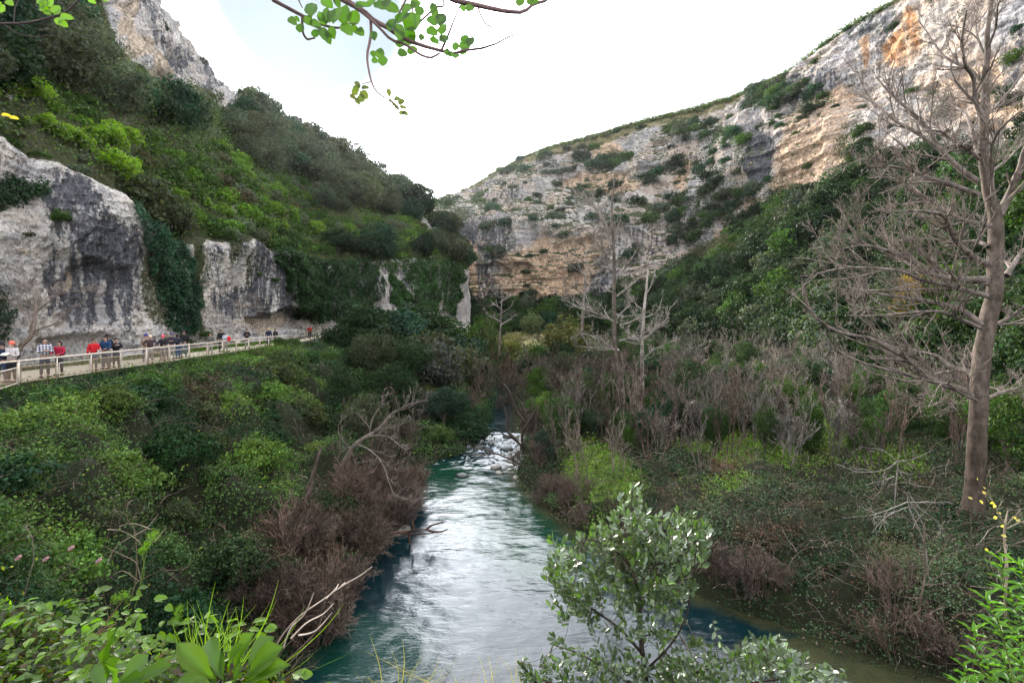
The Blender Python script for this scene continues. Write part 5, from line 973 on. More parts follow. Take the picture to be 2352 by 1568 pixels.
SN = [(zg([(590, 870), (540, 830), (470, 750), (440, 690)]), 2.5, 0), (zg([(600, 820), (660, 700), (760, 590), (800, 520)]), 2.5, 0), (zg([(575, 970), (450, 960), (350, 930)]), 2.5, 0), (zg([(590, 880), (690, 870), (750, 880)]), 2, 0), (zg([(600, 760), (560, 640), (590, 520)]), 2, 0), (zg([(570, 1050), (480, 1110), (430, 1180)]), 2, 0), (zg([(580, 1090), (680, 1140), (790, 1350)]), 2.5, 0)]
traced_tree('bare_sapling', 'brown bare sapling rising from the brambles at the lower right', 'sapling', PX(2112, 1440, 13.6), 13.6, [(2114, 1450, 4), (2114, 1380, 3.5), (2124, 1320, 3), (2124, 1240, 3), (2122, 1200, 2)], SN, (.15, .11, .09), 9, ((9, .42, 42, 5), (4, .5, 45, 3)), .0045, 16, part='branch')
SW = [(zg([(1170, 480), (1100, 340), (1040, 240), (1000, 160)]), 3, 0), (zg([(1175, 480), (1290, 430), (1340, 400)]), 3, 0), (zg([(1180, 450), (1220, 370), (1230, 300)]), 2, 0), (zg([(1165, 700), (1130, 900), (1040, 700), (1030, 640)]), 2, 0)]
e = traced_tree('yellow_leaf_sapling', 'thin sapling with a few pale yellow leaves right of the big trunk', 'sapling', PX(2312, 1400, 9.5), 9.5, [(2312, 1420, 5), (2310, 1320, 5), (2312, 1210, 4), (2315, 1170, 2)], SW, (.30, .26, .20), 9, ((6, .4, 42, 4), (3, .5, 45, 3)), .003, 17, part='branch')

# ---------------------------------------------------------------- single leaves as objects
def leaf_shape(name, kind='oval', mat=M_thin, bend=0.18, fold=0.10, n=6):
    t = np.linspace(0, 1, n)
    if kind == 'oval': w = np.sin(math.pi*np.clip(t, 0, 1)**0.85)**0.62
    elif kind == 'lance': w = np.sin(math.pi*t**0.8)**0.9
    elif kind == 'spoon': w = (0.12+0.88*np.sin(math.pi*np.clip((t-0.12)/0.88, 0, 1)**1.25)**0.7)*np.where(t > .999, 0, 1)
    elif kind == 'heart': w = np.sin(math.pi*np.clip(t*0.92+0.08, 0, 1)**0.55)**0.7
    else: w = np.sin(math.pi*t)**.5
    w[-1] = 0.02; w[0] = max(w[0], 0.05); V = []; C = []
    for i in range(n):
        z = -bend*(t[i]-.1)**2
        for s in (-1, -.5, 0, .5, 1): V.append((t[i], s*w[i]*0.5, z+abs(s)*w[i]*fold + 0.035*math.sin(11*t[i]+s*5)*abs(s))); k = .82 if s == 0 else 1.0; C.append((k*1.15 if s == 0 else 1, 1.12 if s == 0 else 1, 1))
    return mesh_quads(name, V, grid_quads(n, 5), mat, C, smooth=True)
LF = {k: leaf_shape('leaf_'+k, k) for k in ('oval', 'lance', 'spoon', 'heart')}
LG = leaf_shape('glossy_leaf', 'oval', M_gloss, bend=.1, fold=.12)
def place_leaf(parent, pbase, P, d, nrm_, L, Wd, me, color, name='leaf'):
    x = Vector(d).normalized(); z = Vector(nrm_); z = (z - x*z.dot(x)).normalized() if abs(Vector(nrm_).normalized().dot(x)) < .98 else x.orthogonal().normalized(); y = z.cross(x)
    o = bpy.data.objects.new(name, me); COL.objects.link(o); o.parent = parent
    m = Matrix(((x[0]*L, y[0]*Wd, z[0]*L, P[0]-pbase[0]), (x[1]*L, y[1]*Wd, z[1]*L, P[1]-pbase[1]), (x[2]*L, y[2]*Wd, z[2]*L, P[2]-pbase[2]), (0, 0, 0, 1)))
    o.matrix_local = m; o.color = (color[0], color[1], color[2], 1); return o
def stem_obj(name, polys, base, e, color, sides=6, minr=.001, wig=.0):
    A = Acc()
    for P, r0, r1 in polys: P = catmull(P, 16); A.add(*tubes(P[None], np.linspace(r0, r1, 16)[None], sides))
    return add(name, A.mesh(name, M_bark, True, base), e, color=color)
g = rngs(91); random.seed(91)
# ---- branch of a leafy tree overhanging the view at the top
YC = 2.3
CB = [([(240, 0), (460, 110), (560, 165), (680, 200), (740, 205)], 10, 5, .1), ([(460, 110), (462, 230), (490, 280), (530, 290), (550, 283)], 7, 4, .1), ([(640, -80), (750, 0), (900, 80), (960, 140), (1080, 200), (1180, 275), (1290, 320), (1480, 375), (1560, 390), (1700, 372), (1840, 335), (1950, 290), (2080, 235)], 17, 2.5, .0),
      ([(960, 140), (962, 270), (945, 400), (950, 520), (970, 600), (1000, 670), (1080, 730), (1105, 725)], 8, 2, -.1), ([(790, -20), (830, 40), (1000, 190), (1110, 280), (1210, 325), (1320, 400), (1395, 425), (1470, 390)], 9, 5, -.08), ([(1480, 375), (1540, 240), (1570, 170), (1620, 40)], 7, 3, .05),
      ([(1500, -40), (1580, 0), (1720, 40), (1850, 70), (1960, 92), (2080, 80), (2160, 40), (2240, 0), (2300, -40)], 15, 7, .15), ([(1750, 60), (1800, 160), (1880, 220), (1930, 270)], 5, 2, .1), ([(1310, 175), (1440, 70), (1490, 40), (1490, -30)], 5, 4, 0), ([(1270, 60), (1275, 200)], 4, 2, 0), ([(420, -20), (460, 60)], 4, 2, 0), ([(1780, 350), (1782, 285)], 3, 1, 0), ([(970, 600), (900, 618)], 2, 1, 0), ([(1445, 150), (1450, 250), (1468, 350)], 2, 1.5, 0), ([(740, 205), (770, 175), (860, 180)], 3, 2, 0), ([(1105, 725), (1150, 790), (1200, 830)], 2, 1, 0), ([(1240, -40), (1180, 80), (1110, 200)], 5, 3, 0)]
def Zp(L, Y, d=0): return np.array([PX(551+x*.3125, y*.3125, Y+d*i/max(1, len(L)-1)) for i, (x, y) in enumerate(L)])
base = PX(800, -60, YC); e = add('overhanging_branch', None, None, 'thin dark branch with round green leaves hanging from above, top centre', 'branch', loc=base)
for pts, w0, w1, d in CB:
    P = Zp(pts, YC, d); P[1:-1] += g.normal(size=(len(P)-2, 3))*.003; stem_obj('branchlet', [(P, w0*.3125*YC/F/2*2.6+.0006, w1*.3125*YC/F/2*2.6+.0006)], base, e, (.17, .11, .115))
CLV = [(525, 65, 120, 70, 95), (385, 155, 75, 40, -40), (420, 140, 40, 20, -50), (445, 205, 60, 45, 80), (500, 150, 60, 50, -60), (555, 180, 90, 45, -30), (600, 135, 80, 40, -70), (635, 115, 110, 42, 85), (665, 120, 80, 40, 80), (705, 110, 120, 60, 75), (770, 110, 125, 65, 80), (840, 130, 95, 68, 75), (555, 245, 60, 40, 85), (615, 250, 95, 50, -60), (645, 285, 70, 40, -60), (680, 240, 75, 50, -80), (785, 215, 95, 60, -40), (845, 220, 70, 40, -35), (885, 235, 60, 45, -40), (640, 20, 90, 55, -40), (715, 20, 65, 35, -60), (900, 40, 100, 45, 10), (985, 262, 60, 38, -80), (985, 395, 52, 38, 80), (1030, 392, 65, 50, 80), (992, 445, 42, 35, -10), (1050, 445, 60, 58, 20), (1195, 392, 62, 62, 5), (1178, 318, 55, 48, 80), (1232, 310, 60, 50, 10), (1265, 370, 70, 45, 5), (1245, 265, 110, 75, -55), (1175, 240, 120, 55, -80), (1115, 180, 95, 55, 80), (1265, 160, 125, 110, 40), (1190, 130, 110, 60, 30), (1120, 60, 90, 55, -20), (1030, 40, 90, 60, -30), (1322, 80, 65, 50, 60), (1335, 272, 55, 32, 85), (1430, 85, 115, 42, -80), (1412, 152, 78, 50, -50), (1480, 140, 95, 65, 70), (1410, 232, 80, 52, -30), (1492, 215, 75, 58, 70), (1430, 300, 65, 45, -15), (1500, 285, 68, 55, 30), (1585, 340, 68, 38, 85), (1655, 290, 60, 50, 60), (1695, 305, 75, 50, 70), (1650, 340, 75, 52, 10), (1525, 385, 42, 36, 0), (1550, 398, 40, 36, 70), (1590, 410, 42, 40, 80), (1640, 385, 50, 30, 10), (1690, 60, 58, 48, 10), (1640, 60, 55, 32, -70), (2060, 12, 60, 55, 10), (2150, 10, 80, 42, 5), (1080, 20, 80, 60, 60), (970, 10, 60, 50, 70), (1230, 60, 80, 60, 40), (1290, 30, 70, 50, 20),
       (865, 622, 48, 26, -50), (855, 652, 42, 30, -50), (845, 677, 44, 32, -45), (830, 712, 46, 24, -35), (865, 745, 50, 24, -60), (920, 645, 50, 28, 0), (912, 698, 62, 46, -45), (890, 725, 52, 46, -30), (1095, 680, 50, 26, -80), (1155, 727, 46, 36, 5), (1185, 748, 48, 40, 20), (1200, 790, 52, 28, 5), (1110, 747, 40, 20, -25), (1135, 770, 38, 18, -40), (1155, 792, 40, 20, -45), (1190, 830, 44, 22, -10), (1215, 833, 46, 24, -25)]
for x, y, L, Wd, a in CLV:
    low_ = y > 600; Yl = YC + g.uniform(-.12, .12); k = .3125*Yl/F; a = R(a)+g.normal()*.05; dep = g.uniform(-.25, .25)
    d = np.array([math.cos(a), dep, math.sin(a)]); c = PX(551+x*.3125, y*.3125, Yl); Lm = L*k*1.22
    nn_ = (g.uniform(-.35, .35), -1, g.uniform(-.1, .5))
    place_leaf(e, base, c-d/np.linalg.norm(d)*Lm/2, d, nn_, Lm, Wd*k*1.45, LF['oval'], jit((.034, .078, .008) if not low_ else (.06, .07, .025), .25, .1))
# ---- branch in the top left corner
YL = 2.0; z3 = lambda L, d=0: np.array([PX(x*.3517, y*.3517, YL+d*i) for i, (x, y) in enumerate(L)])
base = PX(-60, 60, YL); e = add('corner_branch', None, None, 'dark branch with bright lime leaves in the top left corner', 'branch', loc=base)
for pts, w0, w1 in [([(-160, 165), (0, 158), (180, 150), (330, 115), (430, 80), (500, 15), (560, -40)], 18, 10), ([(30, 165), (130, 225), (250, 242), (330, 225)], 8, 4), ([(90, 145), (100, 50), (130, -20)], 7, 5), ([(340, 110), (400, 140), (450, 165)], 8, 4), ([(320, 115), (330, 40), (345, -30)], 5, 4), ([(110, 155), (180, 190)], 5, 3)]:
    stem_obj('branchlet', [(z3(pts, .01), w0*.3517*YL/F/2, w1*.3517*YL/F/2)], base, e, (.06, .045, .045))
for x, y, L, Wd, a in [(430, 115, 95, 48, 0), (368, 65, 72, 62, 70), (412, 155, 62, 40, -30), (285, 30, 75, 60, 30), (62, 18, 60, 40, -30), (10, 55, 60, 50, 80), (262, 8, 60, 40, 20), (330, 22, 60, 40, 70), (600, 10, 50, 30, -20), (380, 140, 50, 35, -70), (290, 60, 60, 45, -20), (-20, 30, 60, 50, 40), (310, 85, 50, 30, -30), (680, 2, 40, 20, -10)]:
    k = .3517*YL/F; a = R(a); d = np.array([math.cos(a), g.uniform(-.2, .2), math.sin(a)]); Lm = L*k; c = PX(x*.3517, y*.3517, YL); place_leaf(e, base, c-d*Lm/2, d, (.1, -1, .3), Lm, Wd*k*1.2, LF['oval'], jit((.085, .17, .010), .2))
b0 = PX(-20, 262, 2.2); e = add('yellow_leaf_twig', None, None, 'twig with two yellow leaves at the left edge of the picture', 'twig', loc=b0)
stem_obj('stem', [(np.array([PX(-60, 258, 2.2), PX(0, 264, 2.2), PX(30, 268, 2.2)]), .004, .002)], b0, e, (.08, .06, .05))
for x, y, L in ((2, 264, 24), (22, 270, 20)): place_leaf(e, b0, PX(x, y, 2.19), (1, 0, -.1), (0, -1, .5), L*2.2/F, 10*2.2/F, LF['oval'], (.5, .33, .02))

# ---- glossy leafed small tree in front of the pool
YG = 5.2; base = PX(1492, 1640, YG); e = add('glossy_tree', None, None, 'small tree with shiny silver green leaves in front of the pool', 'tree', loc=base)
GT = [([(1495, 1650), (1485, 1568), (1472, 1470), (1470, 1400), (1462, 1345), (1445, 1290), (1450, 1200), (1452, 1120)], 15, 3, 0), ([(1470, 1400), (1500, 1340), (1530, 1260), (1560, 1180)], 7, 2, .5), ([(1462, 1350), (1440, 1290), (1390, 1250), (1340, 1235)], 6, 2, -.4), ([(1475, 1500), (1420, 1440), (1350, 1390), (1280, 1330), (1262, 1270)], 7, 2, .4), ([(1480, 1540), (1540, 1480), (1580, 1400), (1600, 1250)], 6, 2, -.4), ([(1488, 1600), (1580, 1550), (1700, 1510), (1760, 1470)], 8, 2, .3), ([(1488, 1610), (1620, 1580), (1780, 1560), (1880, 1530)], 8, 2, -.3), ([(1485, 1590), (1400, 1540), (1330, 1500), (1270, 1480)], 7, 2, .3), ([(1488, 1620), (1380, 1590), (1240, 1560), (1195, 1520)], 7, 2, -.2), ([(1450, 1330), (1500, 1300), (1590, 1240)], 4, 2, .2), ([(1465, 1460), (1520, 1440), (1560, 1330)], 4, 2, .6)]
TP = []; 
for pts, w0, w1, d in GT:
    P = np.array([PX(a, b, YG+d*i/(len(pts)-1)) for i, (a, b) in enumerate(pts)]); stem_obj('stem', [(P, w0*YG/F/2, w1*YG/F/2)], base, e, (.045, .035, .03)); TP.append(catmull(P, 16))
BL = [(1455, 1150, 34, 42, 70), (1440, 1225, 80, 50, 190), (1560, 1225, 74, 55, 170), (1600, 1250, 36, 50, 60), (1345, 1300, 80, 70, 190), (1290, 1290, 40, 60, 70), (1450, 1310, 110, 70, 260), (1540, 1300, 70, 70, 150), (1400, 1400, 110, 60, 150), (1500, 1410, 70, 60, 90), (1330, 1390, 50, 60, 60), (1640, 1525, 110, 50, 230), (1810, 1540, 90, 34, 150), (1740, 1495, 70, 40, 130), (1235, 1540, 50, 30, 80), (1370, 1530, 90, 50, 150), (1560, 1550, 90, 40, 150), (1480, 1560, 100, 40, 120), (1280, 1500, 30, 40, 40), (1890, 1560, 40, 20, 30)]
TPa = np.concatenate(TP); LP = []; SD = []; tips = []
for cx_, cy_, rx, ry, n_ in BL:
    n_ = int(n_*0.27*(0.75 if cy_ > 1380 else 1.0)); r = np.sqrt(g.random(n_))*1.06; a = g.uniform(0, 6.283, n_); Yc = YG + .28*g.normal(size=n_)
    tips.append(np.stack([(cx_+rx*r*np.cos(a)-1176)/F*Yc, Yc, (HY-(cy_+ry*r*np.sin(a)))/F*Yc], 1))
tips = np.concatenate(tips); sdir_ = unit(g.normal(size=tips.shape)*.55+np.array([0, 0, 1.0])+.7*unit(tips-PX(1470, 1350, YG))); sl_ = g.uniform(.10, .24, len(tips))
for q_ in range(11):
    f = q_/10; pos = tips - sdir_*(sl_*f)[:, None]; an = q_*2.4+g.uniform(0, 6.28, len(tips)); pr_ = unit(np.cross(sdir_, np.stack([np.cos(an), np.sin(an), 0*an+.01], 1)))
    LP.append(pos + pr_*.006); SD.append(unit(pr_*(.35+.9*f) + sdir_*.9))
LP = np.concatenate(LP); SD = np.concatenate(SD)
A = Acc(); cen = tips-sdir_*(sl_*.9)[:, None]; nT = len(cen); V, Q = tubes(np.stack([cen, tips-sdir_*(sl_*.4)[:, None], tips], 1), np.array([[.002, .0016, .001]]).repeat(nT, 0), 3); A.add(V, Q); pr = TPa[np.argmin(((cen[:, None]-TPa[None])**2).sum(-1), 1)]
tt_ = np.linspace(0, 1, 5)[None, :, None]; tw = pr[:, None]*(1-tt_)+cen[:, None]*tt_; tw[:, :, 2] -= .06*np.sin(tt_[..., 0]*3.14); V, Q = tubes(tw, np.linspace(.0038, .002, 5)[None].repeat(nT, 0), 3); A.add(V, Q)
o = add('twigs', A.mesh('twigs', M_bark, False, base), e, color=(.10, .085, .06)); o['kind'] = 'stuff'
pm = g.permutation(len(LP)); LP = LP[pm]; SD = SD[pm]; big = LP[:300]; rest = LP[300:]; print('glossy leaves', len(LP))
def gcol(n): k = g.random((n, 1)); return np.where(k < .8, np.array([.085, .125, .062]), np.array([.10, .18, .03]))*g.uniform(.7, 1.4, (n, 1))
cb = gcol(300)
for i in range(300):
    d = SD[i]; nn_ = g.normal(size=3)*.4+np.array([-.2, -.2, 1.0]); place_leaf(e, base, big[i], d, nn_, g.uniform(.06, .09), g.uniform(.030, .040), LG, cb[i])
d = SD[300:]; nn_ = unit(g.normal(size=(len(rest), 3))*.5+np.array([-.25, -.1, 1.0])); d = unit(d)
s = g.uniform(.055, .09, len(rest)); Bn = unit(np.cross(nn_, d)); Nz = np.cross(d, Bn); s_ = s[:, None]
V = np.stack([rest, rest+d*s_*.35+Bn*s_*.22, rest+d*s_*.75+Bn*s_*.18, rest+d*s_*1.0, rest+d*s_*.75-Bn*s_*.18, rest+d*s_*.35-Bn*s_*.22, rest+d*s_*.5-Nz*s_*.07], 1)
k = np.arange(len(rest))[:, None]*7; Q = np.concatenate([k+np.array([[0, 1, 2, 6]]), k+np.array([[2, 3, 4, 6]]), k+np.array([[4, 5, 0, 6]])])
o = add('foliage', mesh_quads('foliage', V.reshape(-1, 3)-base, Q, M_gloss, np.repeat(gcol(len(rest)), 7, 0)), e); o['kind'] = 'stuff'

# ---- bright lance leafed bush at the lower right corner
YO = 2.7; base = PX(2330, 1700, YO); e = add('lance_leaf_bush', None, None, 'bright green bush with narrow pointed leaves in the lower right corner', 'bush', loc=base)
for (a, b) in [(2300, 1282), (2345, 1295), (2262, 1372), (2318, 1360), (2352, 1380), (2238, 1448), (2290, 1440), (2335, 1450), (2215, 1528), (2262, 1515), (2305, 1510), (2345, 1520), (2240, 1568), (2285, 1560), (2330, 1565), (2205, 1570)]:
    Yt = YO+g.uniform(-.25, .35); tip = PX(a, b, Yt); bot = tip+np.array([.06+g.uniform(0, .1), .05, -.22]); b2 = PX(2360, 1690, Yt)
    stem_obj('stem', [(np.array([b2, bot, (bot+tip)/2+.01, tip]), .004, .002)], base, e, (.10, .13, .03))
    for i in range(15):
        f = i/14; p = tip*(1-f)+bot*f; an = i*2.4; d = np.array([math.cos(an), math.sin(an), .75-.5*f]); Lm = g.uniform(.07, .115)
        place_leaf(e, base, p, d, (-math.cos(an)*.5, -math.sin(an)*.5, 1), Lm, Lm*.19, LF['lance'], jit((.085, .19, .02) if f < .4 else (.06, .135, .028), .25))

# ---- plants at our feet, lower left
def fgz(px, Y): x = (px-1176)/F*Y; return np.array([x, Y, float(ground(np.array([x]), np.array([Y]))[0])])
def leafy_plant(lab, px, py, Y, nlf, L, ar, kind, col, spread=.22, group='broad leafed herbs at the lower left', h=None):
    top_ = PX(px, py, Y); b_ = np.array([top_[0], Y, top_[2]-(h or .35)]); e = add('leafy_plant', None, None, lab, 'plant', group, loc=b_)
    for i in range(nlf):
        an = g.uniform(0, 6.283); r = spread*math.sqrt(g.random()); hz = (h or .35)*(1-.35*(r/spread)**2)*g.uniform(.75, 1.05)
        p = b_+np.array([math.cos(an)*r, math.sin(an)*r, hz])
        if i % 3 == 0: stem_obj('stem', [(np.array([b_+g.normal(size=3)*.02*np.array([1, 1, 0]), (b_+p)/2+np.array([math.cos(an), math.sin(an), 0])*.03, p]), .0025, .0012)], b_, e, (.10, .13, .04), sides=4)
        for j in range(1 if kind != 'trio' else 3):
            a2 = an+(j-1)*1.1; d = np.array([math.cos(a2), math.sin(a2), g.uniform(-.25, .35)]); Lm = L*g.uniform(.7, 1.25); place_leaf(e, b_, p, d, np.array([-.2, -.3, 1])+g.normal(size=3)*.3, Lm, Lm*ar, LF['heart' if kind == 'trio' else kind], jit(col, .2, .1))
BRT = (.105, .19, .012); BR2 = (.075, .13, .022)
n0 = 0
for (px, py, Y, k, lab) in [(45, 1395, 3.1, 'trio', 'bright three leafed herb at the left edge above the corner'), (120, 1400, 3.2, 'trio', 'bright three leafed herb left of the twiggy stems'), (200, 1385, 3.3, 'trio', 'bright three leafed herb by the pink flowers'), (265, 1340, 3.4, 'oval', 'tallest bright leafed herb rising beside the brown stalk'), (330, 1375, 3.3, 'oval', 'bright yellow green herb right of the brown stalk'), (60, 1470, 2.7, 'oval', 'glossy leafed herb in the lower left corner'), (150, 1480, 2.7, 'oval', 'glossy leafed herb beside the corner plant'), (235, 1455, 2.8, 'trio', 'three leafed herb behind the small rosette'), (310, 1450, 3.0, 'oval', 'leafy herb between the two rosettes'), (385, 1440, 3.1, 'trio', 'small herb left of the tall grass'), (470, 1425, 3.1, 'trio', 'bright herb behind the tall grass'), (545, 1440, 3.2, 'oval', 'bright herb at the right of the tall grass'), (40, 1545, 2.4, 'heart', 'round leafed herb in the very corner'), (130, 1550, 2.4, 'heart', 'round leafed herb next to the corner'), (360, 1530, 2.6, 'oval', 'small leafed herb left of the big rosette')]:
    leafy_plant(lab, px, py, Y, 15 if k != 'trio' else 8, .075 if k != 'trio' else .062, .55 if k != 'heart' else .85, k, BRT if n0 % 3 else BR2); n0 += 1
for k_i in range(22):
    Y = g.uniform(2.1, 3.3); a = g.uniform(10, 560); p_ = fgz(a, Y)
    if p_[2] < -2.5: continue
    bx, by = proj(p_+np.array([0, 0, .22])); leafy_plant('bright yellow green leafy herb ' + ('at the left' if a < 190 else ('in the middle' if a < 380 else 'at the right')) + ' of the foreground patch', float(bx), float(by), Y, 13, g.uniform(.05, .085), g.uniform(.45, .7), 'oval', (.11, .20, .012) if k_i % 3 else (.07, .13, .02), spread=.2, h=.24)
# rosettes
def rosette(lab, px, py, Y, leaves, col):
    b_ = PX(px, py, Y); e = add('rosette_plant', None, None, lab, 'plant', None, loc=b_)
    for (tx, ty, L, Wd) in leaves:
        tip = PX(tx, ty, Y+g.uniform(-.15, .15)); st = PX(px+(tx-px)*.15, py+(ty-py)*.1, Y); d = tip-st; Lm = np.linalg.norm(d)*g.uniform(.62, .9); st = tip-d/np.linalg.norm(d)*Lm; place_leaf(e, b_, st, d+g.normal(size=3)*.035, (g.uniform(-.9, .6), -.5, .8), Lm, Wd*Y/F*g.uniform(.85, 1.15), LF['spoon'], jit(col, .18, .1))
    return e
rosette('large rosette of broad bright lime leaves at the bottom, left of centre', 520, 1590, 2.3, [(420, 1470, 0, 52), (470, 1455, 0, 44), (560, 1462, 0, 50), (622, 1455, 0, 52), (640, 1490, 0, 56), (645, 1525, 0, 50), (440, 1520, 0, 52), (500, 1500, 0, 46), (600, 1550, 0, 50), (430, 1560, 0, 44), (560, 1520, 0, 56), (395, 1580, 0, 46), (530, 1470, 0, 46), (620, 1570, 0, 44)], (.065, .125, .012))
rosette('smaller rosette of lime leaves near the lower left corner', 255, 1600, 2.2, [(235, 1462, 0, 34), (265, 1490, 0, 36), (320, 1500, 0, 44), (300, 1540, 0, 42), (225, 1500, 0, 32), (370, 1530, 0, 40), (200, 1540, 0, 36)], (.06, .12, .012))
for (px, py, lab) in [(690, 1535, 'small clover like plant at the bottom edge, right of the big rosette')]:
    leafy_plant(lab, px, py, 2.5, 6, .05, .9, 'trio', BRT, spread=.12, group=None, h=.25)
# tall grass blades
def blades(name, lab, pts, Y, col, w=.007, kind=None):
    A = Acc(); b_ = PX(pts[0][0], pts[0][1], Y)
    for (x0, y0, x1, y1, bend) in pts:
        p0 = PX(x0, y0, Y+g.uniform(-.1, .1)); p1 = PX(x1, y1, Y+g.uniform(-.2, .2)); t = np.linspace(0, 1, 9)[:, None]; P = p0*(1-t)+p1*t; P[:, 0] += bend*np.sin(t[:, 0]*3.14)*.08; P[:, 2] += abs(bend)*np.sin(t[:, 0]*3.14)*.03
        wd = w*(1-t**1.5)*.5+.0004; sd = np.array([1, .5, 0])/1.118; V = np.stack([P-sd*wd, P+sd*wd], 1).reshape(-1, 3); i = np.arange(8)[:, None]*2; A.add(V, i+np.array([[0, 1, 3, 2]]), np.array(col)*g.uniform(.7, 1.3))
    return add(name, A.mesh(name, M_thin, False, b_), None, lab, 'grass', loc=b_, kind=kind)
gb = [(random.uniform(430, 560), 1600, random.uniform(395, 640), random.uniform(1375, 1500), random.uniform(-1, 1)) for _ in range(46)] + [(450, 1590, 443, 1385, .2), (470, 1590, 495, 1335, -.3), (490, 1590, 560, 1370, .5), (500, 1600, 640, 1330, .8), (520, 1600, 700, 1390, 1), (560, 1590, 790, 1385, 1.2), (570, 1600, 810, 1495, 1.4), (560, 1600, 720, 1500, 1)]
blades('grass', 'tall thin grass blades rising behind the big lime rosette', gb, 2.9, (.13, .22, .03), kind='stuff')
gb = [(random.uniform(850, 1180), 1640, random.uniform(810, 1200), random.uniform(1490, 1580), random.uniform(-1, 1)) for _ in range(50)] + [(880, 1640, 850, 1460, .3), (1130, 1640, 1120, 1500, .2), (1160, 1640, 1185, 1495, .3), (900, 1640, 925, 1470, .4)]
blades('dry_grass', 'sparse dry straw coloured grass along the bottom edge at centre', gb, 2.8, (.24, .20, .07), w=.004, kind='stuff')
# dense low herbs on the near ledge
n = 34000; Y = 1.7+g.random(n)*2.1; X = -Y*g.uniform(.42, 1.25, n); z = ground(X, Y); P = np.stack([X, Y, z+g.random(n)**.8*.15], 1); k_ = (z > -2.6) & (g.random(n) < np.clip(.65+1.5*fbm(P/.4, 2, 31), .15, 1)); P = P[k_]; m = len(P)
V, Q = leaf_quads(P, unit(g.normal(size=(m, 3))*.7+np.array([0, -.2, 1])), .034*g.uniform(.4, 1.9, m), np.where(g.random(m) < .4, .25, .7)[:, None], g); c = (1+.7*vnoise(P/.35, 5))[:, None]* np.array([(.075, .14, .012), (.11, .19, .014), (.035, .065, .016), (.085, .06, .035)])[g.integers(0, 4, m)]*g.uniform(.6, 1.4, (m, 1))
add('herbs', mesh_quads('herbs', V, Q, M_thin, np.repeat(c, 4, 0)), kind='stuff', label='low mixed herbs on the near ledge at the lower left', cat='herbs')
# feathery fennel, brown stalks, arching stems, pink flowers, dead white branch
def stems(name, lab, cat, Y, polys, col, group=None, w=(2.2, 1.0)):
    b_ = PX(polys[0][0][0], polys[0][0][1], Y); e = add(name, None, None, lab, cat, group, loc=b_)
    for L_ in polys: stem_obj('stem', [(np.array([PX(a, b, Y+.04*i) for i, (a, b) in enumerate(L_)]), w[0]*Y/F/2, w[1]*Y/F/2)], b_, e, col, sides=5)
    return e, b_
zf = lambda L: [(x*.3517, 1148.7+y*.3517) for x, y in L]
stems('dry_stalk', 'leaning brown dry stalk among the bright herbs at lower left', 'stalk', 3.0, [zf([(520, 1140), (570, 950), (620, 880), (740, 790)]), zf([(620, 880), (720, 760), (800, 650)]), zf([(620, 885), (700, 840), (760, 800)])], (.26, .17, .10), w=(4, 1.6))
stems('dark_stalk', 'thin dark branching stalk rising over the brambles at lower left', 'stalk', 3.4, [zf([(760, 920), (840, 700), (880, 560), (920, 520), (1070, 445)]), zf([(880, 560), (895, 420), (880, 200), (840, 150)]), zf([(920, 520), (900, 440), (870, 390), (740, 330), (690, 300)]), zf([(910, 530), (800, 460), (700, 520)])], (.12, .10, .06), w=(3.2, 1.2))
stems('arching_stems', 'pale arching dead stems over the ivy at lower left', 'stalk', 6.0, [zf([(700, 420), (760, 300), (900, 215), (960, 180), (1030, 95)]), zf([(700, 190), (800, 200), (900, 260), (930, 300)]), zf([(1010, 270), (1085, 180)]), zf([(780, 170), (870, 150), (990, 190)])], (.34, .28, .22), w=(2.2, 1.0))
stems('corner_stalk', 'dark crooked stalk with drooping top at the left edge', 'stalk', 3.4, [zf([(160, 620), (190, 500), (220, 380), (210, 240), (150, 165)]), zf([(210, 240), (170, 160), (230, 190)])], (.10, .08, .06), w=(2.6, 1.2))
e, b_ = stems('fennel', 'feathery yellow green fennel shoots above the ivy at lower left', 'plant', 3.6, [zf([(880, 700), (940, 480), (925, 330)]), zf([(900, 640), (960, 330), (1040, 190)]), zf([(1160, 820), (1150, 720), (1180, 700)])], (.12, .20, .03), w=(2, .8))
A = Acc()
for (a, b, r) in zf_pts if False else [(925*.3517, 1148.7+330*.3517, 9), (1000*.3517, 1148.7+230*.3517, 16), (960*.3517, 1148.7+290*.3517, 10), (1165*.3517, 1148.7+720*.3517, 16), (1150*.3517, 1148.7+780*.3517, 14), (820*.3517, 1148.7+620*.3517, 18), (760*.3517, 1148.7+640*.3517, 14)]:
    n = 150; c_ = PX(a, b, 3.6); d = unit(g.normal(size=(n, 3))); P = c_+d*(r*3.6/F)*g.random((n, 1)); V, Q = leaf_quads(P, unit(g.normal(size=(n, 3))), .03, .09, g); A.add(V, Q, (1, 1, 1))
o = add('fronds', A.mesh('fronds', M_thin, False, b_), e, color=(.13, .24, .02)); o['kind'] = 'stuff'
PETAL = crown_mesh('blossom', 99, .05, .035, 8, 90, .016, M_leaf, .8)
for (a, b, lab) in [(163, 1258, 'pink flower head, the highest of the four at lower left'), (42, 1280, 'pink flower head nearest the left edge'), (105, 1283, 'pink flower head second from the left edge'), (226, 1287, 'pink flower head right of the others')]:
    p = PX(a, b, 4.0); e = add('pink_flower', None, None, lab, 'flower', 'pink flowers at the lower left', loc=p); stem_obj('stem', [(np.array([p-np.array([.03, 0, .35]), p-np.array([.0, 0, .15]), p]), .003, .002)], p, e, (.10, .14, .04), sides=4); add('blossom', PETAL, e, color=(.50, .28, .36)).scale = (.55, .55, .55)
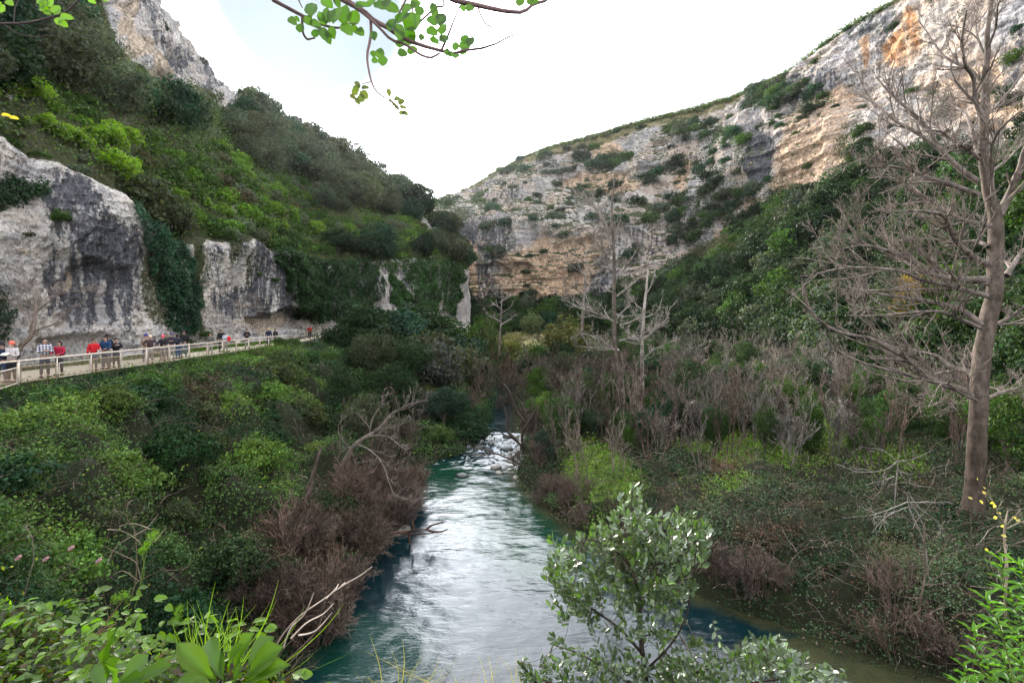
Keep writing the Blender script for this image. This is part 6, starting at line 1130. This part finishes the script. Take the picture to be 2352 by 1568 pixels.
e, b_ = stems('dead_branch', 'white dead branch reaching over the dark pool at the lower left', 'dead branch', 4.6, [zf([(1780, 1010), (1830, 900), (1950, 760), (2120, 640), (2230, 560), (2352, 490), (2430, 430)]), zf([(1900, 900), (2000, 800), (2110, 740), (2180, 670)]), zf([(2130, 640), (2190, 580), (2210, 545)]), zf([(1850, 960), (1900, 830), (1990, 740), (2050, 600)]), zf([(1950, 880), (2060, 850), (2170, 730)]), zf([(2230, 560), (2255, 535)])], (.50, .42, .36), w=(5, 1.8))
e, b_ = stems('broken_twigs', 'thin brown dead twigs hanging at the near water edge', 'twigs', 4.8, [zf([(1800, 1060), (1860, 960), (1920, 900)]), zf([(1830, 1080), (1930, 990), (2060, 860), (2110, 740)]), zf([(1870, 1080), (1990, 960), (2040, 900)]), zf([(1900, 1100), (1980, 1000)])], (.22, .17, .12), w=(2.5, 1.0))
# drifted branches lying in the pool
e, b_ = stems('driftwood', 'dark reddish log with twigs lying in the pool at the left waterline', 'driftwood', 22.6, [ZB([(930, 1090), (1050, 1075), (1160, 1062), (1250, 1075)]), ZB([(1000, 1085), (1100, 1095), (1240, 1088)]), ZB([(1100, 1070), (1090, 1010), (1120, 960)]), ZB([(1180, 1068), (1230, 1030), (1320, 1010)]), ZB([(1200, 1070), (1280, 1080), (1340, 1060)]), ZB([(1060, 1085), (1070, 1160), (1095, 1210)])], (.10, .055, .045), w=(7, 2))
e, b_ = stems('fallen_branch', 'bare branch lying across the rapids from the right bank', 'branch', 35.0, [ZR([(1290, 985), (1170, 930), (1060, 890), (960, 900), (870, 905)]), ZR([(1060, 890), (1000, 860), (880, 850)]), ZR([(1180, 930), (1230, 890), (1260, 880)])], (.09, .065, .05), w=(5, 2))
e, b_ = stems('dark_stream_tree', 'dark crooked bare tree leaning over the rapids from the right bank', 'tree', 34.0, [ZR([(1330, 1010), (1300, 900), (1230, 790), (1140, 745), (1060, 690)]), ZR([(1310, 920), (1270, 780), (1290, 640), (1270, 500), (1190, 420)]), ZR([(1230, 790), (1150, 700), (1150, 600), (1120, 500)]), ZR([(1280, 700), (1350, 600), (1400, 500)]), ZR([(1290, 640), (1220, 540), (1170, 400), (1100, 330)]), ZR([(1320, 960), (1380, 800), (1420, 650)])], (.055, .042, .035), w=(9, 2))
# yellow leaves on the saplings at right
g = rngs(93)
e = bpy.data.objects['yellow_leaf_sapling']; b_ = np.array(e.location)
for (a, b) in [(2234, 1146), (2244, 1100), (2262, 1122), (2264, 1135), (2250, 1148), (2282, 1152), (2285, 1157), (2300, 1180), (2282, 1190), (2308, 1208), (2312, 1232), (2306, 1236), (2270, 1265), (2335, 1190), (2345, 1195), (2150, 1290), (2156, 1282), (2020, 1310), (2012, 1305), (2085, 1280), (2080, 1276), (2192, 1312), (2190, 1284), (2170, 1318), (2180, 1294)]:
    if a > 2225: place_leaf(e, b_, PX(a, b, 9.5+g.uniform(-.2, .2)), g.normal(size=3), (0, -1, .6), .075, .055, LF['oval'], jit((.55, .42, .12), .2))
# ---------------------------------------------------------------- railing along the path
def railx(Y): return ip(Y, [(10, -12.2), (21.3, -21.3), (30, -22.2), (42, -23.4), (55.8, -24.7)])
YY = np.linspace(15, 55.8, 600); PXs = 1176+F*railx(YY)/YY
def y_at(px): return float(np.interp(px, PXs, YY))
M_rail = plain('painted_steel', (.62, .53, .44), .55, var=.35, scale=5.0)
M_rust = plain('rusty_steel', (.36, .25, .17), .7, var=.4, scale=6.0)
b_ = np.array([-22.5, 34, -2.8]); e = add('railing', None, None, 'long cream painted steel railing with wire mesh panels along the path', 'railing', loc=b_)
RZt, RPt, RPb = -1.85, -2.13, -2.80
def bar(P, r, name, mat, sides=4):
    A = Acc(); A.add(*tubes(np.array(P)[None], np.full((1, len(P)), r), sides)); return add(name, A.mesh(name, mat, sides > 4, b_), e)
ys_ = np.linspace(15, 56.6, 60); bar([(railx(y), y, RZt) for y in ys_], .036, 'handrail', M_rail, 8)
posts = [-190, -95, -20, 42, 131, 209, 277, 336, 388, 434, 475, 511, 542, 571, 596, 617, 636]
for i, px in enumerate(posts):
    y = y_at(px); x = railx(y); w = .07 if px in (42, 336, 434, 511, 571) else .045; V, Q = box((x, y, (RZt-3.05)/2-.015), (w, w, 3.05+RZt-.03)); A = Acc(); A.add(V, Q); add('post', A.mesh('post', M_rail, False, b_), e)
for i in range(len(posts)-1):
    ya, yb = y_at(posts[i]), y_at(posts[i+1]); ya += .10; yb -= .10; xa, xb = railx(ya)+.02, railx(yb)+.02
    zt = RPt; A = Acc()
    for P in ([(xa, ya, zt), (xb, yb, zt)], [(xa, ya, RPb), (xb, yb, RPb)], [(xa, ya, RPb), (xa, ya, zt)], [(xb, yb, RPb), (xb, yb, zt)]): A.add(*tubes(np.array(P)[None], np.full((1, 2), .024), 4))
    f = add('panel_frame', A.mesh('panel_frame', M_rust if i % 2 else M_rail, False, b_), e)
    if i < 8:
        A = Acc(); L_ = math.hypot(xb-xa, yb-ya); nv_ = int(L_/.075); t = (np.arange(nv_)+.5)/nv_
        P = np.stack([np.stack([xa+(xb-xa)*t, ya+(yb-ya)*t, 0*t+RPb], 1), np.stack([xa+(xb-xa)*t, ya+(yb-ya)*t, 0*t+zt], 1)], 1); A.add(*tubes(P, np.full((nv_, 2), .0045), 3))
        zz = np.arange(RPb+.05, zt-.02, .075); P = np.stack([np.stack([0*zz+xa, 0*zz+ya, zz], 1), np.stack([0*zz+xb, 0*zz+yb, zz], 1)], 1); A.add(*tubes(P, np.full((len(zz), 2), .0045), 3))
        add('wire_mesh', A.mesh('wire_mesh', M_rust, False), f).location = (-b_[0], -b_[1], -b_[2])

# ---------------------------------------------------------------- the walkers
def cloth_mat(name, rough=.85, plaid=None):
    m, n, l, bs = new_mat(name); oi = n.new('ShaderNodeObjectInfo'); f = noise(n, l, 7, 4, .6); c = mixc(n, l, f, (.75, .75, .75), (1.2, 1.2, 1.2)); c = mixc(n, l, 1.0, c, oi.outputs['Color'], 'MULTIPLY')
    if plaid:
        co = n.new('ShaderNodeTexCoord'); sx = n.new('ShaderNodeSeparateXYZ'); l.new(co.outputs['Object'], sx.inputs[0]); fr = []
        for ax in (0, 2): fr.append(mth(n, l, 'GREATER_THAN', mth(n, l, 'FRACT', mth(n, l, 'MULTIPLY', sx.outputs[ax], plaid[0])), .55))
        c = mixc(n, l, mth(n, l, 'MULTIPLY', mth(n, l, 'ADD', fr[0], fr[1]), .5), c, plaid[1])
    l.new(c, bs.inputs['Base Color']); bs.inputs['Roughness'].default_value = rough; bs.inputs['Specular IOR Level'].default_value = .25; bump(n, l, noise(n, l, 9, 3, .5), .6, .03, bs); return m
M_cloth = cloth_mat('woven_cloth'); M_plaid = cloth_mat('plaid_cloth', plaid=(9.0, (.62, .60, .62))); M_check = cloth_mat('light_check_cloth', plaid=(11.0, (.40, .36, .37))); M_skin = cloth_mat('skin', .55)
def arms(pose):
    S = {}
    for s in (-1, 1):
        sh = (s*.185, .01, 1.43)
        if pose == 'rail': a = [sh, (s*.27, -.10, 1.17), (s*.17, -.36, 1.09)]
        elif pose == 'hold': a = [sh, (s*.26, -.02, 1.14), (s*.06, -.26, 1.22)]
        elif pose == 'phone': a = [sh, (s*.27, -.06, 1.16), (s*.05, -.28, 1.36)]
        elif pose == 'hips': a = [sh, (s*.38, .08, 1.20), (s*.20, -.05, 1.02)]
        elif pose == 'pole': a = [sh, (s*.27, -.03, 1.15), (s*.22, -.26, 1.18)] if s > 0 else [sh, (s*.25, .02, 1.15), (s*.27, -.05, .90)]
        else: a = [sh, (s*.25, .03, 1.15), (s*.27, -.03, .90)]
        S[s] = a
    return S
def skin_obj(name, V, E, Rr, mat):
    me = bpy.data.meshes.new(name); me.from_pydata([Vector(v) for v in V], E, []); o = bpy.data.objects.new(name, me); COL.objects.link(o)
    m = o.modifiers.new('s', 'SKIN'); me.skin_vertices.new(name='') if not len(me.skin_vertices) else None
    for i, r in enumerate(Rr):
        sv = me.skin_vertices[0].data[i]; sv.radius = (r, r) if not isinstance(r, tuple) else r; sv.use_root = (i == 0)
    m.use_smooth_shade = True; su = o.modifiers.new('u', 'SUBSURF'); su.levels = 1; su.render_levels = 1; return o, mat
tmp = {}
for pose in ('rail', 'hold', 'phone', 'hips', 'pole', 'down'):
    S = arms(pose)
    V = [(0, .01, .96), (0, .01, 1.13), (0, .02, 1.32), (0, .02, 1.46), (0, .0, 1.54), (0, -.015, 1.61), (0, -.01, 1.69)]; Rr = [.13, .115, .135, .07, .062, .105, .09]; E = [(0, 1), (1, 2), (2, 3), (3, 4), (4, 5), (5, 6)]
    for s in (-1, 1):
        k = len(V); V += [S[s][0], S[s][1], S[s][2]]; Rr += [.055, .042, .03]; E += [(2, k), (k, k+1), (k+1, k+2)]
        k = len(V); V += [(s*.09, .01, .88), (s*.11, -.01, .50), (s*.12, .03, .09), (s*.13, -.11, .05)]; Rr += [.085, .06, .042, .038]; E += [(0, k), (k, k+1), (k+1, k+2), (k+2, k+3)]
    tmp['body', pose] = skin_obj('body', V, E, Rr, M_skin)
    V = [(0, .01, .93), (0, .01, 1.12), (0, .02, 1.33), (0, .02, 1.45), (0, .015, 1.50)]; Rr = [(.20, .155), (.18, .145), (.19, .15), .11, .085]; E = [(0, 1), (1, 2), (2, 3), (3, 4)]
    for s in (-1, 1):
        a = S[s]; w_ = tuple(a[1][i]+(a[2][i]-a[1][i])*.88 for i in range(3)); k = len(V); V += [a[0], a[1], w_]; Rr += [.085, .068, .052]; E += [(2, k), (k, k+1), (k+1, k+2)]
    tmp['jacket', pose] = skin_obj('jacket', V, E, Rr, M_cloth)
V = [(0, .01, .97), (0, .01, .90)]; Rr = [(.16, .125), (.165, .135)]; E = [(0, 1)]
for s in (-1, 1):
    k = len(V); V += [(s*.095, .01, .78), (s*.11, -.01, .50), (s*.12, .02, .11)]; Rr += [.098, .075, .062]; E += [(1, k), (k, k+1), (k+1, k+2)]
tmp['trousers', 0] = skin_obj('trousers', V, E, Rr, M_cloth)
bpy.context.view_layer.update(); dg = bpy.context.evaluated_depsgraph_get(); BM = {}
for key, (o, mat) in tmp.items():
    me = bpy.data.meshes.new_from_object(o.evaluated_get(dg)); me.name = key[0]; me.materials.clear(); me.materials.append(mat); BM[key] = me
    a = me.color_attributes.new('Col', 'FLOAT_COLOR', 'POINT'); a.data.foreach_set('color', np.ones(len(me.vertices)*4, np.float32))
for o, _ in tmp.values(): m_ = o.data; bpy.data.objects.remove(o); bpy.data.meshes.remove(m_)
def ellipsoid(name, c, r, mat, cut=None, nu=14, nv=9, below=1.0):
    u = np.linspace(0, 2*math.pi, nu); v_ = np.linspace(0, math.pi*(below), nv); U, Vv = np.meshgrid(u, v_, indexing='ij')
    P = np.stack([np.cos(U)*np.sin(Vv)*r[0], np.sin(U)*np.sin(Vv)*r[1], np.cos(Vv)*r[2]], -1)+np.array(c); return mesh_quads(name, P, grid_quads(nu, nv)[:, ::-1], mat, smooth=True)
HAT = ellipsoid('hat', (0, .005, 1.665), (.108, .122, .13), M_cloth, below=.56); HAIR = ellipsoid('hair', (0, .035, 1.66), (.103, .105, .115), M_cloth, below=.72); LONG = ellipsoid('hair', (0, .045, 1.62), (.115, .095, .16), M_cloth, below=.8)
HOOD = ellipsoid('hood', (0, .03, 1.63), (.125, .125, .15), M_cloth, below=.75); BEARD = ellipsoid('beard', (0, -.065, 1.565), (.05, .04, .06), M_cloth); NOSE = ellipsoid('nose', (0, -.098, 1.62), (.012, .018, .02), M_skin, nu=8, nv=6)
A = Acc()
for s in (-1, 1): V_, Q_ = box((s*.032, -.088, 1.645), (.045, .012, .022)); A.add(V_, Q_)
GLS = A.mesh('sunglasses', M_cloth)
A = Acc()
for s in (-1, 1): V_, Q_ = box((s*.03, -.082, 1.64), (.018, .008, .009)); A.add(V_, Q_)
V_, Q_ = box((0, -.085, 1.575), (.04, .008, .008)); A.add(V_, Q_); EYES = A.mesh('eyes_and_mouth', M_cloth)
A = Acc()
for s in (-1, 1): V_, Q_ = box((s*.125, -.04, .035), (.09, .27, .075)); A.add(V_, Q_)
SHOES = A.mesh('shoes', M_cloth)
def hand_mesh():
    A = Acc(); A.add(*tubes(np.array([[(0, 0, 0), (0, -.03, -.01), (0, -.075, -.02)]]), np.array([[.018, .028, .024]]), 6))
    for k, (dx, L_) in enumerate(((-.024, .06), (-.008, .072), (.008, .068), (.024, .052))): A.add(*tubes(np.array([[(dx, -.07, -.02), (dx, -.07-L_*.5, -.026), (dx, -.07-L_*.8, -.045)]]), np.array([[.009, .008, .006]]), 4))
    A.add(*tubes(np.array([[(.022, -.02, -.01), (.045, -.045, -.012), (.042, -.07, -.02)]]), np.array([[.010, .009, .007]]), 4)); return A.mesh('hand', M_skin)
HAND = hand_mesh()
def add2(name, me, parent, color, mat=None):
    o = add(name, me, parent, color=color)
    if mat is not None and len(o.material_slots): o.material_slots[0].link = 'OBJECT'; o.material_slots[0].material = mat
    return o
SK = (.42, .25, .18)
def person(lab, px, back, H, face, pose, jacket, trousers, head, hcol, mat=None, glasses=False, beard=None, Y=None, extra=None, long=False):
    yb = (y_at(px) if px > 0 else y_at(0)) + back if Y is None else Y; x = (px-1176)/F*yb; e = add('person', None, None, lab, 'person', 'walkers on the path', loc=(x, yb, -2.79)); s = H/1.76
    base = math.atan2(-x, yb)  # face the eye, then turn
    e.rotation_euler = (0, 0, R(face) - math.atan2(x, -yb)*0 + math.atan2(x, yb)*(-1)); e.scale = (s, s, s)
    add2('body', BM['body', pose], e, SK); add2('jacket', BM['jacket', pose], e, jacket, mat); add2('trousers', BM['trousers', 0], e, trousers); add2('shoes', SHOES, e, (.05, .04, .035))
    if head == 'hat': add2('hat', HAT, e, hcol); add2('hair', HAIR, e, (.05, .035, .025)).scale = (.97, .97, .985)
    elif head == 'hood': add2('hood', HOOD, e, hcol)
    elif head == 'long': add2('hair', LONG, e, hcol)
    else: add2('hair', HAIR, e, hcol)
    add2('nose', NOSE, e, SK)
    add2('sunglasses' if glasses else 'eyes_and_mouth', GLS if glasses else EYES, e, (.02, .02, .02) if glasses else (.08, .035, .03))
    if beard: add2('beard', BEARD, e, beard)
    for sd in (-1, 1):
        wv = arms(pose)[sd][2]; h_ = add2('hand', HAND, e, SK); h_.location = wv; h_.scale = (sd, 1, 1)
        if pose in ('down',) or (pose == 'pole' and sd < 0): h_.rotation_euler = (R(70), 0, 0)
        elif pose == 'hips': h_.rotation_euler = (R(20), 0, R(-60*sd))
        else: h_.rotation_euler = (0, 0, R(-35*sd))
    return e
BK = (.014, .014, .018); NV = (.015, .022, .05); RED = (.52, .012, .022); CRIM = (.33, .012, .04); GT = (.16, .15, .15); BG = (.30, .27, .24)
P1 = person('walker in black beanie and navy jacket cut by the left edge', 4, .9, 1.74, -25, 'hold', NV, (.03, .04, .08), 'hat', BK)
P2 = person('white bearded walker in coral headscarf and pale checked shirt holding a map', 27, .5, 1.78, -35, 'hold', (.55, .50, .50), BK, 'hat', (.62, .13, .09), M_check, beard=(.5, .48, .46))
P3 = person('walker in dark blue plaid shirt with blue pack straps leaning at the rail', 103, .6, 1.86, 8, 'hold', (.045, .05, .11), (.08, .075, .08), 'hair', (.03, .025, .02), M_plaid)
P4 = person('woman in crimson jacket with long dark hair beside the plaid shirt walker', 136, .7, 1.66, -30, 'rail', CRIM, (.05, .05, .06), 'long', (.015, .01, .01))
P5 = person('woman in bright red jacket and sunglasses holding a trekking pole', 215, .6, 1.70, 15, 'pole', RED, GT, 'hair', (.06, .03, .02), glasses=True)
P6 = person('walker in navy blue jacket with dark fringe right of the red jacket woman', 242, .7, 1.80, -25, 'rail', (.012, .04, .10), GT, 'hair', (.02, .015, .012))
P7 = person('walker in black cap mostly hidden behind the navy blue jacket', 246, 1.9, 1.86, -10, 'down', NV, GT, 'hat', BK)
P8 = person('walker in black jacket holding a small camera, short dark hair', 267, .7, 1.66, 10, 'phone', BK, (.10, .09, .095), 'hair', BK)
P9 = person('walker in blue beanie standing behind the cream hat woman', 335, 2.0, 1.78, 0, 'down', (.30, .22, .17), GT, 'hat', (.03, .03, .22))
P10 = person('woman in cream hat, sunglasses and dark brown jacket', 345, .6, 1.72, 0, 'hips', (.05, .032, .035), BG, 'hat', (.62, .50, .36), glasses=True)
P11 = person('walker in bright pink beanie and black jacket', 374, .7, 1.68, -15, 'rail', BK, BG, 'hat', (.70, .08, .18))
P12 = person('dark haired walker half hidden behind the pink beanie', 380, 1.7, 1.76, 0, 'down', (.04, .03, .03), GT, 'hair', (.03, .015, .012))
P13 = person('walker in grey blue beanie and open dark jacket between pink beanie and black hood', 394, 1.2, 1.80, -10, 'hold', (.03, .03, .045), BG, 'hat', (.06, .08, .16))
P14 = person('walker in black hood turned to the right', 409, .8, 1.70, 45, 'rail', (.012, .018, .03), (.05, .09, .16), 'hood', (.012, .015, .02))
P15 = person('tall walker in black jacket and cap at the right of the dark group', 422, 1.6, 1.94, 10, 'down', BK, (.12, .14, .17), 'hat', (.03, .025, .03))
P16 = person('woman in grey olive jacket with short brown hair standing alone by the rail', 483, .7, 1.62, 0, 'down', (.10, .095, .085), BG, 'hair', (.10, .045, .025))
P17 = person('tall walker in black jacket and black hair, left of the pale hoodie', 508, 2.0, 1.86, 20, 'down', BK, (.04, .04, .045), 'hair', (.03, .015, .01))
P18 = person('walker in pale grey hoodie and grey beanie carrying something red', 518, .6, 1.66, 25, 'hold', (.42, .45, .50), BG, 'hat', (.22, .24, .27))
P19 = person('walker in black jacket raising a camera near the far end of the railing', 567, 1.0, 1.84, 0, 'hold', BK, BG, 'hair', (.07, .04, .03))
P20 = person('blond walker in navy jacket near the end of the railing', 617, 1.2, 1.80, 0, 'down', NV, (.05, .06, .09), 'hat', (.55, .42, .26))
P21 = person('dark haired walker in dark olive jacket last at the railing', 633, .8, 1.70, 35, 'down', (.035, .035, .028), (.05, .06, .06), 'long', (.02, .014, .012))
P22 = person('lone walker in a red coat far along the path beyond the railing', 711, 0, 1.78, 0, 'down', RED, (.02, .02, .03), 'hair', (.10, .04, .03), Y=71)
def carried(name, lab, cat, who, off, size, color, rot=0, mat=M_cloth, rad=None):
    A = Acc(); 
    if rad is not None: A.add(*tubes(np.array([off[0], off[1]])[None], np.full((1, 2), rad), 6)); me = A.mesh(name, mat)
    else:
        me = ellipsoid(name, (0, 0, 0), (size[0]*.62, size[1]*.62, size[2]*.58), mat, nu=16, nv=10)
        co = np.zeros(len(me.vertices)*3); me.vertices.foreach_get('co', co); co = co.reshape(-1, 3); h_ = np.array(size)/2; co = np.sign(co)*np.minimum(np.abs(co), h_); me.vertices.foreach_set('co', co.ravel())
    o = add(name, me, None, lab, cat, color=color); m = Matrix.Translation(who.location) @ who.rotation_euler.to_matrix().to_4x4() @ Matrix.Scale(who.scale[0], 4)
    if rad is None: m = m @ Matrix.Translation(off) @ Matrix.Rotation(rot, 4, 'X')
    o.matrix_world = m; return o
carried('backpack', 'black backpack on the white bearded walker', 'backpack', P2, (0, .22, 1.22), (.30, .20, .46), BK)
carried('backpack', 'blue backpack on the plaid shirt walker', 'backpack', P3, (.02, .22, 1.25), (.34, .20, .44), (.03, .14, .26))
carried('backpack', 'dark backpack on the woman in crimson jacket', 'backpack', P4, (0, .22, 1.22), (.28, .18, .40), BK)
carried('open_map', 'pale open map held by the white bearded walker', 'map', P2, (0, -.36, 1.24), (.30, .22, .02), (.6, .58, .52), rot=.5)
carried('compact_camera', 'small camera held by the black jacket walker in the middle group', 'camera', P8, (0, -.36, 1.38), (.11, .05, .07), (.25, .25, .27))
carried('compact_camera', 'dark camera held near the far end of the railing', 'camera', P19, (0, -.33, 1.26), (.13, .08, .09), (.05, .05, .05))
carried('red_jacket', 'folded bright red jacket carried by the walker in pale hoodie', 'jacket', P18, (.16, -.26, 1.16), (.28, .20, .42), (.62, .01, .02))
carried('trekking_pole', 'thin pale trekking pole held by the woman in red jacket', 'trekking pole', P5, ((.23, -.30, 1.26), (.26, -.34, .02)), None, (.6, .6, .6), rad=.012)
print('tris', sum(len(m.polygons)*2 for m in bpy.data.meshes), 'objects', len(bpy.data.objects))
# ---------------------------------------------------------------- air between the eye and the far cliffs
V, Q = box((0, 0, 34.5), (2460, 2460, 96.0)); me = mesh_quads('haze', V, Q)
hm = bpy.data.materials.new('haze'); hm.use_nodes = True; n, l = hm.node_tree.nodes, hm.node_tree.links; n.remove(n['Principled BSDF'])
pv = n.new('ShaderNodeVolumePrincipled'); pv.inputs['Color'].default_value = (.92, .95, 1, 1); pv.inputs['Density'].default_value = 0.00006; pv.inputs['Anisotropy'].default_value = 0.7
l.new(pv.outputs[0], n['Material Output'].inputs['Volume']); me.materials.append(hm); add('haze', me, kind='stuff', label='thin bright air in the valley', cat='haze')
